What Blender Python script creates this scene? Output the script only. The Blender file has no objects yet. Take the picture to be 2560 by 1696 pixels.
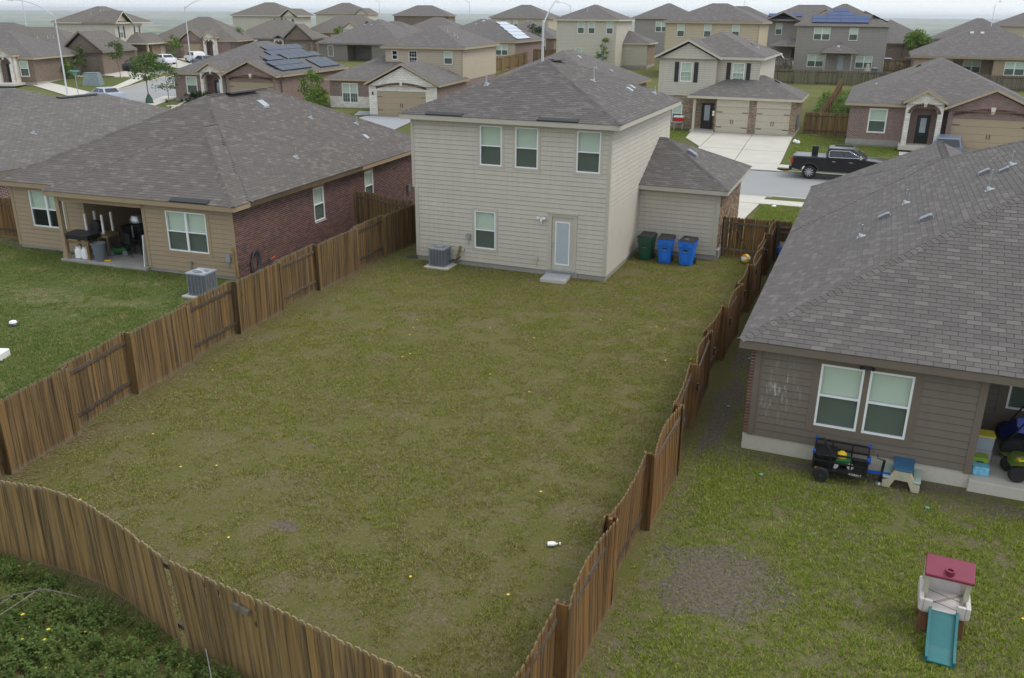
import bpy, bmesh, math, random
import numpy as np
from mathutils import Vector, Matrix
random.seed(7); RNG = np.random.default_rng(7)
S = bpy.context.scene
C = S.collection
R = math.radians

# ------------------------------------------------------------------ camera, sky, sun, exposure
cam_d = bpy.data.cameras.new("camera"); cam = bpy.data.objects.new("camera", cam_d); C.objects.link(cam)
CAM = Vector((16.7816, -31.2986, 9.65))
cam_d.sensor_width = 36.0; cam_d.lens = 36.0 * 2180.0 / 2560.0
cam_d.clip_start = 0.2; cam_d.clip_end = 40000
yaw, pit, rol = R(-21.745), R(20.457), R(0.5345)
fwd = Vector((math.sin(yaw) * math.cos(pit), math.cos(yaw) * math.cos(pit), -math.sin(pit)))
rgt0 = Vector((math.cos(yaw), -math.sin(yaw), 0)); up0 = rgt0.cross(fwd)
rgt = rgt0 * math.cos(rol) + up0 * math.sin(rol); upv = -rgt0 * math.sin(rol) + up0 * math.cos(rol)
Mx = Matrix.Identity(4)
for i in range(3):
    Mx[i][0] = rgt[i]; Mx[i][1] = upv[i]; Mx[i][2] = -fwd[i]; Mx[i][3] = CAM[i]
cam.matrix_world = Mx
S.camera = cam

SUN_EL, SUN_AZ = R(58), R(70)          # high soft sun behind cloud, over the right hand lots
w = bpy.data.worlds.new("World"); S.world = w; w.use_nodes = True
nt = w.node_tree; nt.nodes.clear()
wo = nt.nodes.new("ShaderNodeOutputWorld"); bg = nt.nodes.new("ShaderNodeBackground")
sky = nt.nodes.new("ShaderNodeTexSky"); sky.sky_type = 'NISHITA'; sky.sun_disc = False
sky.sun_elevation = SUN_EL; sky.sun_rotation = SUN_AZ; sky.air_density = 1.0; sky.dust_density = 3.0; sky.ozone_density = 1.0
mixn = nt.nodes.new("ShaderNodeMix"); mixn.data_type = 'RGBA'; mixn.inputs[0].default_value = 0.80
tc = nt.nodes.new("ShaderNodeTexCoord"); nz = nt.nodes.new("ShaderNodeTexNoise")
mp = nt.nodes.new("ShaderNodeMapping"); mp.inputs['Scale'].default_value = (1, 1, 5)
nz.inputs['Scale'].default_value = 1.6; nz.inputs['Detail'].default_value = 5; nz.inputs['Roughness'].default_value = .5
cr = nt.nodes.new("ShaderNodeValToRGB")
cr.color_ramp.elements[0].position = .3; cr.color_ramp.elements[0].color = (7.4, 8.1, 8.7, 1)
cr.color_ramp.elements[1].position = .75; cr.color_ramp.elements[1].color = (8.6, 9.0, 9.3, 1)
nt.links.new(tc.outputs['Generated'], mp.inputs[0]); nt.links.new(mp.outputs[0], nz.inputs['Vector'])
nt.links.new(nz.outputs['Fac'], cr.inputs[0])
nt.links.new(sky.outputs[0], mixn.inputs[6]); nt.links.new(cr.outputs[0], mixn.inputs[7])
nt.links.new(mixn.outputs[2], bg.inputs[0]); bg.inputs[1].default_value = 0.10
nt.links.new(bg.outputs[0], wo.inputs[0])

sd = bpy.data.lights.new("sun", 'SUN'); sd.energy = 1.1; sd.angle = R(25); sd.color = (1, .97, .93)
sun = bpy.data.objects.new("sun", sd); C.objects.link(sun)
sv = Vector((math.sin(SUN_AZ) * math.cos(SUN_EL), math.cos(SUN_AZ) * math.cos(SUN_EL), math.sin(SUN_EL)))
sun.rotation_euler = sv.to_track_quat('Z', 'Y').to_euler(); sun.location = (0, 0, 60)
vs = S.view_settings; vs.view_transform = 'Standard'; vs.look = 'None'; vs.gamma = 1; vs.use_curve_mapping = False
vs.exposure = 0.55
S.render.engine = 'CYCLES'

# ------------------------------------------------------------------ materials
def srgb(r, g, b):
    f = lambda c: (c / 255 / 12.92) if c / 255 <= .04045 else ((c / 255 + .055) / 1.055) ** 2.4
    return (f(r), f(g), f(b), 1)
MATS = {}
class NT:
    "small wrapper for building node trees"
    def __init__(s, name):
        m = bpy.data.materials.new(name); m.use_nodes = True; s.m = m; s.t = m.node_tree; s.n = s.t.nodes
        s.b = s.n['Principled BSDF']; s.out = s.n['Material Output']; MATS[name] = m
    def node(s, ty, **kw):
        n = s.n.new('ShaderNode' + ty)
        for k, v in kw.items():
            setattr(n, k, v)
        return n
    def link(s, a, b): s.t.links.new(a, b)
    def coord(s, kind='Object', scale=(1, 1, 1), loc=(0, 0, 0)):
        t = s.node('TexCoord'); mp = s.node('Mapping'); mp.inputs['Scale'].default_value = scale; mp.inputs['Location'].default_value = loc
        s.link(t.outputs[kind], mp.inputs[0]); return mp.outputs[0]
    def noise(s, vec, scale, detail=4, rough=.55, w=None):
        n = s.node('TexNoise'); n.inputs['Scale'].default_value = scale; n.inputs['Detail'].default_value = detail; n.inputs['Roughness'].default_value = rough
        if w is not None:
            n.noise_dimensions = '4D'; s.link(w, n.inputs['W'])
        s.link(vec, n.inputs['Vector']); return n.outputs['Fac']
    def ramp(s, fac, stops, interp='LINEAR'):
        r = s.node('ValToRGB'); r.color_ramp.interpolation = interp
        e = r.color_ramp.elements
        while len(e) < len(stops): e.new(.5)
        for i, (p, c) in enumerate(stops):
            e[i].position = p; e[i].color = c if len(c) == 4 else (*c, 1)
        s.link(fac, r.inputs[0]); return r.outputs[0]
    def mix(s, fac, a, b, mode='MIX'):
        n = s.node('Mix', data_type='RGBA', blend_type=mode)
        for i, v in ((0, fac), (6, a), (7, b)):
            if hasattr(v, 'links'): s.link(v, n.inputs[i])
            else: n.inputs[i].default_value = v
        return n.outputs[2]
    def math(s, op, a, b=0.0, c=None):
        n = s.node('Math', operation=op)
        for i, v in enumerate((a, b) if c is None else (a, b, c)):
            if hasattr(v, 'links'): s.link(v, n.inputs[i])
            else: n.inputs[i].default_value = v
        return n.outputs[0]
    def bump(s, h, strength=.3, dist=.01):
        n = s.node('Bump'); n.inputs['Strength'].default_value = strength; n.inputs['Distance'].default_value = dist
        s.link(h, n.inputs['Height']); s.link(n.outputs[0], s.b.inputs['Normal'])
    def rnd(s):
        "per piece random: object random + random per island"
        oi = s.node('ObjectInfo'); g = s.node('NewGeometry')
        return s.math('FRACT', s.math('ADD', oi.outputs['Random'], g.outputs['Random Per Island']))
    def col(s, c):
        if hasattr(c, 'links'): s.link(c, s.b.inputs['Base Color'])
        else: s.b.inputs['Base Color'].default_value = c
    def rough(s, v):
        if hasattr(v, 'links'): s.link(v, s.b.inputs['Roughness'])
        else: s.b.inputs['Roughness'].default_value = v

def shade(c, k): return (min(c[0] * k, 1), min(c[1] * k, 1), min(c[2] * k, 1), 1)

def plain(name, c, rough=.6, metal=0, var=.12, scale=3, spec=.5, coat=0):
    "painted or moulded surface: base colour with soft soiling"
    t = NT(name); v = t.coord()
    n = t.noise(v, scale, 5, .6); n2 = t.noise(v, scale * 14, 3, .6)
    a = t.ramp(n, [(.3, shade(c, 1 - var)), (.7, shade(c, 1 + var * .6))])
    t.col(t.mix(.25, a, t.ramp(n2, [(.3, shade(c, 1 - 1.5 * var)), (.7, shade(c, 1 + var))])))
    t.rough(rough); t.b.inputs['Metallic'].default_value = metal; t.b.inputs['Specular IOR Level'].default_value = spec
    if coat: t.b.inputs['Coat Weight'].default_value = coat; t.b.inputs['Coat Roughness'].default_value = .05
    return t.m

def m_siding(name, c, stain=None):
    t = NT(name); v = t.coord(); r = t.rnd()
    n = t.noise(v, 1.1, 5, .6); st = t.noise(t.coord(scale=(9, 9, .7)), 1.0, 4, .6)
    a = t.ramp(n, [(.3, shade(c, .93)), (.7, shade(c, 1.05))])
    a = t.mix(.35, a, t.ramp(st, [(.35, shade(c, .86)), (.65, shade(c, 1.07))]))
    a = t.mix(t.math('MULTIPLY', r, .10), a, shade(c, .82))
    if stain:                                            # chalky water marks on one stretch of wall
        cx, cz, rx, rz, k = stain; mp = t.coord(scale=(1 / rx, 0, 1 / rz), loc=(-cx / rx, 0, -cz / rz)); ln = t.node('VectorMath', operation='LENGTH'); t.link(mp, ln.inputs[0])
        f = t.math('SUBTRACT', 1.0, ln.outputs[1]); f.node.use_clamp = True; n1 = t.ramp(t.noise(t.coord(scale=(11, 11, 2.2)), 1.0, 5, .75), [(.52, (0, 0, 0, 1)), (.66, (1, 1, 1, 1))])
        f = t.math('MULTIPLY', t.math('MULTIPLY', f, n1), k); f.node.use_clamp = True; a = t.mix(f, a, srgb(226, 224, 218))
    t.col(a); t.rough(.62); t.bump(t.noise(t.coord(scale=(40, 40, 4)), 3, 3), .15, .004); return t.m

def m_shingle(name, dark, mid, light, island=True):
    t = NT(name); v = t.coord()
    if island:
        r = t.rnd()
    else:
        br = t.node('TexBrick'); br.offset = .5
        br.inputs['Scale'].default_value = 1.0; br.inputs['Brick Width'].default_value = .31; br.inputs['Row Height'].default_value = .143
        br.inputs['Mortar Size'].default_value = .006; br.inputs['Color1'].default_value = (0, 0, 0, 1); br.inputs['Color2'].default_value = (1, 1, 1, 1)
        br.inputs['Mortar'].default_value = (0, 0, 0, 1); br.inputs['Bias'].default_value = 0
        t.link(t.coord('UV'), br.inputs['Vector']); r = br.outputs['Color']
    c = t.ramp(r, [(0, dark), (.45, mid), (.75, shade(mid, 1.05)), (.93, light), (1, light)])
    big = t.noise(v, .35, 4, .6)
    c = t.mix(t.math('MULTIPLY', big, .35), c, shade(dark, 1.0))
    gr = t.noise(v, 130, 2, .7)
    c = t.mix(.5, c, t.ramp(gr, [(.25, shade(dark, .72)), (.75, shade(light, 1.1))]))
    st = t.noise(t.coord(scale=(2.2, 2.2, .35)), 1.2, 4, .6)
    c = t.mix(t.ramp(st, [(.5, (0, 0, 0, 1)), (.75, (.3, .3, .3, 1))]), c, shade(mid, 1.15))
    if not island:
        c = t.mix(br.outputs['Fac'], c, shade(dark, .45))
        t.bump(t.math('SUBTRACT', 1.0, br.outputs['Fac']), .5, .01)
    t.col(c); t.rough(.92); t.b.inputs['Specular IOR Level'].default_value = .2
    return t.m

def m_brick_uv(name, cols, mortar, bw=.213, bh=.076, ms=.010, off=.5):
    t = NT(name); br = t.node('TexBrick'); br.offset = off
    br.inputs['Scale'].default_value = 1; br.inputs['Brick Width'].default_value = bw; br.inputs['Row Height'].default_value = bh
    br.inputs['Mortar Size'].default_value = ms; br.inputs['Mortar Smooth'].default_value = .15
    br.inputs['Color1'].default_value = (0, 0, 0, 1); br.inputs['Color2'].default_value = (1, 1, 1, 1); br.inputs['Mortar'].default_value = (.5, .5, .5, 1)
    t.link(t.coord('UV'), br.inputs['Vector'])
    k = len(cols); c = t.ramp(br.outputs['Color'], [(i / k, cc) for i, cc in enumerate(cols)], 'CONSTANT')
    n = t.noise(t.coord(), 6, 4); c = t.mix(.35, c, t.ramp(n, [(.3, shade(cols[0], .7)), (.7, shade(cols[-1], 1.1))]))
    c = t.mix(br.outputs['Fac'], c, mortar); t.col(c); t.rough(.85)
    t.bump(t.math('SUBTRACT', 1.0, br.outputs['Fac']), .8, .012); return t.m

def m_brick_piece(name, cols):
    t = NT(name); r = t.rnd(); k = len(cols)
    c = t.ramp(r, [(i / k, cc) for i, cc in enumerate(cols)], 'CONSTANT')
    n = t.noise(t.coord(), 9, 4); c = t.mix(.3, c, t.ramp(n, [(.3, shade(cols[0], .75)), (.7, shade(cols[-1], 1.1))]))
    t.col(c); t.rough(.85); t.bump(t.noise(t.coord(), 60, 3), .3, .004); return t.m

def m_wood(name, warm, grey, dark, greyness=.5, tip=False):
    "weathered fence board: grain along z, grey rain streaks, per board tint; tip = bleached ends of a picket"
    t = NT(name); oi = t.node('ObjectInfo'); rn = oi.outputs['Random']; W = t.math('MULTIPLY', rn, 77.0)
    g = t.noise(t.coord(scale=(60, 60, 3)), 1.0, 5, .65, w=W)
    s = t.noise(t.coord(scale=(22, 22, .45)), 1.0, 4, .6, w=W)
    p = t.noise(t.coord(scale=(14, 14, .8)), 1.0, 5, .65, w=W)
    c = t.ramp(g, [(.25, shade(warm, .6)), (.5, warm), (.8, shade(warm, 1.28))])
    c = t.mix(t.ramp(s, [(.40, (0, 0, 0, 1)), (.64, (greyness,) * 3 + (1,))]), c, grey)
    c = t.mix(t.ramp(p, [(.46, (0, 0, 0, 1)), (.65, (.85, .85, .85, 1))]), c, dark)
    c = t.mix(1.0, c, t.ramp(rn, [(0, (.64, .63, .62, 1)), (.2, (.80, .79, .77, 1)), (.55, (.94, .93, .9, 1)), (1, (1.12, 1.07, 1.0, 1))]), 'MULTIPLY')
    kn = t.noise(t.coord(scale=(9, 9, 4)), 1.0, 1, .5, w=W)
    c = t.mix(t.ramp(kn, [(.74, (0, 0, 0, 1)), (.79, (.8, .8, .8, 1))]), c, shade(dark, .5))
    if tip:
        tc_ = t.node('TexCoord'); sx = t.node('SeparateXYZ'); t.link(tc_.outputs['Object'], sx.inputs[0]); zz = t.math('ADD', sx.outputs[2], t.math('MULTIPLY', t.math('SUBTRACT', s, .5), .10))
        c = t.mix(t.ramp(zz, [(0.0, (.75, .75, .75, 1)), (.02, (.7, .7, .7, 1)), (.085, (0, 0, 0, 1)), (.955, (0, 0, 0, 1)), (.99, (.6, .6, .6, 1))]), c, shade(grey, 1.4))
    t.col(c); t.rough(.85); t.b.inputs['Specular IOR Level'].default_value = .25; t.bump(g, .35, .004); return t.m

def m_concrete(name, c, stain=.25, scale=.8):
    t = NT(name); v = t.coord()
    a = t.ramp(t.noise(v, scale, 6, .65), [(.3, shade(c, 1 - stain)), (.7, shade(c, 1.06))])
    a = t.mix(.4, a, t.ramp(t.noise(v, 35, 4, .7), [(.3, shade(c, .82)), (.7, shade(c, 1.12))]))
    a = t.mix(t.ramp(t.noise(v, 2.5, 6, .7), [(.6, (0, 0, 0, 1)), (.8, (.45, .45, .45, 1))]), a, shade(c, .62))
    t.col(a); t.rough(.85); t.bump(t.noise(v, 50, 4), .2, .004); return t.m

def m_glass(name, tint, trans, rough=.02):
    t = NT(name); t.n.remove(t.b)
    tr = t.node('BsdfTransparent'); tr.inputs[0].default_value = (*[x * trans for x in tint[:3]], 1)
    gl = t.node('BsdfGlossy'); gl.inputs['Roughness'].default_value = rough; gl.inputs['Color'].default_value = (.85, .95, .9, 1)
    lw_ = t.node('LayerWeight'); lw_.inputs['Blend'].default_value = .5
    f2 = t.math('ADD', t.math('MULTIPLY', t.math('POWER', lw_.outputs['Facing'], 3.0), .7), .055)
    mx = t.node('MixShader'); t.link(f2, mx.inputs[0]); t.link(tr.outputs[0], mx.inputs[1]); t.link(gl.outputs[0], mx.inputs[2])
    t.link(mx.outputs[0], t.out.inputs[0]); return t.m

def m_screen(name, c, through):
    "insect screen over glass"
    t = NT(name); t.n.remove(t.b)
    tr = t.node('BsdfTransparent'); df = t.node('BsdfDiffuse'); df.inputs[0].default_value = c
    mx = t.node('MixShader'); mx.inputs[0].default_value = 1 - through
    t.link(tr.outputs[0], mx.inputs[1]); t.link(df.outputs[0], mx.inputs[2]); t.link(mx.outputs[0], t.out.inputs[0]); return t.m

def m_leaf(name, a, b, c, rough=.6, trans=.3):
    t = NT(name); g = t.node('NewGeometry'); r = g.outputs['Random Per Island']
    n = t.noise(t.coord(), .9, 3)
    col = t.ramp(r, [(0, a), (.5, b), (1, c)])
    col = t.mix(t.ramp(n, [(.35, (0, 0, 0, 1)), (.65, (.6, .6, .6, 1))]), col, shade(a, .8))
    t.col(col); t.rough(rough); t.b.inputs['Specular IOR Level'].default_value = .25
    tl = t.node('BsdfTranslucent'); t.link(col, tl.inputs[0]); mx = t.node('MixShader'); mx.inputs[0].default_value = trans
    t.link(t.b.outputs[0], mx.inputs[1]); t.link(tl.outputs[0], mx.inputs[2]); t.link(mx.outputs[0], t.out.inputs[0]); return t.m

SH_D, SH_M, SH_L = srgb(79, 75, 74), srgb(95, 91, 89), srgb(120, 115, 112)
m_shingle('shingle_piece', SH_D, SH_M, SH_L, True)
m_shingle('shingle_piece_brown', srgb(78, 73, 71), srgb(95, 90, 87), srgb(124, 118, 114), True)
m_shingle('shingle_far', srgb(86, 82, 80), srgb(103, 98, 96), srgb(128, 123, 120), False)
m_shingle('shingle_far_brown', srgb(90, 85, 81), srgb(106, 101, 96), srgb(128, 122, 116), False)
m_siding('siding_main', srgb(196, 189, 176), (.75, 2.45, 1.0, .6, .5)); m_siding('siding_tan', srgb(160, 141, 116)); m_siding('siding_taupe', srgb(114, 104, 95), (.62, 1.6, .55, .95, .55))
m_siding('siding_cream', srgb(192, 186, 171)); m_siding('siding_beige', srgb(190, 175, 149)); m_siding('siding_grey', srgb(148, 142, 136)); m_siding('siding_sand', srgb(182, 169, 148))
m_siding('siding_darkgrey', srgb(120, 114, 106))
plain('backing', srgb(56, 50, 44), .9); plain('backing_main', srgb(78, 72, 63), .9)
for n_, c_ in (('trim_main', srgb(188, 181, 168)), ('trim_tan', srgb(158, 138, 111)), ('trim_taupe', srgb(112, 101, 90)), ('trim_cream', srgb(194, 186, 168)), ('trim_grey', srgb(160, 151, 142)), ('trim_sand', srgb(170, 154, 128)), ('trim_darkgrey', srgb(125, 116, 104))):
    plain(n_, c_, .6, var=.08)
RB = [srgb(90, 64, 60), srgb(112, 74, 67), srgb(100, 68, 62), srgb(70, 56, 56), srgb(122, 84, 74), srgb(94, 67, 62)]
TB = [srgb(142, 118, 96), srgb(70, 62, 60), srgb(166, 138, 108), srgb(112, 84, 70), srgb(56, 52, 54), srgb(150, 124, 98)]
m_brick_uv('brick_red', [shade(c_, 1.5) for c_ in RB], srgb(186, 176, 168)); m_brick_uv('brick_mixed', TB, srgb(172, 158, 140)); m_brick_uv('brick_brown', [srgb(112, 92, 80), srgb(132, 108, 92), srgb(96, 80, 72)], srgb(150, 138, 124))
m_brick_uv('stone_white', [srgb(222, 217, 207), srgb(232, 228, 218), srgb(212, 204, 190), srgb(228, 223, 214)], srgb(196, 191, 181), .36, .2, .012, .37)
m_brick_piece('brick_red_piece', RB); m_brick_piece('brick_mixed_piece', TB)
plain('mortar', srgb(192, 182, 174), .95); plain('mortar_tan', srgb(165, 150, 130), .95)
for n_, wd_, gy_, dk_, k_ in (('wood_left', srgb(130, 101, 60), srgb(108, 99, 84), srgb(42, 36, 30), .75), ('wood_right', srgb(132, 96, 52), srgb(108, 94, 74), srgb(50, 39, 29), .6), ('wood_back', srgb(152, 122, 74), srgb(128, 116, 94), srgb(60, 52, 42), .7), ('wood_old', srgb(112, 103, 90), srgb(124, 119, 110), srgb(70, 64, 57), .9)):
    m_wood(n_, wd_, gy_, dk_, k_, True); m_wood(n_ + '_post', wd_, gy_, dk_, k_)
m_wood('wood_rail', srgb(96, 82, 66), srgb(102, 97, 92), srgb(66, 57, 50), .9)
m_concrete('concrete', srgb(196, 190, 178)); m_concrete('sidewalk', srgb(190, 185, 174), .12); m_concrete('driveway', srgb(186, 181, 170), .16)
m_concrete('driveway_dark', srgb(150, 152, 156), .1); m_concrete('foundation', srgb(160, 156, 150), .3, 1.6); m_concrete('road', srgb(142, 142, 142), .1, .35)
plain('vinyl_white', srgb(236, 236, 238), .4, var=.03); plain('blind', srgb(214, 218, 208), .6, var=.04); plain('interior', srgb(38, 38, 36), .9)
plain('curtain', srgb(196, 206, 196), .8, var=.2, scale=6)
m_glass('glass_upper', (.90, .97, .93), .96); m_glass('glass_lower', (.86, .94, .89), .9); m_glass('glass_dark', (.4, .45, .45), .5)
m_screen('screen', srgb(48, 54, 51), .50)
plain('metal_grey', srgb(128, 132, 138), .45, .5); plain('metal_light', srgb(176, 180, 184), .4, .6); plain('metal_dark', srgb(62, 64, 68), .5, .4)
plain('galv', srgb(190, 194, 198), .35, .8); plain('black', srgb(28, 28, 30), .5); plain('rubber', srgb(34, 34, 35), .8); plain('black_gloss', srgb(20, 22, 25), .25)
plain('white_plastic', srgb(230, 230, 228), .45, var=.04)
# ------------------------------------------------------------------ geometry helpers
def link(o, parent=None):
    C.objects.link(o)
    if parent is not None: o.parent = parent
    return o
def tag(o, label=None, cat=None, group=None, kind=None):
    if label: o['label'] = label
    if cat: o['category'] = cat
    if group: o['group'] = group
    if kind: o['kind'] = kind
    return o
def thing(name, label, cat, loc=(0, 0, 0), rz=0, group=None):
    o = bpy.data.objects.new(name, None); o.empty_display_size = .2; o.location = loc; o.rotation_euler = (0, 0, R(rz)); C.objects.link(o)
    return tag(o, label, cat, group)
def inst(name, mesh, parent=None, loc=(0, 0, 0), rot=(0, 0, 0), scale=(1, 1, 1), mat=None):
    o = bpy.data.objects.new(name, mesh); o.location = loc; o.rotation_euler = rot; o.scale = scale
    return link(o, parent)
def dup(root, loc, rz, label=None, group=None, name=None):
    r = root.copy(); C.objects.link(r); r.location = loc; r.rotation_euler = (0, 0, R(rz))
    if label: r['label'] = label
    if group: r['group'] = group
    for ch in list(root.children):
        c = ch.copy(); C.objects.link(c); c.parent = r
        for g in ch.children:
            d = g.copy(); C.objects.link(d); d.parent = c
    return r

class MB:
    def __init__(s): s.v = []; s.f = []; s.uv = []; s.mi = []
    def face(s, pts, uv=None, mi=0):
        n = len(s.v); s.v += [tuple(p) for p in pts]; s.f.append(tuple(range(n, n + len(pts)))); s.uv.append(uv); s.mi.append(mi)
    def hexa(s, p, mi=0, bottom=True):
        "p: 8 corners, bottom 4 ccw then top 4"
        n = len(s.v); s.v += [tuple(q) for q in p]
        fs = [(4, 5, 6, 7), (0, 1, 5, 4), (1, 2, 6, 5), (2, 3, 7, 6), (3, 0, 4, 7)]
        if bottom: fs.append((3, 2, 1, 0))
        for f in fs: s.f.append(tuple(n + i for i in f)); s.uv.append(None); s.mi.append(mi)
        return s
    def box(s, x0, x1, y0, y1, z0, z1, mi=0, W=None):
        p = [(x0, y0, z0), (x1, y0, z0), (x1, y1, z0), (x0, y1, z0), (x0, y0, z1), (x1, y0, z1), (x1, y1, z1), (x0, y1, z1)]
        if W: p = [W(*q) for q in p]
        return s.hexa(p, mi)
    def obox(s, c, ax, ay, az, mi=0):
        "oriented box: centre and three half vectors"
        c, ax, ay, az = map(Vector, (c, ax, ay, az))
        return s.hexa([c - ax - ay - az, c + ax - ay - az, c + ax + ay - az, c - ax + ay - az, c - ax - ay + az, c + ax - ay + az, c + ax + ay + az, c - ax + ay + az], mi)
    def beam(s, a, b, w, h, up=(0, 0, 1), mi=0):
        a, b = Vector(a), Vector(b); d = (b - a); L = d.length; d.normalize(); upv_ = Vector(up)
        sd_ = d.cross(upv_)
        if sd_.length < 1e-4: sd_ = d.cross(Vector((1, 0, 0)))
        sd_.normalize(); u = sd_.cross(d)
        return s.obox((a + b) / 2, d * (L / 2), sd_ * (w / 2), u * (h / 2), mi)
    def prism(s, poly, a, b, axis='y', W=None, mi=0):
        "extrude a 2D polygon: axis y -> poly is (x,z); axis x -> (y,z); axis z -> (x,y)"
        mk = {'y': lambda p, t: (p[0], t, p[1]), 'x': lambda p, t: (t, p[0], p[1]), 'z': lambda p, t: (p[0], p[1], t)}[axis]
        A = [mk(p, a) for p in poly]; B = [mk(p, b) for p in poly]
        if W: A = [W(*q) for q in A]; B = [W(*q) for q in B]
        n = len(s.v); k = len(poly); s.v += [tuple(q) for q in A + B]
        s.f.append(tuple(range(n, n + k))); s.f.append(tuple(range(n + 2 * k - 1, n + k - 1, -1)))
        for i in range(k): j = (i + 1) % k; s.f.append((n + j, n + i, n + k + i, n + k + j))
        s.uv += [None] * (k + 2); s.mi += [mi] * (k + 2); return s
    def tube(s, pts, r, n=8, mi=0, cap=True):
        pts = [Vector(p) for p in pts]; rs = r if isinstance(r, (list, tuple)) else [r] * len(pts)
        base = len(s.v); prev = None
        for i, p in enumerate(pts):
            d = (pts[min(i + 1, len(pts) - 1)] - pts[max(i - 1, 0)]).normalized()
            if prev is None:
                x = d.cross(Vector((0, 0, 1)) if abs(d.z) < .9 else Vector((1, 0, 0))).normalized()
            else:
                x = (prev - d * prev.dot(d)).normalized()
            prev = x; y = d.cross(x)
            for k in range(n):
                a = 2 * math.pi * k / n; q = p + (x * math.cos(a) + y * math.sin(a)) * rs[i]; s.v.append(tuple(q))
        for i in range(len(pts) - 1):
            for k in range(n):
                k2 = (k + 1) % n; s.f.append((base + i * n + k, base + i * n + k2, base + (i + 1) * n + k2, base + (i + 1) * n + k)); s.uv.append(None); s.mi.append(mi)
        if cap:
            s.f.append(tuple(base + k for k in reversed(range(n)))); e = base + (len(pts) - 1) * n; s.f.append(tuple(e + k for k in range(n))); s.uv += [None, None]; s.mi += [mi, mi]
        return s
    def lathe(s, prof, n=16, c=(0, 0, 0), axis='z', mi=0):
        "profile list of (r,z)"
        base = len(s.v)
        for r, z in prof:
            for k in range(n):
                a = 2 * math.pi * k / n; p = (r * math.cos(a), r * math.sin(a), z)
                if axis == 'y': p = (p[0], p[2], p[1])
                if axis == 'x': p = (p[2], p[0], p[1])
                s.v.append((p[0] + c[0], p[1] + c[1], p[2] + c[2]))
        for i in range(len(prof) - 1):
            for k in range(n):
                k2 = (k + 1) % n; s.f.append((base + i * n + k, base + i * n + k2, base + (i + 1) * n + k2, base + (i + 1) * n + k)); s.uv.append(None); s.mi.append(mi)
        s.f.append(tuple(base + k for k in reversed(range(n)))); e = base + (len(prof) - 1) * n; s.f.append(tuple(e + k for k in range(n))); s.uv += [None, None]; s.mi += [mi, mi]
        return s
    def rbox(s, x0, x1, y0, y1, z0, z1, r=.05, n=3, axis='z', mi=0, taper=1.0):
        "box with rounded vertical edges; taper scales the top outline"
        pts = []
        if axis == 'z': a0, a1, b0, b1, t0, t1 = x0, x1, y0, y1, z0, z1
        elif axis == 'y': a0, a1, b0, b1, t0, t1 = x0, x1, z0, z1, y0, y1
        else: a0, a1, b0, b1, t0, t1 = y0, y1, z0, z1, x0, x1
        r = min(r, (a1 - a0) / 2 - 1e-4, (b1 - b0) / 2 - 1e-4)
        for cx, cy, st in ((a1 - r, b1 - r, 0), (a0 + r, b1 - r, 1), (a0 + r, b0 + r, 2), (a1 - r, b0 + r, 3)):
            for k in range(n + 1):
                a = math.pi / 2 * (st + k / n); pts.append((cx + r * math.cos(a), cy + r * math.sin(a)))
        mk = {'z': lambda p, t: (p[0], p[1], t), 'y': lambda p, t: (p[0], t, p[1]), 'x': lambda p, t: (t, p[0], p[1])}[axis]
        ca, cb = (a0 + a1) / 2, (b0 + b1) / 2
        A = [mk((ca + (p[0] - ca) * 1, cb + (p[1] - cb) * 1), t0) for p in pts]
        B = [mk((ca + (p[0] - ca) * taper, cb + (p[1] - cb) * taper), t1) for p in pts]
        b = len(s.v); k = len(pts); s.v += A + B
        s.f.append(tuple(range(b + k - 1, b - 1, -1))); s.f.append(tuple(range(b + k, b + 2 * k)))
        for i in range(k): j = (i + 1) % k; s.f.append((b + i, b + j, b + k + j, b + k + i))
        s.uv += [None] * (k + 2); s.mi += [mi] * (k + 2); return s
    def mesh(s, name, mats, smooth=False):
        me = bpy.data.meshes.new(name); me.from_pydata(s.v, [], s.f)
        for m in (mats if isinstance(mats, (list, tuple)) else [mats]): me.materials.append(MATS[m])
        if any(s.mi): me.polygons.foreach_set('material_index', s.mi)
        if any(u is not None for u in s.uv):
            ul = me.uv_layers.new(name='UVMap'); flat = []
            for f, u in zip(s.f, s.uv):
                flat += [c for q in (u if u is not None else [(0, 0)] * len(f)) for c in q]
            ul.data.foreach_set('uv', flat)
        if smooth:
            bm = bmesh.new(); bm.from_mesh(me); bmesh.ops.recalc_face_normals(bm, faces=bm.faces); bm.to_mesh(me); bm.free()
            me.polygons.foreach_set('use_smooth', [True] * len(me.polygons)); me.set_sharp_from_angle(angle=R(38))
        me.update(); return me
    def build(s, name, mats, parent=None, smooth=False, bevel=0):
        o = bpy.data.objects.new(name, s.mesh(name, mats, smooth)); link(o, parent)
        if bevel:
            b = o.modifiers.new('bevel', 'BEVEL'); b.width = bevel; b.segments = 2; b.limit_method = 'ANGLE'; b.angle_limit = R(40)
        return o

def wallW(p0, ang):
    "wall frame: a runs left to right seen from outside, o is outward, z up; p0 = left end seen from outside"
    ca, sa = math.cos(R(ang)), math.sin(R(ang))
    return lambda a, o, z: (p0[0] + a * ca + o * sa, p0[1] + a * sa - o * ca, z)

def rects_minus(a0, a1, z0, z1, ops):
    "split a wall rectangle into rectangles around openings"
    cuts = sorted({a0, a1, *[min(max(v, a0), a1) for o in ops for v in o[:2]]}); out = []
    for c0, c1 in zip(cuts, cuts[1:]):
        if c1 - c0 < 1e-4: continue
        m = (c0 + c1) / 2; iv = sorted((o[2], o[3]) for o in ops if o[0] <= m <= o[1]); z = z0
        for b0, b1 in iv:
            if b0 > z: out.append((c0, c1, z, min(b0, z1)))
            z = max(z, b1)
        if z < z1: out.append((c0, c1, z, z1))
    return out

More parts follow.
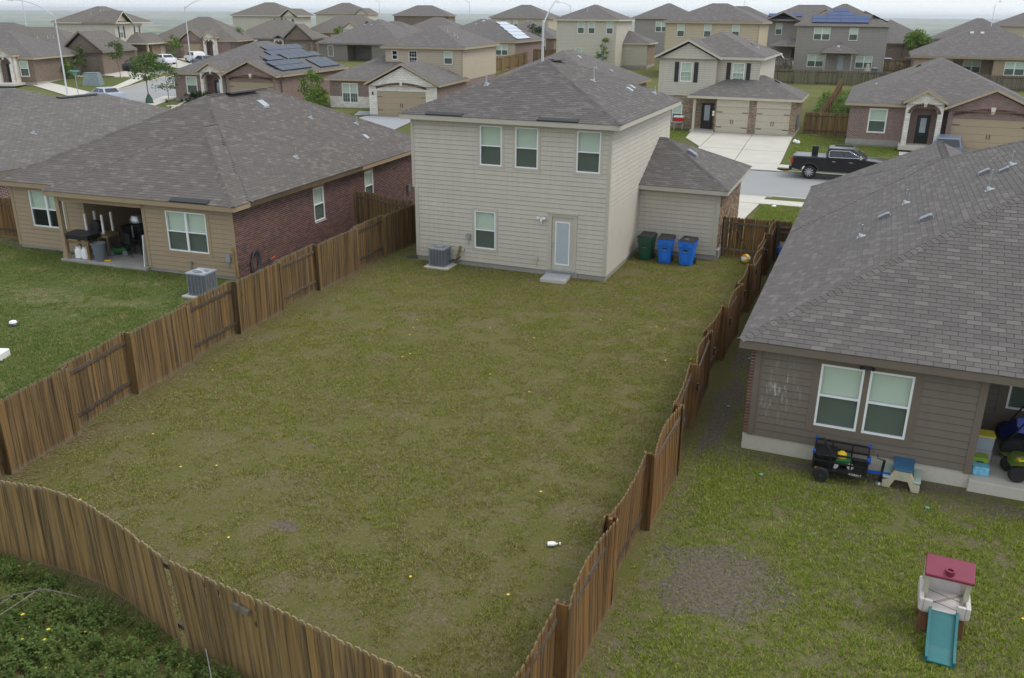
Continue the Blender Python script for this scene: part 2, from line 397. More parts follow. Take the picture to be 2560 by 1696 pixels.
def wall_sheet(parent, W, L, z0, z1, ops, mat, o=0.0, name='wall', th=.12):
    mb = MB()
    for a0, a1, b0, b1 in rects_minus(0, L, z0, z1, ops):
        n = len(mb.v)
        q = [W(a0, o, b0), W(a1, o, b0), W(a1, o, b1), W(a0, o, b1)]
        mb.face(q, [(a0, b0), (a1, b0), (a1, b1), (a0, b1)])
    for a0, a1, b0, b1 in ops:                       # reveals
        for p, q in (((a0, b0), (a1, b0)), ((a1, b0), (a1, b1)), ((a1, b1), (a0, b1)), ((a0, b1), (a0, b0))):
            mb.face([W(p[0], o, p[1]), W(q[0], o, q[1]), W(q[0], o - th, q[1]), W(p[0], o - th, p[1])], [(0, 0), (1, 0), (1, .1), (0, .1)])
    return mb.build(name, mat, parent)

def siding(parent, W, L, z0, z1, ops, mat, back='backing', expo=.178, single=True, gap=.012, o=0.0, clip=None):
    "lap siding: every course a board of its own (near) or one joined part (far)"
    wall_sheet(parent, W, L, z0, z1, ops, back, o, 'sheathing')
    z = z0; allb = MB()
    while z < z1 - .02:
        t = min(z + expo - gap, z1); mid = (z + t) / 2
        L0, L1 = (0, L) if clip is None else clip(mid)
        iv = sorted((q[0], q[1]) for q in ops if q[2] < mid + .03 and q[3] > mid - .03); a = L0; segs = []
        for b0, b1 in iv:
            if b0 > a: segs.append((a, min(b0, L1)))
            a = max(a, b1)
        if a < L1: segs.append((a, L1))
        for b0, b1 in segs:
            if b1 - b0 < .03: continue
            mb = MB() if single else allb
            mb.hexa([W(b0, o + .022, z), W(b1, o + .022, z), W(b1, o + .001, z), W(b0, o + .001, z), W(b0, o + .009, t), W(b1, o + .009, t), W(b1, o + .001, t), W(b0, o + .001, t)])
            if single: mb.build('siding_board', mat, parent)
        z += expo
    if not single: tag(allb.build('siding_boards', mat, parent), kind='stuff')

def masonry(parent, W, L, z0, z1, ops, mat, mortar, o=0.0, bw=.203, bh=.065, j=.011, nind=300, soldier=True, near=None):
    "brick wall in single bricks: the ones that show largest as parts, the rest joined"
    wall_sheet(parent, W, L, z0, z1, ops, mortar, o, 'mortar_wall')
    unit = MB().box(-.5, .5, 0, 1, -.5, .5).mesh('brick', mat); out = []
    z = z0 + j; row = 0
    def put(a0, a1, b0, b1):
        for p0, p1, p2, p3 in ops:
            if b0 < p3 - .01 and b1 > p2 + .01 and a0 < p1 and a1 > p0:
                if a0 < p0 - .04: a1 = min(a1, p0)
                elif a1 > p1 + .04: a0 = max(a0, p1)
                else: return
        if a1 - a0 > .03: out.append((a0, a1, b0, b1))
    while z + bh < z1 - (.2 if soldier else 0):
        a = -(bw + j) * .5 * (row % 2)
        while a < L:
            put(max(a, 0), min(a + bw, L), z, z + bh); a += bw + j
        z += bh + j; row += 1
    if soldier:
        a = 0
        while a < L: put(a, min(a + bh, L), z, min(z + bw, z1 - .005)); a += bh + j
    near = near or (lambda q: 0); out.sort(key=near)
    rest = MB()
    for i, (a0, a1, b0, b1) in enumerate(out):
        d = .006 + RNG.random() * .006
        if i < nind:
            p = Vector(W((a0 + a1) / 2, o, (b0 + b1) / 2)); q = Vector(W((a0 + a1) / 2 + 1, o, (b0 + b1) / 2)); nn = Vector(W((a0 + a1) / 2, o + 1, (b0 + b1) / 2))
            ex, ny = (q - p), (nn - p)
            ob = bpy.data.objects.new('brick', unit)
            M = Matrix.Identity(4)
            for r_ in range(3):
                M[r_][0] = ex[r_] * (a1 - a0); M[r_][1] = ny[r_] * d; M[r_][2] = (0, 0, b1 - b0)[r_]; M[r_][3] = p[r_]
            link(ob, parent); ob.matrix_local = M
        else:
            rest.box(a0, a1, o, o + d, b0, b1, W=W)
    if rest.v: tag(rest.build('bricks', mat, parent), kind='stuff')

def window(parent, W, a0, a1, z0, z1, o=0.0, units=1, trim=None, tw=.09, grid=False, near=True, blind='blind', single_hung=True, screen=True, dark=False, out=.02, upper_blind=True, down=1.0):
    "window set in its opening: vinyl frame with rails, two panes a unit, blind behind, casing round it"
    fr = MB(); fw = .05 if near else .06; uw = (a1 - a0) / units; zm = (z0 + z1) / 2
    f0, f1 = o - .07, o + out
    fr.box(a0, a1, f0, f1, z0, z0 + fw, W=W); fr.box(a0, a1, f0, f1, z1 - fw, z1, W=W)
    for i in range(units + 1):
        x = a0 + i * uw; hw = fw if i in (0, units) else fw * .9
        xa = x if i == 0 else (x - hw if i == units else x - hw); xb = x + hw if i == 0 else (x if i == units else x + hw)
        fr.box(xa, xb, f0, f1 + (.003 if 0 < i < units else 0), z0 + fw, z1 - fw, W=W)
    if single_hung:
        for i in range(units): fr.box(a0 + i * uw + fw, a0 + (i + 1) * uw - fw, f0, f1 - .012, zm - .028, zm + .022, W=W)
    win = fr.build('window', 'vinyl_white', parent)
    for i in range(units):
        xa, xb = a0 + i * uw + fw * .8, a0 + (i + 1) * uw - fw * .8
        for k, (b0, b1) in enumerate(((zm, z1 - fw * .8), (z0 + fw * .8, zm))):
            g = MB(); oo = o - .012 - .018 * k
            g.face([W(xa, oo, b0), W(xb, oo, b0), W(xb, oo, b1), W(xa, oo, b1)])
            g.build('pane', 'glass_dark' if dark else ('glass_upper' if k == 0 else 'glass_lower'), win)
            if k and screen:
                g = MB(); oo = o - .006
                g.face([W(xa, oo, b0), W(xb, oo, b0), W(xb, oo, b1), W(xa, oo, b1)]); g.build('insect_screen', 'screen', win)
        if blind and not dark:
            bl = MB()
            if near and blind == 'blind':
                z = z1 - .06
                while z > z0 + (z1 - z0) * (1 - down) + .03:
                    bl.hexa([W(xa, o - .078, z - .022), W(xb, o - .078, z - .022), W(xb, o - .080, z - .022), W(xa, o - .080, z - .022), W(xa, o - .094, z + .022), W(xb, o - .094, z + .022), W(xb, o - .096, z + .022), W(xa, o - .096, z + .022)]); z -= .046
            else:
                bl.face([W(xa, o - .09, z1 - (z1 - z0) * down), W(xb, o - .09, z1 - (z1 - z0) * down), W(xb, o - .09, z1), W(xa, o - .09, z1)])
            bl.build('window_blind' if blind == 'blind' else 'curtain', blind, win)
    if grid:
        g = MB(); 
        for i in range(units):
            xa, xb = a0 + i * uw + fw, a0 + (i + 1) * uw - fw
            for k in (1, 2): g.box(xa + (xb - xa) * k / 3 - .01, xa + (xb - xa) * k / 3 + .01, o - .011, o - .003, z0 + fw, z1 - fw, W=W)
            for b0, b1 in ((z0, zm), (zm, z1)): g.box(xa, xb, o - .0115, o - .0035, (b0 + b1) / 2 - .01, (b0 + b1) / 2 + .01, W=W)
        g.build('muntin', 'vinyl_white', win)
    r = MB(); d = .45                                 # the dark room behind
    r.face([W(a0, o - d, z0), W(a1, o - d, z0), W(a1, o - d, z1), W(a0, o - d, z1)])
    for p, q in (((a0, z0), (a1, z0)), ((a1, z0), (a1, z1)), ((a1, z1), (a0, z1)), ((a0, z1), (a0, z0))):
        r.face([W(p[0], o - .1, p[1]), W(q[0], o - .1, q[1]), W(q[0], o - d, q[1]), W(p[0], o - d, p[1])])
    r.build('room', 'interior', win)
    if trim:
        t = MB(); p = .030
        t.box(a0 - tw, a0, o + .001, o + p, z0, z1, W=W); t.box(a1, a1 + tw, o + .001, o + p, z0, z1, W=W)
        t.box(a0 - tw, a1 + tw, o + .001, o + p + .002, z1, z1 + tw, W=W); t.box(a0 - tw, a1 + tw, o + .001, o + p + .002, z0 - tw, z0, W=W)
        t.build('casing', trim, win)
    return win

# ------------------------------------------------------------------ roofs
class Block:
    def __init__(s, x0, x1, y0, y1, ze, pitch, ov=.35, ridge=None, gable=()):
        s.X0, s.X1, s.Y0, s.Y1 = x0 - ov, x1 + ov, y0 - ov, y1 + ov
        if 'cut_w' in gable: s.X0 = x0
        if 'cut_e' in gable: s.X1 = x1
        if 'cut_n' in gable: s.Y1 = y1
        if 'cut_s' in gable: s.Y0 = y0
        s.ze, s.p = ze, pitch; s.g = gable; s.rx = ridge or ('x' if (s.X1 - s.X0) >= (s.Y1 - s.Y0) else 'y')
        open_ = {k[-1] for k in gable}
        X0, X1, Y0, Y1 = s.X0, s.X1, s.Y0, s.Y1
        P = []
        if s.rx == 'x':
            h = (Y1 - Y0) / 2; m = (Y0 + Y1) / 2; zr = ze + h * pitch
            a = X0 if 'w' in open_ else X0 + h; b = X1 if 'e' in open_ else X1 - h
            P.append(('s', [(X0, Y0, ze), (X1, Y0, ze), (b, m, zr), (a, m, zr)])); P.append(('n', [(X1, Y1, ze), (X0, Y1, ze), (a, m, zr), (b, m, zr)]))
            if 'w' not in open_: P.append(('w', [(X0, Y1, ze), (X0, Y0, ze), (a, m, zr)]))
            if 'e' not in open_: P.append(('e', [(X1, Y0, ze), (X1, Y1, ze), (b, m, zr)]))
            s.ridge = ((a, m, zr), (b, m, zr))
        else:
            h = (X1 - X0) / 2; m = (X0 + X1) / 2; zr = ze + h * pitch
            a = Y0 if 's' in open_ else Y0 + h; b = Y1 if 'n' in open_ else Y1 - h
            P.append(('w', [(X0, Y1, ze), (X0, Y0, ze), (m, a, zr), (m, b, zr)])); P.append(('e', [(X1, Y0, ze), (X1, Y1, ze), (m, b, zr), (m, a, zr)]))
            if 's' not in open_: P.append(('s', [(X0, Y0, ze), (X1, Y0, ze), (m, a, zr)]))
            if 'n' not in open_: P.append(('n', [(X1, Y1, ze), (X0, Y1, ze), (m, b, zr)]))
            s.ridge = ((m, a, zr), (m, b, zr))
        s.P = P; s.zr = zr; s.sides = {k for k, _ in P}
    def height(s, x, y):
        if not (s.X0 - 1e-6 <= x <= s.X1 + 1e-6 and s.Y0 - 1e-6 <= y <= s.Y1 + 1e-6): return -1e9
        d = []
        if 's' in s.sides: d.append(y - s.Y0)
        if 'n' in s.sides: d.append(s.Y1 - y)
        if 'w' in s.sides: d.append(x - s.X0)
        if 'e' in s.sides: d.append(s.X1 - x)
        return s.ze + s.p * min(d)

def roof(parent, blocks, mat='shingle_far', near=False, trim='trim_main', soffit='trim_main', fh=.2, capmat=None, camloc=None, nind=300, piece='shingle_piece'):
    deck = MB(); fas = MB(); sof = MB()
    for bi, b in enumerate(blocks):
        dz = -.03 - .004 * bi if near else -.004 * bi
        for side, pts in b.P:
            e = Vector(pts[1]) - Vector(pts[0]); e.normalize(); o = Vector(pts[0])
            up_ = {'s': Vector((0, 1, b.p)), 'n': Vector((0, -1, b.p)), 'w': Vector((1, 0, b.p)), 'e': Vector((-1, 0, b.p))}[side].normalized()
            deck.face([(p[0], p[1], p[2] + dz) for p in pts], [((Vector(p) - o).dot(e), (Vector(p) - o).dot(up_)) for p in pts])
        X0, X1, Y0, Y1, ze = b.X0, b.X1, b.Y0, b.Y1, b.ze - .012 - .003 * bi; th = .03; z0 = ze - fh
        g = {k[-1] for k in b.g}
        if 's' in b.sides: fas.box(X0 + .005, X1 - .005, Y0 + .008, Y0 + .008 + th, z0, ze)
        if 'n' in b.sides: fas.box(X0 + .005, X1 - .005, Y1 - .008 - th, Y1 - .008, z0, ze)
        if 'w' in b.sides: fas.box(X0 + .008, X0 + .008 + th, Y0 + .04, Y1 - .04, z0 + .001, ze - .001)
        if 'e' in b.sides: fas.box(X1 - .008 - th, X1 - .008, Y0 + .04, Y1 - .04, z0 + .001, ze - .001)
        for k in b.g:                                  # rake boards on gable ends
            if k.startswith('cut'): continue
            for sgn in (-1, 1):
                if k in 'sn':
                    yy = (Y0 + .008 + th / 2) if k == 's' else (Y1 - .008 - th / 2); m = (X0 + X1) / 2; xe = X0 if sgn < 0 else X1
                    A = Vector((xe - sgn * .01, yy, ze - fh * .5)); B = Vector((m, yy, b.zr - .012 - fh * .5))
                else:
                    xx = (X0 + .008 + th / 2) if k == 'w' else (X1 - .008 - th / 2); m = (Y0 + Y1) / 2; ye = Y0 if sgn < 0 else Y1
                    A = Vector((xx, ye - sgn * .01, ze - fh * .5)); B = Vector((xx, m, b.zr - .012 - fh * .5))
                hz = Vector((0, 0, fh / 2)); t2 = Vector((0, th / 2, 0)) if k in 'sn' else Vector((th / 2, 0, 0))
                if (k in 'sn' and sgn > 0) or (k in 'we' and sgn < 0): A, B = B, A
                fas.hexa([A - t2 - hz, B - t2 - hz, B + t2 - hz, A + t2 - hz, A - t2 + hz, B - t2 + hz, B + t2 + hz, A + t2 + hz])
        z = z0 + .02 + .002 * bi
        sof.face([(X0 + .03, Y0 + .03, z), (X0 + .03, Y1 - .03, z), (X1 - .03, Y1 - .03, z), (X1 - .03, Y0 + .03, z)])
    rf = deck.build('roof', mat if not near else piece, parent)
    fas.build('fascia', trim, parent); sof.build('soffit', soffit, parent)
    if not near: return rf
    # ---- shingle tabs
    tabs = []; TW, EX = .305, .143
    for bi, b in enumerate(blocks):
        for side, pts in b.P:
            P = [Vector(p) for p in pts]; e = (P[1] - P[0]).normalized(); o = P[0]
            up_ = {'s': Vector((0, 1, b.p)), 'n': Vector((0, -1, b.p)), 'w': Vector((1, 0, b.p)), 'e': Vector((-1, 0, b.p))}[side].normalized()
            nn = e.cross(up_).normalized(); q = [((p - o).dot(e), (p - o).dot(up_)) for p in P]; H = max(v for _, v in q); row = 0; v = -.02
            while v < H - .02:
                vm = min(v + EX * .5, H - .01); xs = []
                for (x1, y1), (x2, y2) in zip(q, q[1:] + q[:1]):
                    if (y1 - max(vm, .001)) * (y2 - max(vm, .001)) < 0: xs.append(x1 + (x2 - x1) * (max(vm, .001) - y1) / (y2 - y1))
                if len(xs) >= 2:
                    xa, xb = min(xs), max(xs); a = xa - (TW * .5 if row % 2 else 0) - ((xa) % TW) + RNG.random() * .0
                    a = math.floor(xa / TW) * TW - (TW * .5 if row % 2 else 0)
                    while a < xb:
                        p0, p1 = max(a + .005, xa), min(a + TW - .005, xb); a += TW
                        if p1 - p0 < .04: continue
                        cc = o + e * ((p0 + p1) / 2) + up_ * vm; ok = True
                        for bj, b2 in enumerate(blocks):
                            if bj == bi: continue
                            h2 = b2.height(cc.x, cc.y)
                            if h2 > cc.z + .015 or (abs(h2 - cc.z) <= .015 and bj < bi): ok = False; break
                        if ok: tabs.append((o + e * p0 + up_ * v, e * (p1 - p0), up_, nn, cc))
                v += EX; row += 1
    cl = camloc; tabs.sort(key=lambda t: (t[4] - cl).length)
    unit = MB(); unit.hexa([(0, 0, -.012), (1, 0, -.012), (1, 1, -.02), (0, 1, -.02), (0, 0, .0), (1, 0, .0), (1, 1, -.010), (0, 1, -.010)], bottom=False)
    um = unit.mesh('shingle', piece); rest = MB()
    for i, (p, ev, up_, nn, cc) in enumerate(tabs):
        LN = EX + .03; k = RNG.random() * .002; p = p + nn * k
        if i < nind:
            M = Matrix.Identity(4); el = ev
            for r_ in range(3): M[r_][0] = el[r_]; M[r_][1] = up_[r_] * LN; M[r_][2] = nn[r_]; M[r_][3] = p[r_]
            ob = bpy.data.objects.new('shingle', um); link(ob, rf); ob.matrix_local = M
        else:
            a_, b_, u_ = p, p + ev, up_ * LN
            rest.hexa([a_ - nn * .012, b_ - nn * .012, b_ + u_ - nn * .02, a_ + u_ - nn * .02, a_, b_, b_ + u_ - nn * .01, a_ + u_ - nn * .01], bottom=False)
    if rest.v: tag(rest.build('shingles', piece, rf), kind='stuff')
    # ---- hip and ridge caps
    cap = MB(); s2 = .13
    cap.face([(-s2, 0, -.05), (-s2, .21, -.062), (0, .21, .0), (0, 0, .014)]); cap.face([(0, 0, .014), (0, .21, .0), (s2, .21, -.062), (s2, 0, -.05)])
    cap.face([(-s2, 0, -.062), (-s2, 0, -.05), (0, 0, .014), (0, 0, .0)]); cap.face([(0, 0, .0), (0, 0, .014), (s2, 0, -.05), (s2, 0, -.062)])
    cm = cap.mesh('ridge_cap', piece); n = 0
    for bi, b in enumerate(blocks):
        r0, r1 = Vector(b.ridge[0]), Vector(b.ridge[1]); lines = [(r0, r1)]
        cor = {('s', 'w'): (b.X0, b.Y0), ('s', 'e'): (b.X1, b.Y0), ('n', 'w'): (b.X0, b.Y1), ('n', 'e'): (b.X1, b.Y1)}
        for (k1, k2), (x, y) in cor.items():
            if k1 in b.sides and k2 in b.sides:
                c0 = Vector((x, y, b.ze)); r_ = r0 if (r0 - c0).length < (r1 - c0).length else r1; lines.append((c0, r_))
        for A, B in lines:
            d = B - A; L = d.length
            if L < .2: continue
            d.normalize(); sd_ = d.cross(Vector((0, 0, 1))).normalized(); up_ = sd_.cross(d); t = 0
            while t < L - .1:
                p = A + d * t; ok = True
                for bj, b2 in enumerate(blocks):
                    if bj != bi and b2.height(p.x, p.y) > p.z + .03: ok = False; break
                if ok:
                    M = Matrix.Identity(4); f = .72 if abs(d.z) > .05 else 1.0
                    for r_ in range(3): M[r_][0] = sd_[r_]; M[r_][1] = d[r_]; M[r_][2] = up_[r_] ; M[r_][3] = (p + up_ * .016)[r_]
                    ob = bpy.data.objects.new('ridge_cap', cm); link(ob, rf); ob.matrix_local = M
                t += .165
    return rf

def roof_pt(blocks, x, y): return max(b.height(x, y) for b in blocks)
def turtle_vent(parent, blocks, x, y, facing, mat='metal_grey', s=1.0):
    "square hooded roof vent on the slope; facing = downslope direction in degrees"
    z = roof_pt(blocks, x, y); mb = MB(); p = blocks[0].p; L = .24 * s
    prof = [(-.26 * s, 0), (.26 * s, 0), (.26 * s, .05), (.2 * s, .11 * s), (-.16 * s, .15 * s), (-.26 * s, .12 * s)]
    mb.prism(prof, -.22 * s, .22 * s, 'y'); mb.box(-.28 * s, .29 * s, -.24 * s, .24 * s, -.01, .006)
    o = mb.build('roof_vent', mat, parent, bevel=.015); o.location = (x, y, z + .01)
    o.rotation_euler = Matrix.Rotation(R(facing), 3, 'Z').to_4x4().to_euler(); o.rotation_euler = (Matrix.Rotation(R(facing), 4, 'Z') @ Matrix.Rotation(math.atan(p), 4, 'Y')).to_euler(); return o
def pipe_vent(parent, blocks, x, y, facing, h=.4, r=.035, mat='galv'):
    z = roof_pt(blocks, x, y); p = blocks[0].p
    mb = MB().tube([(0, 0, -.1), (0, 0, h)], r, 8); o = mb.build('vent_pipe', mat, parent); o.location = (x, y, z)
    f = MB().box(-.13, .11, -.09, .09, -.005, .008).lathe([(.085, .0), (.06, .06), (.04, .1)], 8); q = f.build('flashing', 'metal_light', o)
    q.rotation_euler = (Matrix.Rotation(R(facing), 4, 'Z') @ Matrix.Rotation(math.atan(p), 4, 'Y')).to_euler(); return o

def text_obj(name, body, size, mat, parent, loc, rot, ext=.002):
    cu_ = bpy.data.curves.new(name, 'FONT'); cu_.body = body; cu_.size = size; cu_.extrude = ext; cu_.align_x = 'CENTER'
    tmp = bpy.data.objects.new('tmp', cu_); me = bpy.data.meshes.new_from_object(tmp); bpy.data.objects.remove(tmp); bpy.data.curves.remove(cu_)
    me.materials.clear(); me.materials.append(MATS[mat]); o = bpy.data.objects.new(name, me); link(o, parent); o.location = loc; o.rotation_euler = rot; return o
# ------------------------------------------------------------------ terrain, lawns, roads
def sst(a, b, x):
    t = np.clip((np.asarray(x, float) - a) / (b - a), 0, 1); return t * t * (3 - 2 * t)
def vnoise(x, y, seed=0):
    xi = np.floor(x).astype(np.int64); yi = np.floor(y).astype(np.int64); fx = x - xi; fy = y - yi; fx = fx * fx * (3 - 2 * fx); fy = fy * fy * (3 - 2 * fy)
    def h(a, b):
        n = (a * 374761393 + b * 668265263 + seed * 974711) & 0x7fffffff; n = ((n ^ (n >> 13)) * 1274126177) & 0x7fffffff; return ((n ^ (n >> 16)) & 0xffff) / 65535.0
    return (h(xi, yi) * (1 - fx) + h(xi + 1, yi) * fx) * (1 - fy) + (h(xi, yi + 1) * (1 - fx) + h(xi + 1, yi + 1) * fx) * fy
def fbm(x, y, s, seed=0, oct=4):
    v = 0; a = .5; t = 0
    for i in range(oct): v = v + a * vnoise(x / s * 2 ** i, y / s * 2 ** i, seed + i); t += a; a *= .5
    return v / t
def terr(x, y):
    x = np.asarray(x, float); y = np.asarray(y, float)
    z = .0435 * np.maximum(0, np.minimum(y, 96) - 31) * sst(28, 40, y)
    z = z + .013 * np.clip(-50 - x, 0, 60) * sst(25, 45, y) * sst(84, 56, y)
    z = z + .3 * sst(-1.9, -3.2, x) * sst(17, 11, y)
    r = np.hypot(x, y - 60); d = np.maximum(0, r - 150)
    drop = np.where(d < 900, 55 * sst(0, 900, d), 55.0)
    far = sst(3500, 11000, r) * (40 + 22 * fbm(x, y, 2600, 5, 3))
    return z - drop + far
def T(x, y): return float(terr(x, y))

def grid_sheet(name, xs, ys, mat, dz=0.0, parent=None, f=None):
    X, Y = np.meshgrid(xs, ys); Z = (f or terr)(X, Y) + dz; nx, ny = len(xs), len(ys)
    me = bpy.data.meshes.new(name); idx = np.arange(nx * ny).reshape(ny, nx)
    q = np.stack([idx[:-1, :-1], idx[:-1, 1:], idx[1:, 1:], idx[1:, :-1]], -1).reshape(-1, 4)
    me.from_pydata(np.stack([X, Y, Z], -1).reshape(-1, 3).tolist(), [], q.tolist()); me.materials.append(MATS[mat])
    o = bpy.data.objects.new(name, me); link(o, parent); return o
def poly_sheet(name, poly, mat, dz, step=2.0, parent=None, thick=0):
    "flat polygon draped on the terrain"
    bm = bmesh.new(); vs_ = [bm.verts.new((x, y, 0)) for x, y in poly]; bm.faces.new(vs_)
    xs = [p[0] for p in poly]; ys = [p[1] for p in poly]
    for k in range(int(min(xs) / step), int(max(xs) / step) + 1):
        bmesh.ops.bisect_plane(bm, geom=bm.verts[:] + bm.edges[:] + bm.faces[:], plane_co=(k * step, 0, 0), plane_no=(1, 0, 0))
    for k in range(int(min(ys) / step), int(max(ys) / step) + 1):
        bmesh.ops.bisect_plane(bm, geom=bm.verts[:] + bm.edges[:] + bm.faces[:], plane_co=(0, k * step, 0), plane_no=(0, 1, 0))
    for v in bm.verts: v.co.z = T(v.co.x, v.co.y) + dz
    if thick:
        r = bmesh.ops.extrude_face_region(bm, geom=bm.faces[:]); 
        for g in r['geom']:
            if isinstance(g, bmesh.types.BMVert): g.co.z += thick
    bmesh.ops.recalc_face_normals(bm, faces=bm.faces)
    me = bpy.data.meshes.new(name); bm.to_mesh(me); bm.free(); me.materials.append(MATS[mat])
    return link(bpy.data.objects.new(name, me), parent)

def m_lawn(name, soil, thatch, green, gfac, patch=1.6):
    "bare soil, dry thatch and low green, speckled"
    t = NT(name); v = t.coord(); f1 = t.noise(v, 15, 6, .75); f2 = t.noise(v, 55, 4, .8)
    a = t.ramp(t.mix(.5, f1, f2), [(.36, shade(soil, .6)), (.46, soil), (.55, thatch), (.66, shade(thatch, 1.35))])
    g = t.ramp(t.mix(.5, t.noise(v, 28, 5, .75), f2), [(.38, shade(green, .55)), (.5, green), (.64, shade(green, 1.4))])
    k = t.mix(.5, t.mix(.5, t.noise(v, 1 / patch, 5, .6), t.noise(v, 3.5, 5, .7)), t.noise(v, 22, 5, .75))
    a = t.mix(t.ramp(k, [(.50 - gfac * .12, (0, 0, 0, 1)), (.58 - gfac * .12, (1, 1, 1, 1))]), a, g)
    t.col(a); t.rough(.95); t.b.inputs['Specular IOR Level'].default_value = .1; t.bump(t.mix(.5, f1, f2), .7, .03); return t.m
m_lawn('lawn_main', srgb(90, 80, 62), srgb(120, 108, 86), srgb(92, 92, 48), .45, 1.4)
m_lawn('lawn_right', srgb(88, 80, 67), srgb(116, 106, 88), srgb(94, 96, 50), .4, 1.2)
m_lawn('lawn_left', srgb(104, 90, 68), srgb(142, 125, 98), srgb(72, 86, 44), .6, 1.4)
m_lawn('lawn_front', srgb(92, 86, 60), srgb(108, 102, 70), srgb(86, 94, 50), .8)
m_lawn('weed_soil', srgb(86, 70, 54), srgb(116, 94, 72), srgb(70, 80, 42), .2, 1.0)
m_lawn('bare_soil', srgb(82, 75, 66), srgb(110, 101, 88), srgb(84, 80, 54), -.6, .8)
def m_ground():
    t = NT('ground'); v = t.coord()
    near = t.ramp(t.noise(v, .5, 6, .65), [(.3, srgb(88, 90, 54)), (.6, srgb(100, 102, 58)), (.8, srgb(116, 108, 80))])
    vo = t.node('TexVoronoi'); vo.inputs['Scale'].default_value = .0028; t.link(v, vo.inputs['Vector'])
    far = t.ramp(vo.outputs['Color'], [(.1, srgb(70, 88, 60)), (.35, srgb(96, 110, 72)), (.6, srgb(150, 146, 108)), (.8, srgb(84, 100, 66)), (1, srgb(120, 126, 84))])
    far = t.mix(t.ramp(t.noise(v, .012, 6, .7), [(.47, (0, 0, 0, 1)), (.56, (1, 1, 1, 1))]), far, srgb(52, 70, 46))
    ln = t.node('VectorMath', operation='LENGTH'); t.link(v, ln.inputs[0])
    t.col(t.mix(t.math('MULTIPLY', t.math('SUBTRACT', ln.outputs[1], 190.0), .008), near, far)); t.rough(.95); t.b.inputs['Specular IOR Level'].default_value = .1
    t.bump(t.noise(v, 3, 5), .5, .05)
m_ground()
# one sheet to the horizon: fine grid inside, coarse outside
gx = np.concatenate([-np.geomspace(15000, 160, 34), np.arange(-156, 101, 3.0), np.geomspace(110, 15000, 34)])
gy = np.concatenate([-np.geomspace(3000, 60, 12), np.arange(-54, 211, 3.0), np.geomspace(220, 15000, 36)])
_flat = lambda X, Y: np.where((np.abs(X) < 30) & (Y < 31), np.minimum(terr(X, Y), 0) - .08, terr(X, Y) - .02)
tag(grid_sheet('ground', gx, gy, 'ground', 0, f=_flat), kind='structure')

tag(grid_sheet('lawn', np.linspace(-1.6, 14.0, 16), np.linspace(-23.6, 19.0, 20), 'lawn_main', .0), 'patchy brown and green lawn of the fenced back yard', kind='structure')
tag(grid_sheet('lawn', np.linspace(14.0, 40, 14), np.linspace(-34, 19.0, 20), 'lawn_right', .0), kind='structure')
tag(grid_sheet('lawn', np.linspace(-34, -1.6, 60), np.linspace(-24, 19.0, 30), 'lawn_left', .0), kind='structure')
def blob(name, cx, cy, rx, ry, seed, mat='bare_soil', z=.004):
    pts = [(cx + rx * (1 + .22 * math.sin(3 * a + seed) + .12 * math.sin(7 * a + 2 * seed)) * math.cos(a), cy + ry * (1 + .2 * math.sin(2 * a + seed) + .1 * math.sin(5 * a)) * math.sin(a)) for a in [i * math.pi / 20 for i in range(40)]]
    mb = MB(); mb.face([(x, y, z) for x, y in pts]); return tag(mb.build(name, mat), kind='structure')
blob('bare_soil', 15.35, -17.5, 1.15, 1.35, 1.0); blob('bare_soil', 7.0, -19.0, .3, .22, 2.0); blob('bare_soil', 14.25, -10.2, .32, 2.6, .4); blob('bare_soil', 14.3, -3.5, .42, 4.2, 1.7, z=.005); blob('bare_soil', 14.3, 2.8, .45, 3.0, 2.2, z=.006); blob('bare_soil', 13.95, -22.3, .3, 1.0, .9, z=.004); blob('bare_soil', 17.6, -12.35, 2.4, .22, .3); blob('bare_soil', 21.5, -12.75, 1.7, .35, 1.3, z=.005)
tag(grid_sheet('weed_ground', np.linspace(-34, 14.0, 14), np.linspace(-40, -23.6, 8), 'weed_soil', -.03), kind='structure')

# streets
KT = .13
def strip(name, poly, mat, dz, thick=0):
    return tag(poly_sheet(name, poly, mat, dz, 2.5, thick=thick), kind='structure')
strip('road', [(-60, 19.8), (80, 19.8), (80, 28.9), (-60, 28.9)], 'road', .012)
def kerb(pts, w=.18):
    mb = MB()
    for (x0, y0), (x1, y1) in zip(pts, pts[1:]):
        n = max(1, int(math.hypot(x1 - x0, y1 - y0) / 2.5))
        for i in range(n):
            a = (x0 + (x1 - x0) * i / n, y0 + (y1 - y0) * i / n); b = (x0 + (x1 - x0) * (i + 1) / n, y0 + (y1 - y0) * (i + 1) / n)
            za, zb = T(*a), T(*b); d = Vector((b[0] - a[0], b[1] - a[1], 0)).normalized(); s_ = Vector((-d.y, d.x, 0)) * w / 2
            A0, B0 = Vector((*a, za - .05)), Vector((*b, zb - .05)); u = Vector((0, 0, .05 + KT))
            mb.hexa([A0 - s_, B0 - s_, B0 + s_, A0 + s_, A0 - s_ + u, B0 - s_ + u, B0 + s_ + u, A0 + s_ + u])
    return tag(mb.build('kerb', 'sidewalk'), kind='structure')
kerb([(-60, 19.72), (6.5, 19.72)]); kerb([(12.2, 19.72), (80, 19.72)])
kerb([(-20, 28.98), (4.2, 28.98)]); kerb([(12.2, 28.98), (19.5, 28.98)]); kerb([(27.5, 28.98), (80, 28.98)])
strip('sidewalk', [(-60, 17.4), (80, 17.4), (80, 18.7), (-60, 18.7)], 'sidewalk', .02, .08)
strip('sidewalk', [(11.4, 30.4), (80, 30.4), (80, 31.6), (11.4, 31.6)], 'sidewalk', .02, .08)
strip('lawn', [(-30, 31.5), (60, 31.5), (60, 60), (-30, 60)], 'lawn_front', .006)
strip('lawn', [(-60, 18.75), (80, 18.75), (80, 19.62), (-60, 19.62)], 'lawn_front', .06)
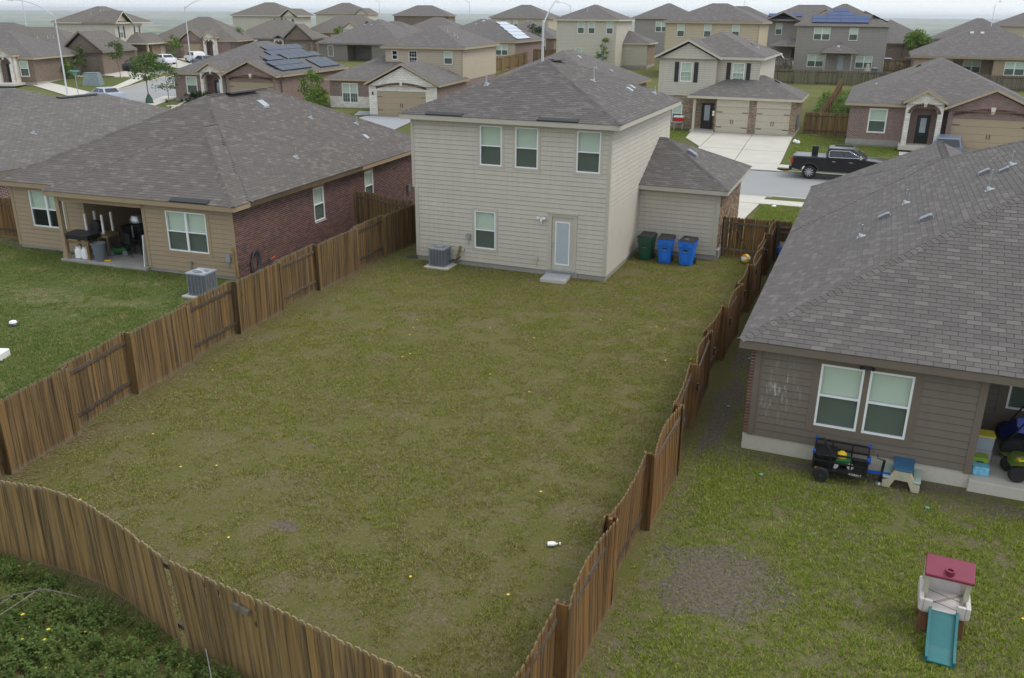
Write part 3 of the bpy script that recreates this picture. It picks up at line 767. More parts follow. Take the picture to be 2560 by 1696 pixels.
strip('lawn', [(-30, 12), (-1.6, 12), (-1.6, 17.35), (-30, 17.35)], 'lawn_front', .01)
strip('lawn', [(11.9, 11.2), (40, 11.2), (40, 17.35), (11.9, 17.35)], 'lawn_front', .06)
strip('lawn', [(12.3, 29.1), (60, 29.1), (60, 30.38), (12.3, 30.38)], 'lawn_front', .06)
# ------------------------------------------------------------------ near houses
def corner_board(parent, W, a0, a1, z0, z1, mat, o=0.0, p=.032):
    return MB().box(a0, a1, o + .001, o + p, z0, z1, W=W).build('corner_board', mat, parent)
def frame_camera(parent_obj):
    "camera position in a thing's own frame"
    return parent_obj.matrix_world.inverted() @ CAM
def place(o):
    o.matrix_world = Matrix.Translation(o.location) @ Matrix.Rotation(o.rotation_euler.z, 4, 'Z'); return o

# ---------- the two storey house in the middle
MH = place(thing('two_storey_house', 'two storey cream siding house at the end of the fenced lawn, seen from its back', 'house'))
Wb = wallW((0, 0), 0); Wu = wallW((-.1, 0), 0); Wr = wallW((8.13, 0), 90); Wl = wallW((0, 10), -90)
wins_u = [(2.89, 3.81, 4.12, 5.64), (4.36, 5.29, 4.12, 5.64), (6.82, 7.74, 4.12, 5.64)]
win_l = (2.645, 3.555, .78, 2.31); door = (5.87, 6.84, .24, 2.40)
siding(MH, Wb, 8.13, .2, 3.048, [win_l, door], 'siding_main', 'backing_main')
siding(MH, Wu, 8.23, 3.048, 5.80, [(a + .1, b + .1, c, d) for a, b, c, d in wins_u], 'siding_main', 'backing_main')
siding(MH, Wr, 10.0, .2, 5.80, [], 'siding_main', 'backing_main')
wall_sheet(MH, Wl, 10.0, 0, 3.05, [], 'brick_mixed'); siding(MH, wallW((-.1, 10), -90), 10, 3.05, 5.8, [], 'siding_main', single=False)
MB().box(-.1, 0, .0, 10, 3.03, 3.05).build('overhang_board', 'trim_main', MH)
wall_sheet(MH, wallW((8.13, 10), 180), 8.23, 0, 5.8, [], 'brick_mixed', name='front_wall')
MB().box(.015, 8.115, .02, 9.98, -.3, .2).build('foundation', 'foundation', MH, bevel=.01)
corner_board(MH, Wb, 0, .16, .2, 3.048, 'trim_main'); corner_board(MH, Wu, 0, .12, 3.05, 5.78, 'trim_main', p=.034); corner_board(MH, Wb, 8.03, 8.16, .2, 5.78, 'trim_main', p=.033); corner_board(MH, Wr, -.03, .1, .2, 5.78, 'trim_main', p=.031)
for q in wins_u: window(MH, Wb, *q, trim='trim_main', tw=.10)
window(MH, Wb, *win_l, trim='trim_main', tw=.10)
def back_door(parent, W, a0, a1, z0, z1, trim):
    d = MB().box(a0 + .05, a1 - .05, -.06, -.012, z0 + .02, z1 - .05, W=W).build('door', 'trim_main', parent)
    MB().box(a0 + .19, a1 - .19, -.011, -.002, z0 + .22, z1 - .22, W=W).build('lite_frame', 'vinyl_white', d)
    sl = MB(); z = z0 + .28
    while z < z1 - .27:
        sl.hexa([W(a0 + .23, -.001, z), W(a1 - .23, -.001, z), W(a1 - .23, -.0018, z), W(a0 + .23, -.0018, z), W(a0 + .23, .003, z + .017), W(a1 - .23, .003, z + .017), W(a1 - .23, .002, z + .017), W(a0 + .23, .002, z + .017)]); z += .0235
    sl.build('lite_blind', 'door_blind', d)
    MB().lathe([(.0, 0), (.03, .005), (.032, .05), (.02, .06)], 12, axis='y').build('knob', 'galv', d).location = W(a0 + .12, .03, z0 + .95)
    MB().lathe([(.0, 0), (.026, .003), (.026, .025)], 12, axis='y').build('deadbolt', 'galv', d).location = W(a0 + .12, .02, z0 + 1.08)
    t = MB(); t.box(a0 - .1, a0 + .05, .001, .035, z0, z1, W=W); t.box(a1 - .05, a1 + .1, .001, .035, z0, z1, W=W); t.box(a0 - .1, a1 + .1, .001, .038, z1 - .04, z1 + .08, W=W); t.box(a0 - .14, a1 + .14, .001, .075, z1 + .081, z1 + .11, W=W)
    t.build('casing', trim, d); MB().box(a0 - .02, a1 + .02, -.05, .06, z0 - .03, z0 + .019, W=W).build('sill', 'metal_light', d)
    return d
plain('door_blind', srgb(160, 176, 184), .4, var=.03)
back_door(MH, Wb, *door, 'trim_main')
MB().box(5.7, 7.0, -.03, .015, .0, .235).build('door_step_face', 'foundation', MH)
ROOF_M = [Block(0, 8.13, 0, 10, 5.97, .42, .4)]
rfm = roof(MH, ROOF_M, near=True, trim='trim_main', camloc=CAM, nind=300)
pipe_vent(MH, ROOF_M, 2.3, 2.0, -90, .42); pipe_vent(MH, ROOF_M, 5.9, 4.8, 0, .55, .045, 'metal_light'); pipe_vent(MH, ROOF_M, 7.6, 8.7, 0, .3)
turtle_vent(MH, ROOF_M, 7.0, 6.5, 0, 'metal_light', .62); turtle_vent(MH, ROOF_M, 6.9, 7.35, 0, 'metal_light', .55)
for a, b in ((.75, 2.3), (5.35, 6.95)):
    MB().prism([(-.43, 5.955), (-.2, 6.055), (-.2, 6.085), (-.43, 6.0)], a, b, 'x').build('eave_vent', 'black', MH, bevel=.01)
MB().prism([(-.16, -.02), (.16, -.02), (.12, .05), (-.12, .05)], 0, .95, 'x').build('ridge_vent', 'shingle_piece', MH).matrix_local = Matrix.Translation((4.1, 4.6, 7.86)) @ Matrix.Rotation(R(75), 4, 'Z')
# garage wing
Ww = wallW((8.13, 4.85), 0); Wwr = wallW((11.5, 4.85), 90)
siding(MH, Ww, 3.37, .22, 2.80, [], 'siding_main', 'backing_main')
corner_board(MH, Ww, 3.24, 3.39, .22, 2.8, 'trim_main'); corner_board(MH, Ww, 3.12, 3.2, .22, 2.8, 'trim_main', p=.028)
masonry(MH, Wwr, 6.05, .42, 2.80, [], 'brick_mixed_piece', 'mortar_tan', nind=300, near=lambda q: q[0])
MB().box(8.14, 11.52, 4.87, 10.9, -.3, .22).box(11.35, 11.60, 5.0, 10.9, -.3, .42).build('foundation', 'foundation', MH, bevel=.01)
wall_sheet(MH, wallW((11.5, 10.9), 180), 3.37, .2, 2.8, [], 'brick_mixed', name='front_wall')
ROOF_W = [Block(8.13, 11.5, 4.85, 10.9, 3.02, .45, .35, 'x', ('cut_w',))]
roof(MH, ROOF_W, near=True, trim='trim_main', camloc=CAM, nind=150)
turtle_vent(MH, ROOF_W, 9.75, 7.3, 0, 'metal_grey', .95)

# ---------- brick and tan siding house on the left lot
LH = place(thing('single_storey_house', 'single storey tan and red brick house with cluttered back patio, left of the fence', 'house', (-4.12, -6.27, .3), 3.07))
lw = (-2.94, -1.15, .90, 2.41); W0 = wallW((-4.0, 0), 0)
siding(LH, W0, 4.0, .12, 2.68, [(lw[0] + 4, lw[1] + 4, lw[2], lw[3])], 'siding_tan'); window(LH, W0, lw[0] + 4, lw[1] + 4, lw[2], lw[3], units=2, trim='trim_tan', tw=.14)
cu = MB()
for i in range(24):
    a, b = -2.85 + 1.6 * i / 24, -2.85 + 1.6 * (i + 1) / 24; f = lambda i: .12 + .03 * math.sin(i * 1.7)
    cu.face([(a, f(i), 1.68), (b, f(i + 1), 1.68), (b, f(i + 1), 2.36), (a, f(i), 2.36)])
cu.build('curtain', 'curtain', LH)
corner_board(LH, W0, 3.9, 4.03, .12, 2.66, 'trim_tan'); corner_board(LH, W0, 0, .14, .12, 2.66, 'trim_tan')
W1 = wallW((-11.45, 1.0), 0); l2 = (.97, 2.69, .98, 2.47)
siding(LH, W1, 3.72, .12, 2.68, [l2], 'siding_tan'); window(LH, W1, *l2, units=2, trim='trim_tan', tw=.14, down=.55); corner_board(LH, W1, 0, .14, .12, 2.66, 'trim_tan')
# patio recess
wall_sheet(LH, wallW((-7.73, 1.0), 90), 3.6, .12, 2.68, [], 'siding_tan', name='patio_side_wall')
siding(LH, wallW((-7.73, 4.6), 0), 3.73, .12, 2.68, [], 'siding_tan', single=False); wall_sheet(LH, wallW((-4.0, 4.6), -90), 4.6, .12, 2.68, [], 'siding_tan', name='patio_side_wall')
MB().box(-8.12, -4.0, -.2, 4.6, -.3, .118).build('patio_slab', 'foundation', LH, bevel=.012)
MB().box(-8.06, -7.84, -.12, .1, .118, .30).box(-8.04, -7.86, -.10, .08, .301, 2.62).build('patio_post', 'trim_tan', LH, bevel=.006)
MB().box(-8.05, -3.95, -.08, .12, 2.42, 2.64).build('patio_beam', 'trim_tan', LH)
masonry(LH, wallW((0, 0), 90), 17.0, .02, 2.66, [(5.52, 6.42, 1.0, 2.66), (10.05, 10.95, 1.0, 2.66)], 'brick_red_piece', 'mortar', nind=300, near=lambda q: q[0])
WR = wallW((0, 0), 90)
for a in (5.55, 10.08):
    window(LH, WR, a, a + .84, 1.02, 2.42, o=-.02, out=.012); MB().box(a - .03, a + .87, -.03, -.002, 2.42, 2.66, W=WR).build('window_header', 'trim_tan', LH); MB().box(a - .03, a + .87, -.05, .03, .955, 1.0, W=WR).build('window_sill', 'brick_red', LH)
wall_sheet(LH, wallW((-11.45, 17), -90), 16, 0, 2.7, [], 'brick_red'); wall_sheet(LH, wallW((0, 17), 180), 11.45, 0, 2.7, [], 'brick_red', name='front_wall')
MB().box(-11.43, -7.5, 1.02, 16.9, -.4, .12).box(-4.0, -.02, .02, 16.8, -.4, .12).box(-7.5, -4.0, 4.6, 16.8, -.4, .115).build('foundation', 'foundation', LH, bevel=.01)
ROOF_L = [Block(-11.45, 0, 1.0, 17, 2.85, .5, .35), Block(-7.95, 0, 0, 9, 2.85, .5, .35)]
roof(LH, ROOF_L, near=True, trim='trim_tan', soffit='trim_tan', camloc=frame_camera(LH), nind=300, piece='shingle_piece_brown')
for (x, y) in ((-9.3, 6.3), (-8.4, 7.5)): turtle_vent(LH, ROOF_L, x, y, 180, 'metal_light', 1.05)
turtle_vent(LH, ROOF_L, -4.6, 9.2, 0, 'metal_light', .95); turtle_vent(LH, ROOF_L, -1.2, 12.6, 0, 'metal_light', .6)
pipe_vent(LH, ROOF_L, -1.1, 6.2, 0, .4); pipe_vent(LH, ROOF_L, -3.2, 11.0, 0, .35); pipe_vent(LH, ROOF_L, -2.2, 13.6, 0, .35)
MB().prism([(-.37, 2.84), (-.14, 2.955), (-.14, 2.985), (-.37, 2.885)], -2.4, -.75, 'x').build('eave_vent', 'black', LH, bevel=.01)
MB().prism([(-.16, -.02), (.16, -.02), (.12, .05), (-.12, .05)], 0, 2.2, 'x').build('ridge_vent', 'black', LH).matrix_local = Matrix.Translation((-5.5, 8.0, 5.9)) @ Matrix.Rotation(R(90), 4, 'Z')

# ---------- taupe house on the right lot
RHh = place(thing('single_storey_house', 'taupe siding single storey house with large shingle roof at the right edge', 'house', (15.08, -11.99, 0), -.3))
Wq = wallW((0, 0), 0); r1, r2 = (1.44, 2.345, .91, 2.42), (2.46, 3.36, .91, 2.42)
siding(RHh, Wq, 4.75, .40, 2.68, [r1, r2], 'siding_taupe')
window(RHh, Wq, *r1); window(RHh, Wq, *r2)
tr = MB(); tr.box(1.28, 1.44, .001, .03, .91, 2.42, W=Wq); tr.box(3.36, 3.52, .001, .03, .91, 2.42, W=Wq); tr.box(2.345, 2.46, .001, .028, .91, 2.42, W=Wq); tr.box(1.28, 3.52, .001, .033, 2.42, 2.58, W=Wq); tr.box(1.28, 3.52, .001, .033, .74, .91, W=Wq); tr.build('casing', 'trim_taupe', RHh)
corner_board(RHh, Wq, 0.02, .14, .40, 2.66, 'trim_taupe'); corner_board(RHh, Wq, .15, .19, .40, 2.66, 'trim_taupe', p=.026); corner_board(RHh, Wq, 4.62, 4.77, .36, 2.66, 'trim_taupe')
masonry(RHh, wallW((-.095, .0), 0), .095, .42, 2.66, [], 'brick_red_piece', 'mortar', nind=60, soldier=False)
masonry(RHh, wallW((-.095, 19.6), -90), 19.6, .42, 2.66, [], 'brick_red_piece', 'mortar', nind=200, near=lambda q: -q[1])
MB().box(-.1, 4.76, .01, 19.5, -.3, .40).build('foundation', 'concrete', RHh, bevel=.012)
MB().box(4.75, 11.2, -.12, 2.6, -.3, .27).build('patio_slab', 'concrete', RHh, bevel=.015)
wall_sheet(RHh, wallW((4.75, 2.6), -90), 2.6, .27, 2.68, [], 'siding_taupe', name='patio_side_wall')
Wp = wallW((4.75, 2.5), 0); pw = (.82, 2.6, 1.02, 2.45)
siding(RHh, Wp, 6.3, .27, 2.68, [pw], 'siding_taupe'); window(RHh, Wp, *pw, units=2, trim='trim_taupe', tw=.2)
wall_sheet(RHh, wallW((11.05, 0), 0), 2, 0, 2.7, [], 'siding_taupe'); wall_sheet(RHh, wallW((13.3, 0), 90), 19.6, 0, 2.7, [], 'brick_red'); wall_sheet(RHh, wallW((13.3, 19.6), 180), 13.3, 0, 2.7, [], 'brick_red', name='front_wall')
ROOF_R = [Block(0, 13.4, 0, 19.65, 2.85, .47, .35), Block(0, 8.6, 11, 19.65, 2.85, .47, .35, 'y', ('n',))]
roof(RHh, ROOF_R, near=True, trim='trim_taupe', soffit='trim_taupe', camloc=frame_camera(RHh), nind=300)
for x, y, s_ in ((2.41, 8.2, .66), (3.4, 6.08, .66), (4.98, 9.94, .62), (5.4, 9.3, .5)): turtle_vent(RHh, ROOF_R, x, y, 180, 'metal_grey', s_)
for x, y, h_ in ((1.86, 6.5, .35), (2.97, 9.26, .42), (4.88, 7.25, .55), (5.62, 9.79, .4)): pipe_vent(RHh, ROOF_R, x, y, 180, h_, .03)
# flood light under the eave
fl = MB().rbox(-.09, .09, -.06, .02, -.05, .04, .02, axis='y'); fo = fl.build('flood_light', 'metal_dark', RHh, bevel=.01); fo.location = (2.38, -.10, 2.52)
gable_rh = MB(); gable_rh.face([(8.6, 19.62, 2.68), (0, 19.62, 2.68), (4.3, 19.62, 4.7)], [(0, 0), (8.6, 0), (4.3, 2)]); gable_rh.build('gable_wall', 'brick_red', RHh)
MB().obox((0, -.06, .075), (.12, 0, 0), (0, .07, -.03), (0, .006, .012)).build('solar_top', 'metal_light', fo)
for k in (-1, 1): MB().box(k * .12 - .03, k * .12 + .03, -.05, .02, -.07, -.01).build('lamp_head', 'black', fo, bevel=.01)

# ------------------------------------------------------------------ fences
def picket_mesh(mat, w=.138, th=.017, h=1.0, ear=.03):
    m = MB(); m.prism([(-w / 2, 0), (w / 2, 0), (w / 2, h - ear), (w / 2 - ear, h), (-w / 2 + ear, h), (-w / 2, h - ear)], -th / 2, th / 2, 'y'); return m.mesh('picket', mat)
def along(pts):
    P = [Vector((*p, 0)) for p in pts]; cum = [0]
    for a, b in zip(P, P[1:]): cum.append(cum[-1] + (b - a).length)
    def at(s_):
        for i in range(len(P) - 1):
            if s_ <= cum[i + 1] or i == len(P) - 2:
                d = (P[i + 1] - P[i]).normalized(); return P[i] + d * (s_ - cum[i]), d
    return at, cum[-1]
def fence(label, pts, mat, bounds=None, sides=None, H=1.8, panel=2.44, lean=None, sag=None, rails=True, base=None, cover=True, skip=None, step=.143, group='wooden yard fences', nrails=2, z_of=None, railmat='wood_rail'):
    at, L = along(pts); p0, _ = at(0)
    root = thing('wooden_fence', label, 'fence', (p0.x, p0.y, 0), 0, group); O = Vector((p0.x, p0.y, 0))
    pm = [picket_mesh(mat, w_) for w_ in (.138, .136, .139)]
    bounds = bounds or [min(i * panel, L) for i in range(int(math.ceil(L / panel)) + 1)]
    sides = sides or [1] * (len(bounds) - 1); zf = z_of or (lambda x, y: T(x, y))
    for k in range(len(bounds) - 1):
        b0, b1 = bounds[k], bounds[k + 1]; sd_ = sides[k]; n = max(1, round((b1 - b0) / step)); st = (b1 - b0) / n
        for i in range(n):
            s_ = b0 + (i + .5) * st
            if skip and skip(s_): continue
            p, d = at(s_); nrm = Vector((-d.y, d.x, 0)); z = zf(p.x, p.y); h = H + random.uniform(-.012, .012) + (sag(s_) if sag else 0)
            q = p + nrm * ((.088 if cover else .06) * sd_ + random.uniform(-.003, .003)); ob = inst('picket', random.choice(pm), root)
            ang = math.atan2(d.y, d.x); la, lc = lean(s_) if lean else (0, 0)
            M = Matrix.Translation(q - O + Vector((0, 0, z - .03))) @ Matrix.Rotation(ang, 4, 'Z') @ Matrix.Rotation(R(la + random.gauss(0, .22)), 4, 'Y') @ Matrix.Rotation(R(lc + random.gauss(0, .2)), 4, 'X') @ Matrix.Diagonal((1, 1, h, 1))
            ob.matrix_local = M
        if rails:
            a, d = at(b0 + .03); b, _ = at(b1 - .03); nrm = Vector((-d.y, d.x, 0)); off = nrm * ((.06 if cover else .032) * sd_)
            for zz in ([.36, H - .32] if nrails == 2 else [.36, .95, H - .32]):
                za, zb = zf(a.x, a.y), zf(b.x, b.y)
                rm = MB(); ns = max(1, int((b1 - b0) / .6)); pp = [at(b0 + .03 + (b1 - b0 - .06) * i / ns)[0] for i in range(ns + 1)]
                for q0, q1 in zip(pp, pp[1:]): rm.beam(q0 - O + off + Vector((0, 0, zf(q0.x, q0.y) + zz)), q1 - O + off + Vector((0, 0, zf(q1.x, q1.y) + zz)), .038, .086)
                rm.build('rail', railmat, root)
    for k, s_ in enumerate(bounds):
        p, d = at(min(s_, L)); z = zf(p.x, p.y); ang = math.atan2(d.y, d.x)
        o = MB().box(-.045, .045, -.03, .03, -.1, H - (.07 if cover else .22)).build('post', mat + '_post', root); o.matrix_local = Matrix.Translation(p - O + Vector((0, 0, z))) @ Matrix.Rotation(ang, 4, 'Z')
        if cover:
            for f in (-1, 1):
                ob = inst('post_board', pm[0], root); nrm = Vector((-d.y, d.x, 0))
                ob.matrix_local = Matrix.Translation(p - O + nrm * f * .112 + Vector((0, 0, z - .02))) @ Matrix.Rotation(ang, 4, 'Z') @ Matrix.Diagonal((1, 1, H - .04, 1))
            o2 = MB().box(-.01, .01, -.105, .105, -.05, H - .06).build('post_side_board', mat + '_post', root); o2.matrix_local = Matrix.Translation(p - O + Vector((0, 0, z)) + d * (.058 if (k < len(sides) and sides[k] < 0) else -.058)) @ Matrix.Rotation(ang, 4, 'Z')
    return root

# left fence: from the gate beside the house towards the camera; +side faces the main yard
Lpts = [(-1.46, 2.45), (-1.5, 0), (-1.3, -5.3), (-1.0, -10.2), (-.55, -15), (-.1, -17.5), (.12, -19.4), (.3, -21.5)]
fence('weathered wooden fence between the main lawn and the left yard', Lpts, 'wood_left', [0, 2.48, 4.93, 7.75, 10.25, 12.7, 15.2, 17.6, 20.1, 22.1, 24.0], [1, -1, 1, -1, 1, -1, 1, -1, 1, -1], 1.80, z_of=lambda x, y: 0.0,
      lean=lambda s: ((-3.2 if 10.3 < s < 12.6 else (-1.5 if 4.9 < s < 7.7 else .8 * math.sin(s * 1.3))), 0))
def rlean(s):
    k = max(i for i in range(len(rb) - 1) if s >= rb[i] - 1e-6); t = (s - rb[k]) / (rb[k + 1] - rb[k]); return (3.2 if k % 2 == 0 else -1.5) * math.sin(math.pi * min(max(t, 0), 1)) + 1.5 * math.sin(s * .45)
# right fence: from the front gate towards the camera
Rpts = [(13.66, 6.0), (13.70, 1.0), (13.62, -4), (13.5, -8.8), (13.76, -13.9), (13.64, -18.8), (13.6, -23.5)]
rb = [0, 2.55, 5.0, 7.5, 9.98, 12.45, 14.8, 17.35, 19.9, 22.3, 24.85, 27.3, 29.5]
fence('brown wooden fence with small solar lamps between the main lawn and the right yard', Rpts, 'wood_right', rb, [(-1 if k % 2 == 0 else 1) * -1 for k in range(len(rb) - 1)], 1.76, z_of=lambda x, y: 0.0,
      lean=lambda s: (1.2 * math.sin(s * .9), rlean(s)), sag=lambda s: .05 * math.sin(s * 1.25))
# back fence along the weeds, tops leaning apart at a gap
Bpts = [(-1.2, -21.5), (2.6, -21.8), (4.2, -21.72), (5.2, -21.78), (6.3, -22.08), (7.55, -22.5), (9.8, -22.84), (13.6, -23.5)]
_at, BL = along(Bpts)
def blean(s):
    g = 8.98
    if s < g: return (6.0 - 10.5 * max(0, (s - 3.5)) / (g - 3.5), 0)
    return (-6.0 * math.exp(-(s - g) / .8), 0)
fence('sagging wooden back fence along the weeds in the lower left', Bpts, 'wood_back', H=1.78, lean=lambda s: (blean(s)[0], 2.0), z_of=lambda x, y: -.03, cover=False, sides=[-1] * 8, bounds=[BL * i / 8 for i in range(9)], sag=lambda s: .07 * math.exp(-((s - 5.6) / 1.1) ** 2) - .03, skip=lambda s: 8.95 < s < 9.10)
blk = thing('wood_block', 'grey weathered timber block nailed near the top of the back fence', 'wood block', (0, 0, 0)); p_, d_ = _at(10.55); nrm_ = Vector((-d_.y, d_.x, 0))
blk.location = p_ - nrm_ * .155 + Vector((0, 0, 1.42))
MB().box(-.17, .17, -.03, .03, -.05, .05).build('timber', 'wood_old_post', blk, bevel=.005).rotation_euler = (0, R(4), math.atan2(d_.y, d_.x))
# gate fences
fence('short wooden side fence joining the brick house and the left yard fence', [(-4.35, 2.35), (-1.5, 2.42)], 'wood_left', None, [1, 1], 1.85, z_of=lambda x, y: .1 + .2 * float(sst(-2, -4, x)), cover=False)
def gate(label, x0, x1, y, H=1.72, z=0.0, mat='wood_right', face=1, brace=True):
    g = thing('fence_gate', label, 'gate', (x0, y, z)); pm = picket_mesh(mat); n = round((x1 - x0) / .143)
    for i in range(n):
        o = inst('picket', pm, g, ((i + .5) * (x1 - x0) / n, .03 * face, -.02)); o.scale = (1, 1, H + random.uniform(-.015, .015)); o.rotation_euler = (0, R(random.gauss(0, .4)), 0)
    for zz in (.32, H - .27): MB().beam((.02, 0, zz), (x1 - x0 - .02, 0, zz), .04, .09).build('rail', 'wood_old_post', g)
    for xx in (.12, x1 - x0 - .1): MB().box(xx - .045, xx + .045, -.05, .02, -.05, H - .15).build('post', 'wood_old_post', g)
    if brace: MB().beam((.55, -.005, H - .35), (1.15, -.005, .34), .035, .085, up=(0, 1, 0)).build('brace', 'wood_old_post', g); MB().beam((.18, -.012, H - .5), (.55, -.012, H - .48), .03, .07).build('batten', 'wood_old_post', g)
    return g
gate('wooden gate with diagonal brace beside the brick garage wing', 11.55, 13.62, 5.75)
gate('wooden gate panel between the right fence and the taupe house', 13.72, 15.1, 5.85)
# ------------------------------------------------------------------ houses further off
plain('door_black', srgb(24, 26, 30), .35); plain('garage_tan', srgb(164, 147, 122), .55, var=.05); plain('garage_grey', srgb(128, 118, 106), .55, var=.05); plain('garage_cream', srgb(186, 177, 159), .55, var=.05)
plain('shutter_black', srgb(34, 36, 40), .6); plain('trim_white', srgb(222, 216, 204), .6, var=.05)
plain('solar_dark', srgb(48, 58, 74), .4, 0, var=.08, spec=.3); plain('solar_blue', srgb(52, 70, 112), .4, 0, var=.1, spec=.35); plain('solar_pale', srgb(176, 186, 198), .15, .5, var=.06, spec=.8)
SIDE = {'s': lambda x0, x1, y0, y1: (wallW((x0, y0), 0), x1 - x0), 'e': lambda x0, x1, y0, y1: (wallW((x1, y0), 90), y1 - y0), 'n': lambda x0, x1, y0, y1: (wallW((x1, y1), 180), x1 - x0), 'w': lambda x0, x1, y0, y1: (wallW((x0, y1), -90), y1 - y0)}
def blk(h, x0, x1, y0, y1, z0, z1, mats, ops={}, sides='senw', trim=None):
    out = {}
    for s_ in sides:
        W, L = SIDE[s_](x0, x1, y0, y1); m = mats if isinstance(mats, str) else mats.get(s_, mats['*'])
        o = [tuple(q[:4]) for q in ops.get(s_, [])]
        if z0 == 0: f_ = MB(); f_.face([W(0, .012, -1.3), W(L, .012, -1.3), W(L, .012, .05), W(0, .012, .05)]); f_.build('foundation', 'foundation', h)
        if m.startswith('siding') and s_ in 'se': siding(h, W, L, z0, z1, o, m, single=False)
        else: wall_sheet(h, W, L, z0, z1, o, m, name='wall')
        for q in ops.get(s_, []):
            kw = q[4] if len(q) > 4 else {}
            if kw is None: continue
            kw = dict(kw); sh = kw.pop('shutters', False); sc = kw.pop('screen', True)
            win = window(h, W, *q[:4], near=False, screen=sc, **kw)
            if sh:
                for a in (q[0] - .5, q[1] + .16): MB().box(a, a + .34, .025, .06, q[2] - .05, q[3] + .02, W=W).build('shutter', 'shutter_black', h)
        out[s_] = (W, L)
    if trim:
        for s_ in 'se':
            if s_ in out:
                W, L = out[s_]
                for a in (0, L - .1): MB().box(a, a + .1, .0235, .032, z0, z1, W=W).build('corner_board', trim, h)
    return out
def gable_wall(h, W, a0, a1, z0, zr, mat, o=0.0, expo=.2):
    m = (a0 + a1) / 2
    if mat.startswith('siding'):
        MB().face([W(a0, o, z0), W(a1, o, z0), W(m, o, zr)], [(a0, z0), (a1, z0), (m, zr)]).__class__
        sh = MB(); sh.face([W(a0, o, z0), W(a1, o, z0), W(m, o, zr)]); sh.build('gable_sheathing', 'backing', h); b = MB(); z = z0
        while z < zr - .05:
            t = min(z + expo - .01, zr); f = lambda zz: (a1 - a0) / 2 * (1 - (zz - z0) / (zr - z0))
            b.hexa([W(m - f(z), o + .022, z), W(m + f(z), o + .022, z), W(m + f(z), o + .001, z), W(m - f(z), o + .001, z), W(m - f(t), o + .01, t), W(m + f(t), o + .01, t), W(m + f(t), o + .001, t), W(m - f(t), o + .001, t)]); z += expo
        return tag(b.build('gable_boards', mat, h), kind='stuff')
    b = MB(); b.face([W(a0, o, z0), W(a1, o, z0), W(m, o, zr)], [(a0, z0), (a1, z0), (m, zr)]); return b.build('gable_wall', mat, h)
def garage_door(h, W, a0, a1, z1, mat, z0=0.0):
    d = MB(); hh = (z1 - z0) / 4
    for i in range(4): d.box(a0, a1, -.09, -.05, z0 + i * hh + .008, z0 + (i + 1) * hh - .008, W=W)
    d.box(a0, a1, -.12, -.091, z0, z1, W=W)
    o = d.build('garage_door', mat, h); m = (a0 + a1) / 2; ir = MB()
    for k in (-.12, .06): MB().box(m + k, m + k + .05, -.05, -.03, z0 + .75, z0 + 1.1, W=W).build('door_pull', 'black', o)
    for zz in (z0 + .45, z0 + 1.65):
        for aa in (a0 + .05, a1 - .5): MB().box(aa, aa + .45, -.05, -.035, zz, zz + .05, W=W).build('strap_hinge', 'black', o)
    return o
def arch_front(h, W, a0, a1, z0, z1, p0, p1, zs, zt, mat, ringmat, depth=.35, key=True):
    "masonry front with a round headed opening and a brick arch over it"
    m = MB(); n = 14; c = (p0 + p1) / 2; r = (p1 - p0) / 2
    def q(a, b, z_0, z_1): m.box(a, b, -depth, 0, z_0, z_1, W=W)
    def quv(a, b, za, zb, zt_a, zt_b):
        m.face([W(a, 0, za), W(b, 0, zb), W(b, 0, zt_b), W(a, 0, zt_a)], [(a, za), (b, zb), (b, zt_b), (a, zt_a)])
    quv(a0, p0, z0, z0, z1, z1); quv(p1, a1, z0, z0, z1, z1)
    f = lambda x: zs + (zt - zs) * math.sqrt(max(0, 1 - ((x - c) / r) ** 2))
    for i in range(n):
        x0, x1 = p0 + (p1 - p0) * i / n, p0 + (p1 - p0) * (i + 1) / n
        quv(x0, x1, f(x0), f(x1), z1, z1); m.face([W(x0, 0, f(x0)), W(x1, 0, f(x1)), W(x1, -depth, f(x1)), W(x0, -depth, f(x0))], [(x0, 0), (x1, 0), (x1, depth), (x0, depth)])
    for x, s_ in ((p0, 1), (p1, -1), (a0, -1), (a1, 1)): m.face([W(x, 0, z0), W(x, 0, zs if x in (p0, p1) else z1), W(x, -depth, zs if x in (p0, p1) else z1), W(x, -depth, z0)], [(0, z0), (0, z1), (depth, z1), (depth, z0)])
    w_ = m.build('stone_front', mat, h); rg = MB(); k = 17
    for i in range(k):
        if key and i == k // 2: continue
        t0, t1 = math.pi * (1 - (i + .06) / k), math.pi * (1 - (i + .94) / k); P = []
        for t, rr in ((t0, 0), (t1, 0), (t1, .2), (t0, .2)):
            x, z = c + (r + rr) * math.cos(t), zs + (zt - zs + rr) * math.sin(t); P.append((x, z))
        rg.prism(P, -.02, .025, 'y', W=W)
    rg.build('arch_bricks', ringmat, w_)
    if key: MB().prism([(c - .1, zt - .05), (c + .1, zt - .05), (c + .14, zt + .3), (c - .14, zt + .3)], -.02, .05, 'y', W=W).build('keystone', 'trim_white', w_)
    return w_
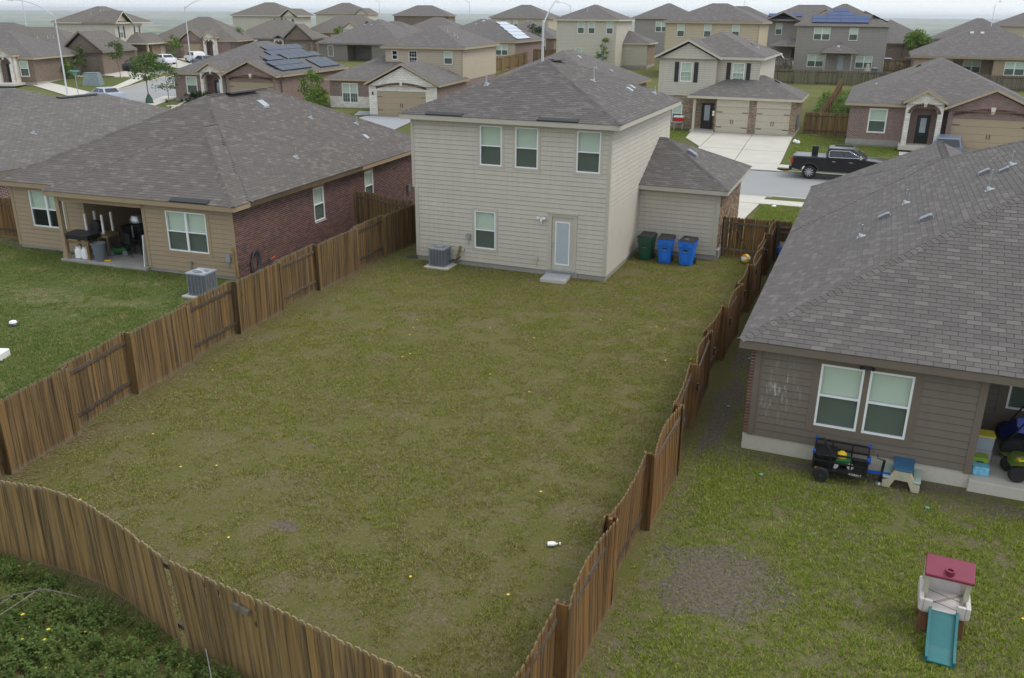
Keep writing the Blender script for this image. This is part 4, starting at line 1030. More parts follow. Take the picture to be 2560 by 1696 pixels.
def solar(h, blocks, side, rows, mat, n0='solar_panel', w_=1.0, l_=1.7, lift=.12):
    "rows: list of (distance up the slope from the eave, start along the eave, count) - every panel its own object"
    b = blocks; pts = dict(b.P)[side]; P0 = Vector(pts[0]); e = (Vector(pts[1]) - P0).normalized()
    up_ = {'s': Vector((0, 1, b.p)), 'n': Vector((0, -1, b.p)), 'w': Vector((1, 0, b.p)), 'e': Vector((-1, 0, b.p))}[side].normalized(); nn = e.cross(up_)
    for v, u, n in rows:
        for i in range(n):
            c = P0 + e * (u + (i + .5) * (l_ + .02)) + up_ * (v + w_ / 2) + nn * lift
            mb = MB().obox(c, e * (l_ / 2 - .01), up_ * (w_ / 2 - .01), nn * .02); o = mb.build(n0, mat, h)
            MB().obox(c - nn * .035, e * (l_ / 2 - .003), up_ * (w_ / 2 - .003), nn * .016).build('panel_frame', 'black', o)

def house(label, x, y, yaw, z=None):
    return place(thing('house', label, 'house', (x, y, T(x, y) if z is None else z), yaw))
WIN = dict(trim=None); 
def dbl(a, z0, z1, w_=1.8, **k): return (a, a + w_, z0, z1, dict(units=2, **k))
def sgl(a, z0, z1, w_=.92, **k): return (a, a + w_, z0, z1, dict(units=1, **k))

# ---------- brick ranch with stone arched porch and gabled garage (several on the street)
def brick_ranch(label, x, y, yaw, z=None, depth=15, gar='garage_tan', mat='brick_red', trim='trim_sand', roofm='shingle_far', width=12.5, flip=False, solar_rows=None, stone='stone_white'):
    h = house(label, x, y, yaw, z)
    blk(h, 0, width, 0, depth, 0, 2.7, mat, {'s': [(1.42, 2.64, .75, 2.45, dict(trim='trim_white', tw=.05))]})
    blk(h, 6.7, width - .2, -1.0, 1, 0, 2.7, mat, {'s': [(.35, 5.3, 0, 2.15, None)]}, 'sew'); Wg = wallW((6.7, -1.0), 0)
    garage_door(h, Wg, .35, 5.3, 2.15, gar); gw = width - .2 - 6.7
    gable_wall(h, Wg, -.0, gw, 2.7, 2.7 + gw / 2 * .47, mat)
    c = 2.83; rg = MB()
    for i in range(40):
        u = -2.5 + 5.0 * (i + .5) / 40
        if abs(u) < .15: continue
        zc = 2.34 + .42 * (1 - (u / 2.6) ** 2); a = math.atan2(-.84 * u / 6.76, 1)
        P = [(c + u + dx * math.cos(a) - dz * math.sin(a), zc + dx * math.sin(a) + dz * math.cos(a)) for dx, dz in ((-.052, -.1), (.052, -.1), (.052, .1), (-.052, .1))]
        rg.prism(P, 0, .03, 'y', W=Wg)
    rg.build('arch_bricks', 'brick_red_piece' if mat == 'brick_red' else 'brick_mixed_piece', h); MB().prism([(c - .1, 2.5), (c + .1, 2.5), (c + .16, 2.98), (c - .16, 2.98)], -.01, .06, 'y', W=Wg).build('keystone', 'trim_white', h)
    Wp_ = wallW((3.85, -1.2), 0); arch_front(h, Wp_, 0, 2.5, 0, 3.1, .35, 2.15, 2.35, 2.9, stone, 'brick_red_piece'); gable_wall(h, Wp_, 0, 2.5, 3.1, 3.1 + 1.25 * .62, stone)
    for xx, an in ((3.85, -90), (6.35, 90)): wall_sheet(h, wallW((xx, 0 if an < 0 else -1.2), an), 1.2, 0, 3.1, [], stone, name='porch_side')
    d = MB().box(4.75, 5.65, -.06, -.02, .12, 2.15).build('front_door', 'door_black', h); MB().box(5.0, 5.4, -.075, -.062, .9, 1.95).build('door_glass', 'solar_pale', d)
    MB().box(3.7, 6.5, -1.9, -.02, -.2, .1).build('porch_slab', 'concrete', h); MB().box(-.03, 3.8, -.06, .0, -.2, .2).build('foundation', 'foundation', h)
    B = [Block(0, width, 0, depth, 2.88, .45, .4), Block(6.75, width - .25, -1.0, 8, 2.88, .45, .4, 'y', ('s',)), Block(3.9, 6.3, -1.2, 5, 3.22, .58, .28, 'y', ('s',))]
    roof(h, B, roofm, trim=trim, soffit=trim); return h, B
M_, BM_ = brick_ranch('red brick house with white stone arched porch and tan garage, across the street at right', 15.2, 41.3, 0, .75, 17)
turtle_vent(M_, BM_, 4.6, 9.5, 180, 'black', .8); pipe_vent(M_, BM_, 1.6, 7, 180, .3)
D_, BD_ = brick_ranch('red brick single storey house with dark solar panels on its roof, behind the young trees', -52.2, 44.5, 8, .7, 15.5)
solar(D_, BD_[0], 'e', [(.7, 1.0, 4), (1.75, 1.0, 4), (2.9, 1.9, 2), (3.9, 4.4, 5), (4.95, 5.4, 5), (2.9, 6.2, 3), (.5, 9.6, 3), (1.5, 9.6, 3), (3.0, 11.4, 2)], 'solar_dark')
for xx in (5.0, 6.2): turtle_vent(D_, BD_, xx, 6.6, -90, 'metal_grey', .8)
for xx, yy in ((10.5, 5.5), (11.2, 7.2), (10.2, 9.2)): pipe_vent(D_, BD_, xx, yy, 0, .35)

# ---------- J: two storey house with black shutters and two garage doors
J = house('cream two storey house with black shutters and two garage doors, straight across the street', -.4, 43.3, 0, .57)
sid, tr_ = 'siding_cream', 'trim_cream'
blk(J, 0, 8.15, 2.3, 13.6, 2.75, 5.72, sid, {'s': [(5.98, 6.93, 3.88, 5.42, dict(grid=True, trim='trim_cream', shutters=True, screen=False))]}, trim=tr_)
blk(J, 0, 4.75, 1.5, 2.3, 2.75, 5.72, sid, {'s': [(1.82, 2.78, 3.88, 5.42, dict(grid=True, trim='trim_cream', shutters=True, screen=False))]}, 'sew', trim=tr_)
gable_wall(J, wallW((0, 1.5), 0), 0, 4.75, 5.72, 5.72 + 2.375 * .5, sid)
blk(J, 0, 5.2, 1.5, 13, 0, 2.75, 'brick_mixed', {'s': [(1.35, 2.2, .5, 2.0, dict(trim=None))]}, 'sew')
blk(J, 5.2, 11.6, 0, 6.2, 0, 2.75, 'brick_mixed', {'s': [(.1, 2.7, 0, 2.72, None), (3.3, 5.95, 0, 2.72, None)]})
Wg = wallW((5.2, 0), 0)
for a0, a1 in ((.1, 2.7), (3.3, 5.95)):
    garage_door(J, Wg, a0, a1, 2.12, 'garage_cream'); MB().box(a0, a1, -.1, .012, 2.13, 2.72, W=Wg).build('garage_header', 'trim_cream', J)
MB().box(3.36, 3.56, .05, .25, 0, 2.6).build('porch_post', 'trim_cream', J)
dj = MB().box(3.85, 4.8, 1.40, 1.46, .12, 2.2).build('front_door', 'door_black', J); MB().box(4.1, 4.55, 1.385, 1.398, .8, 2.05).build('door_glass', 'solar_pale', dj)
MB().box(3.2, 5.2, .0, 1.5, -.2, .1).build('porch_slab', 'concrete', J)
MB().box(11.1, 11.64, -.04, 6.2, -.4, .18).build('foundation', 'foundation', J)
pl_ = MB().box(5.0, 5.17, -.03, -.005, 1.35, 1.75).build('house_number', 'trim_white', J)
text_obj('number_digits', '5351', .1, 'black', pl_, (5.085, -.036, 1.51), (R(90), 0, 0))
mb_ = MB().box(11.61, 11.78, .6, 1.1, .9, 1.7).box(11.61, 11.72, 1.3, 1.6, .4, 1.2).build('electric_meter', 'metal_grey', J)
wl_ = MB().rbox(-.06, .06, -.1, .02, -.16, .12, .03).build('wall_lantern', 'black', J); wl_.location = (5.03, -.02, 2.05)
BJ = [Block(0, 8.15, 2.3, 13.6, 5.9, .42, .4), Block(0, 4.75, 1.5, 8, 5.9, .5, .4, 'y', ('s',))]
roof(J, BJ, 'shingle_far', trim=tr_, soffit=tr_); turtle_vent(J, BJ, 6.6, 8.5, 0, 'metal_grey', .8); pipe_vent(J, BJ, 7.2, 7.8, 0, .4)
BJ2 = [Block(3.3, 11.6, 0, 6.2, 2.93, .45, .38)]; roof(J, BJ2, 'shingle_far', trim=tr_, soffit=tr_); turtle_vent(J, BJ2, 9.6, 2.6, 0, 'metal_dark', .9)

# ---------- I: hipped roof between the middle house and J
I_ = house('brick single storey house whose grey hip roof shows behind the middle house', -16.6, 43.5, 0, .75)
blk(I_, 0, 11.9, 0, 15, 0, 2.7, 'brick_red'); BI = [Block(0, 11.9, 0, 15, 2.88, .45, .4), Block(1, 6.4, -1.2, 6, 2.88, .45, .4, 'y', ('s',))]; roof(I_, BI, 'shingle_far', trim='trim_sand', soffit='trim_sand'); gable_wall(I_, wallW((1, -1.2), 0), 0, 5.4, 2.7, 3.9, 'brick_red'); blk(I_, 1, 6.4, -1.2, 0, 0, 2.7, 'brick_red', {}, 'sew')
turtle_vent(I_, BI, 7.3, 6.8, 0, 'metal_light', .8); turtle_vent(I_, BI, 10.0, 8.5, 0, 'metal_light', .6); pipe_vent(I_, BI, 9.2, 6.2, 0, .35)

# ---------- F: two storey house with white stone garage front
Fh = house('sand coloured two storey house with white stone garage front and brick arch', -33.5, 46.3, 8, .6)
blk(Fh, -.6, 5.9, 0, 8, 0, 2.7, {'*': 'brick_red'}, {'s': [(1.35, 3.0, .55, 2.4, dict(units=2, grid=True, trim='trim_white', tw=.04))]})
wall_sheet(Fh, wallW((-.6, -.05), 0), 6.4, 0, 1.15, [(1.35, 3.0, .55, 1.15)], 'stone_white', name='stone_base', th=.05)
Wf = wallW((5.7, -5), 0); blk(Fh, 5.7, 12.4, -5, 4, 0, 2.7, {'*': 'brick_red', 's': 'stone_white'}, {'s': [(.8, 5.6, 0, 2.2, None)]}); garage_door(Fh, Wf, .8, 5.6, 2.2, 'garage_tan'); gable_wall(Fh, Wf, 0, 6.7, 2.7, 2.7 + 3.35 * .5, 'stone_white')
rg = MB()
for i in range(42):
    u = -2.5 + 5.0 * (i + .5) / 42
    if abs(u) < .12: continue
    zc = 2.45 + .42 * (1 - (u / 2.6) ** 2); a = math.atan2(-.84 * u / 6.76, 1); P = [(3.2 + u + dx * math.cos(a) - dz * math.sin(a), zc + dx * math.sin(a) + dz * math.cos(a)) for dx, dz in ((-.05, -.11), (.05, -.11), (.05, .11), (-.05, .11))]
    rg.prism(P, 0, .03, 'y', W=Wf)
rg.build('arch_bricks', 'brick_red_piece', Fh); MB().prism([(3.12, 2.72), (3.28, 2.72), (3.32, 3.05), (3.08, 3.05)], -.01, .05, 'y', W=Wf).build('keystone', 'trim_white', Fh)
blk(Fh, 4.3, 12.4, 3, 16, 2.7, 5.7, 'siding_sand', {'s': [(.7, 1.3, 4.6, 5.5, dict(trim='trim_sand', tw=.05, dark=True)), (2.5, 3.4, 4.25, 5.5, dict(trim='trim_sand', tw=.07, grid=True, dark=True)), (6.2, 7.1, 4.25, 5.5, dict(trim='trim_sand', tw=.07))]}, trim='trim_sand'); blk(Fh, 4.3, 12.4, 4, 16, 0, 2.72, 'brick_red')
roof(Fh, [Block(4.3, 12.4, 3, 16, 5.88, .45, .4)], 'shingle_far', trim='trim_sand', soffit='trim_sand'); BF2 = [Block(5.7, 12.4, -5, 4, 2.88, .5, .35, 'y', ('s',)), Block(-.6, 9, 0, 12, 2.88, .45, .4)]; roof(Fh, BF2, 'shingle_far', trim='trim_sand', soffit='trim_sand')
for xx, yy in ((9.8, 6.4), (10.6, 6.2), (11, 6.0)): pipe_vent(Fh, [Block(4.3, 12.4, 3, 16, 5.88, .45, .4)], xx, yy, -90, .4)
wl_ = MB().rbox(-.06, .06, -.1, .02, -.16, .12, .03).build('wall_lantern', 'black', Fh); wl_.location = (6.1, -5.02, 2.0)

# ---------- two storey backs along the next street
def two_storey_back(label, x, y, yaw, z, sid, trim, w_=8.13, wins=(2.89, 4.36, 6.82), dep=10, wing=True, lower=True, roofm='shingle_far', doorx=5.95, extra=None):
    h = house(label, x, y, yaw, z)
    o = [(a, a + .92, 4.12, 5.64, dict(trim=trim, tw=.08)) for a in wins]
    if lower: o += [(2.65, 3.56, .78, 2.31, dict(trim=trim, tw=.08))]
    blk(h, 0, w_, 0, dep, 0, 5.78, {'*': sid}, {'s': o + (extra or [])}, trim=trim)
    if doorx: d = MB().box(doorx, doorx + .85, -.04, -.026, .2, 2.2).build('door', trim, h); MB().box(doorx + .18, doorx + .66, -.05, -.041, .45, 2.0).build('door_lite', 'door_blind', d)
    B = [Block(0, w_, 0, dep, 5.95, .42, .4)]; roof(h, B, roofm, trim=trim, soffit=trim)
    if wing:
        blk(h, w_, w_ + 3.4, 4.85, 10.9, 0, 2.75, {'*': 'brick_mixed', 's': sid}, {}, 'sen'); roof(h, [Block(w_, w_ + 3.4, 4.85, 10.9, 2.95, .45, .35, 'x', ('cut_w',))], roofm, trim=trim, soffit=trim)
    return h, B
Hh, BH = two_storey_back('cream two storey house back with three upper windows, left of the peach one', -24.2, 86.7, 3, 3.1, 'siding_cream', 'trim_cream'); pipe_vent(Hh, BH, 3.6, 2.2, -90, .4)
Kh, BK = two_storey_back('long peach two storey house with three upper windows, behind the shuttered house', -8.6, 83, 0, 3.0, 'siding_beige', 'trim_sand', 11.4, (1.5, 4.8, 8.2), 9.5, False, False, doorx=None)
# L with solar panels and a small porch
Lh = house('grey two storey house with blue solar panels and a small back porch', 6.3, 93.8, 3, 2.8)
blk(Lh, 0, 11, 0, 10.5, 0, 5.75, {'*': 'siding_grey'}, {'s': [dbl(2.1, 4.0, 5.54, 2.0, trim='trim_grey', tw=.06), (6.4, 7.45, 4.0, 5.54, dict(trim='trim_grey', tw=.06)), dbl(1.7, .68, 2.2, 2.0, trim='trim_grey', tw=.06), dbl(7.6, .66, 2.14, 2.0, trim='trim_grey', tw=.06)]}, trim='trim_grey')
wall_sheet(Lh, wallW((11.03, 0), 90), 10.5, 0, 2.75, [], 'brick_red', name='brick_base')
BL_ = [Block(0, 11, 0, 10.5, 5.92, .45, .4)]; roof(Lh, BL_, 'shingle_far_brown', trim='trim_grey', soffit='trim_grey')
solar(Lh, BL_[0], 's', [(.35, 2.1, 4), (1.4, 2.1, 4), (2.45, 3.8, 2), (3.5, 4.65, 1)], 'solar_blue'); solar(Lh, BL_[0], 'e', [(.6, 1.5, 4), (1.7, 1.5, 4), (2.8, 3, 2)], 'solar_dark')
for xx in (3.85, 7.05): MB().box(xx - .1, xx + .1, -2.3, -2.1, 0, 2.55).build('porch_post', 'trim_grey', Lh)
MB().box(3.6, 7.4, -2.4, -.02, -.3, .12).build('porch_slab', 'foundation', Lh); Bp = [Block(3.7, 7.3, -2.3, 1.4, 2.75, .5, .35)]; roof(Lh, Bp, 'shingle_far', trim='trim_grey', soffit='trim_grey'); turtle_vent(Lh, Bp, 5.3, -1.6, -90, 'metal_light', .7)
d = MB().box(5.35, 6.25, -.05, -.026, .2, 2.25).build('door', 'trim_grey', Lh); MB().box(5.5, 6.1, -.06, -.051, .4, 2.1).build('door_lite', 'door_blind', d)
# N: single storey back with dark patio
def ranch_back(label, x, y, yaw, z, sid, trim, brick='brick_red', w_=12, dep=15, pat=(4, 8.3), wins=((9.45, 11.5),), roofm='shingle_far', right_brick=True, pwin=True):
    h = house(label, x, y, yaw, z); MB().box(0, w_, .02, 1, -1.3, .01).build('foundation', 'foundation', h)
    o = [(a, b, 1.0, 2.45, dict(units=2, trim=trim, tw=.08)) for a, b in wins]
    if pat:
        W0_, _ = SIDE['s'](0, w_, 0, dep); siding(h, wallW((0, 0), 0), pat[0], 0, 2.7, [], sid, single=False); q = [(a - pat[1], b - pat[1], c, d_) for a, b, c, d_, _ in o]
        siding(h, wallW((pat[1], 0), 0), w_ - pat[1], 0, 2.7, q, sid, single=False)
        for a, b, c, d_, kw in o: window(h, wallW((0, 0), 0), a, b, c, d_, near=False, **kw)
        blk(h, pat[0], pat[1], 3, 3.1, 0, 2.7, sid, {'s': [(1.4, 3.3, 1.0, 2.45, dict(units=2, trim=trim))] if pwin else []}, 's'); wall_sheet(h, wallW((pat[0], 0), 90), 3, 0, 2.7, [], sid, name='patio_side_wall'); wall_sheet(h, wallW((pat[1], 3), -90), 3, 0, 2.7, [], sid, name='patio_side_wall')
        MB().box(pat[0], pat[1], -.1, 3, -.3, .1).build('patio_slab', 'concrete', h); MB().box(pat[0] - .08, pat[0] + .1, -.02, .16, .1, 2.6).build('patio_post', trim, h)
    else: blk(h, 0, w_, 0, .1, 0, 2.7, sid, {'s': o}, 's')
    for s_ in 'enw':
        W, L = SIDE[s_](0, w_, 0, dep); wall_sheet(h, W, L, -1.3, 2.7, [], brick, name='wall')
    B = [Block(0, w_, 0, dep, 2.88, .47, .4)]; roof(h, B, roofm, trim=trim, soffit=trim); return h, B
Nh, BN = ranch_back('tan single storey house with a dark covered patio, upper right', 20.5, 85, 0, 2.6, 'siding_tan', 'trim_tan', w_=14.5, dep=14)
for xx in (5.9, 7.0): turtle_vent(Nh, BN, xx, 4.9, -90, 'metal_light', .85)
Gh, BG = ranch_back('tan and brick house with pale solar panels on its right roof slope', -42.6, 88.0, 5, 3.1, 'siding_sand', 'trim_sand', w_=11.5, dep=15, pat=None, wins=((8.6, 10.4),))
solar(Gh, BG[0], 'e', [(.5, 1.6, 4), (1.55, 2.6, 4), (2.6, 3.6, 4), (3.65, 4.6, 4), (4.7, 5.8, 3)], 'solar_pale')
for xx in (4.0, 5.1): turtle_vent(Gh, BG, xx, 5.2, -90, 'metal_light', .8)
Eh, BE = ranch_back('dark grey single storey house with a big hip roof, behind the solar roof house', -64.4, 90, 5, 2.3, 'siding_darkgrey', 'trim_darkgrey', w_=14, dep=15, pat=(4.8, 9), wins=(), pwin=False)
window(Eh, wallW((0, 0), 0), 1.55, 2.5, .9, 2.5, near=False)
for xx in (5.6, 6.8): turtle_vent(Eh, BE, xx, 5.0, -90, 'metal_grey', .9)

# ---------- Q and the row behind
Qh = house('brown brick two storey house with garage between the peach and grey houses', -1.0, 118, 0, 2.7)
blk(Qh, 0, 13, 2, 11, 0, 6.4, 'siding_grey', {'s': [(1.8, 2.8, 4.2, 5.9, dict(trim='trim_grey'))]}); blk(Qh, 6.2, 12.4, -1, 4, 0, 6.2, 'brick_brown', {'s': [(3.5, 5.2, 4.4, 5.7, dict(trim='trim_grey', tw=.06)), (.5, 2.8, 0, 2.4, None)]}); garage_door(Qh, wallW((6.2, -1), 0), .5, 5.6, 2.3, 'garage_grey'); gable_wall(Qh, wallW((6.2, -1), 0), 0, 6.2, 6.2, 7.75, 'brick_brown')
BQ = [Block(0, 13, 2, 11, 6.5, .45, .4), Block(6.2, 12.4, -1, 6, 6.4, .5, .35, 'y', ('s',)), Block(.3, 5.5, 1, 6, 6.4, .45, .3, 'y', ('s',))]; roof(Qh, BQ, 'shingle_far', trim='trim_grey', soffit='trim_grey'); solar(Qh, BQ[0], 's', [(.8, .8, 3)], 'solar_blue')
roof(Qh, [Block(2, 6.5, -1.6, 3, 2.8, .45, .3)], 'shingle_far', trim='trim_grey', soffit='trim_grey'); MB().box(4.6, 5.5, 1.9, 1.97, 0, 2.1).build('front_door', 'door_black', Qh)

# ---------- B: far left neighbour, roof mostly
Bh = house('dark brick house far left, mostly its long grey shingle roof showing', -29.3, -3.9, 0, .05)
blk(Bh, 0, 10.4, 0, 17, 0, 2.7, 'brick_red'); BB = [Block(0, 10.4, 0, 17, 2.88, .40, .4), Block(-15, 4, 6.5, 17, 2.88, .40, .4)]; blk(Bh, -15, 0, 6.5, 17, 0, 2.7, 'brick_red', {}, 'swn'); roof(Bh, BB, 'shingle_far', trim='trim_darkgrey', soffit='trim_darkgrey'); pipe_vent(Bh, BB, 1.2, 5.0, -90, .4); pipe_vent(Bh, BB, 8.2, 4.2, 0, .4)
MB().prism([(-.16, -.02), (.16, -.02), (.12, .05), (-.12, .05)], 0, 2.6, 'x').build('ridge_vent', 'black', Bh).matrix_local = Matrix.Translation((5.2, 8.6, 5.13)) @ Matrix.Rotation(R(90), 4, 'Z')

# ---------- the street at upper left
C1 = house('brown brick house with white stone arched entry at the left edge', -79, 47, 20, 1.4)
blk(C1, -11, 2.9, 0, 12, 0, 2.7, 'brick_brown', {'s': [(12.2, 13.2, .75, 2.5, dict(trim='trim_white', tw=.04))]}); Wc = wallW((-.9, -1.3), 0); arch_front(C1, Wc, 0, 2.0, 0, 3.1, .4, 1.6, 2.2, 2.75, 'stone_white', 'brick_red_piece'); gable_wall(C1, Wc, 0, 2.0, 3.1, 3.9, 'stone_white'); wall_sheet(C1, wallW((1.1, -1.3), 90), 1.3, 0, 3.1, [], 'stone_white', name='porch_side')
MB().box(-.4, .6, -.06, -.02, .1, 2.2).build('front_door', 'door_black', C1); MB().box(-1.5, 1.6, -2.6, -.03, -.2, .08).build('porch_slab', 'concrete', C1)
BC1 = [Block(-11, 2.9, 0, 12, 2.88, .47, .4), Block(-.9, 1.1, -1.3, 3, 3.2, .62, .25, 'y', ('s',))]; roof(C1, BC1, 'shingle_far', trim='trim_sand', soffit='trim_sand')
C1b = house('brown brick house with gabled grey garage behind the transformer lawn', -86.5, 57.5, 20, 1.75)
blk(C1b, -12, 4.4, 0, 11, 0, 2.7, 'brick_brown', {'s': [(13.3, 14.2, 1.0, 2.4, dict(trim='trim_white', tw=.04)), (14.9, 15.6, 1.0, 2.4, dict(trim='trim_white', tw=.04))]}); blk(C1b, 4.4, 9.4, -1.5, 9, 0, 2.7, 'brick_brown', {'s': [(.8, 4.2, 0, 2.2, None)]}); garage_door(C1b, wallW((4.4, -1.5), 0), .8, 4.2, 2.2, 'garage_grey'); gable_wall(C1b, wallW((4.4, -1.5), 0), 0, 5.0, 2.7, 4.9, 'brick_brown')
Wc = wallW((2.0, -1.5), 0); arch_front(C1b, Wc, 0, 2.2, 0, 2.9, .45, 1.75, 2.1, 2.6, 'stone_white', 'brick_red_piece', key=True); gable_wall(C1b, Wc, 0, 2.2, 2.9, 3.7, 'brick_brown')
BC = [Block(-12, 5.5, 0, 11, 2.88, .47, .4), Block(4.4, 9.4, -1.5, 8, 2.88, .85, .4, 'y', ('s',)), Block(2.0, 4.2, -1.5, 3, 3.0, .6, .25, 'y', ('s',))]; roof(C1b, BC, 'shingle_far_brown', trim='trim_darkgrey', soffit='trim_darkgrey')
for xx in (-1, .4, 1.2): pipe_vent(C1b, BC, xx, 2.6, -90, .4)
C2 = house('cream two storey house with stone ground floor and shuttered windows, upper left', -100.5, 73.5, 18, 2.0)
blk(C2, 0, 9.4, 0, 9, 2.7, 5.72, 'siding_cream', {'e': [(1.5, 2.5, 3.6, 5.3, dict(trim='trim_cream', tw=.05, shutters=True, grid=True)), (6.6, 7.6, 3.6, 5.3, dict(trim='trim_cream', tw=.05, shutters=True, grid=True))]}, trim='trim_cream'); blk(C2, .1, 9.5, .1, 9, 0, 2.72, 'brick_mixed', {'e': [(1.8, 2.7, .5, 2.1, dict(trim='trim_white', tw=.04))]})
B2 = [Block(0, 9.4, 0, 12, 5.9, .45, .4), Block(5, 9.6, 0, 4.6, 5.9, .62, .4, 'x', ('e',))]; roof(C2, B2, 'shingle_far_brown', trim='trim_cream', soffit='trim_cream'); gable_wall(C2, wallW((9.43, 0), 90), 0, 4.6, 5.7, 7.2, 'siding_cream')
blk(C2, 9.4, 12.5, 5, 13.5, 0, 2.7, 'brick_mixed', {'e': [(3.0, 5.4, 0, 2.3, None), (5.9, 8.2, 0, 2.3, None)]}); roof(C2, [Block(7.4, 12.6, 3, 13.5, 2.88, .45, .45)], 'shingle_far_brown', trim='trim_cream', soffit='trim_cream')
for a in (3.0, 5.9): garage_door(C2, wallW((12.5, 5), 90), a, a + 2.35, 2.3, 'garage_cream')
MB().box(12.5, 12.75, 3.2, 3.45, 0, 2.6).build('porch_post', 'trim_cream', C2); MB().box(9.52, 9.58, 4.2, 5.1, .1, 2.2).build('front_door', 'door_black', C2)
for xx, yy in ((2.5, 2.6), (5.0, 2.0), (6.0, 3)): pipe_vent(C2, B2, xx, yy, -90, .4)
C3 = house('brick house with tan garage and stone arch behind the white cars', -93.0, 86.4, 20, 2.3)
blk(C3, 0, 12, 0, 10, 0, 2.7, 'brick_red'); blk(C3, 4.2, 8.1, -1, 3, 0, 2.7, 'brick_red', {'s': [(.55, 3.3, 0, 2.3, None)]}); garage_door(C3, wallW((4.2, -1), 0), .55, 3.3, 2.3, 'garage_tan'); gable_wall(C3, wallW((4.2, -1), 0), 0, 3.9, 2.7, 4.3, 'brick_red')
Wc = wallW((8.1, -1.3), 0); arch_front(C3, Wc, 0, 1.9, 0, 3.3, .4, 1.5, 2.3, 2.8, 'stone_white', 'brick_red_piece'); gable_wall(C3, Wc, 0, 1.9, 3.3, 4.3, 'stone_white'); wall_sheet(C3, wallW((10.0, -1.3), 90), 1.3, 0, 3.3, [], 'stone_white', name='porch_side')
roof(C3, [Block(-1, 13, 0, 12, 2.88, .55, .4), Block(4.2, 8.1, -1, 4, 2.88, .75, .35, 'y', ('s',)), Block(8.1, 10, -1.3, 4, 3.4, .8, .25, 'y', ('s',))], 'shingle_far_brown', trim='trim_sand', soffit='trim_sand')
C3b = house('brown brick house with tall gable beside the cream two storey, far upper left', -84.5, 99, 20, 2.4)
blk(C3b, 0, 11, 0, 10, 0, 2.8, 'brick_brown', {'s': [(2.8, 3.7, .8, 2.3, dict(trim='trim_white', tw=.05))]}); blk(C3b, 6.5, 11, -1, 3, 0, 2.8, 'brick_brown', {'s': [(.7, 3.8, 0, 2.2, None)]}); garage_door(C3b, wallW((6.5, -1), 0), .7, 3.8, 2.2, 'garage_grey'); gable_wall(C3b, wallW((6.5, -1), 0), 0, 4.5, 2.8, 5.0, 'brick_brown'); arch_front(C3b, wallW((4.6, -1), 0), 0, 1.7, 0, 2.9, .35, 1.35, 2.1, 2.5, 'stone_white', 'brick_red_piece')
roof(C3b, [Block(-3, 11, 0, 11, 2.95, .5, .4), Block(6.5, 11, -1, 6, 2.95, .9, .4, 'y', ('s',)), Block(4.6, 6.3, -1, 3, 3.0, .6, .2, 'y', ('s',))], 'shingle_far_brown', trim='trim_darkgrey', soffit='trim_darkgrey')
C4 = house('cream two storey house with shuttered windows, top centre left of the skyline', -103.5, 119, 15, 2.9)
blk(C4, 0, 11, 0, 10, 0, 5.9, 'siding_cream', {'s': [(9.0, 9.8, 3.4, 5.4, dict(trim='trim_cream', shutters=True))]}); blk(C4, 11, 13.3, -1.5, 8, 0, 5.9, 'siding_cream', {'s': [(.8, 1.6, 3.4, 5.4, dict(trim='trim_cream', shutters=True))]}); gable_wall(C4, wallW((11, -1.5), 0), 0, 2.3, 5.9, 6.9, 'siding_cream')
roof(C4, [Block(0, 12, 0, 10, 6.05, .45, .4), Block(10.6, 13.7, -1.5, 8, 6.05, .7, .3, 'y', ('s',))], 'shingle_far_brown', trim='trim_cream', soffit='trim_cream'); blk(C4, 5, 12.5, -5, 0, 0, 2.7, 'brick_mixed', {'s': [(3.2, 5.2, 0, 2.2, None), (5.4, 7.3, 0, 2.2, None)]}); roof(C4, [Block(5, 13, -5, 0, 2.9, .5, .4)], 'shingle_far_brown', trim='trim_cream', soffit='trim_cream')
for a in (3.2, 5.4): garage_door(C4, wallW((5, -5), 0), a, a + 1.9, 2.2, 'garage_cream')
C5 = house('brick house with white stone arched entry right of the cream two storey, top left', -90.5, 128, 15, 2.9)
blk(C5, 0, 14, 0, 11, 0, 2.8, 'brick_red', {'s': [(3.4, 4.3, .8, 2.4, dict(trim='trim_white', tw=.05))]}); arch_front(C5, wallW((6.2, -1), 0), 0, 2.8, 0, 3.6, .7, 2.0, 2.5, 3.1, 'stone_white', 'brick_red_piece'); gable_wall(C5, wallW((6.2, -1), 0), 0, 2.8, 3.6, 4.7, 'stone_white'); gable_wall(C5, wallW((9.2, -.5), 0), 0, 4.0, 2.8, 5.2, 'brick_brown'); blk(C5, 9.2, 13.2, -.5, 3, 0, 2.8, 'brick_brown')
roof(C5, [Block(-2, 14, 0, 11, 2.95, .55, .4), Block(6.2, 9, -1, 5, 3.7, .75, .3, 'y', ('s',)), Block(9.2, 13.2, -.5, 6, 2.95, 1.05, .3, 'y', ('s',))], 'shingle_far_brown', trim='trim_sand', soffit='trim_sand')
C6 = house('farthest cream two storey house with brown roof on the left skyline', -109.5, 157, 15, 2.9)
blk(C6, 0, 10, 0, 10, 0, 6.3, 'siding_cream', {'s': [(8.3, 9.0, 4.2, 5.8, dict(trim='trim_cream', shutters=True))]}); blk(C6, 10, 13, -1, 8, 0, 6.3, 'siding_cream', {'s': [(1, 1.7, 4.2, 5.8, dict(trim='trim_cream', shutters=True))]}); gable_wall(C6, wallW((10, -1), 0), 0, 3, 6.3, 7.4, 'siding_cream'); roof(C6, [Block(0, 12, 0, 10, 6.45, .45, .4), Block(10, 13, -1, 8, 6.45, .7, .3, 'y', ('s',))], 'shingle_far_brown', trim='trim_sand', soffit='trim_sand')
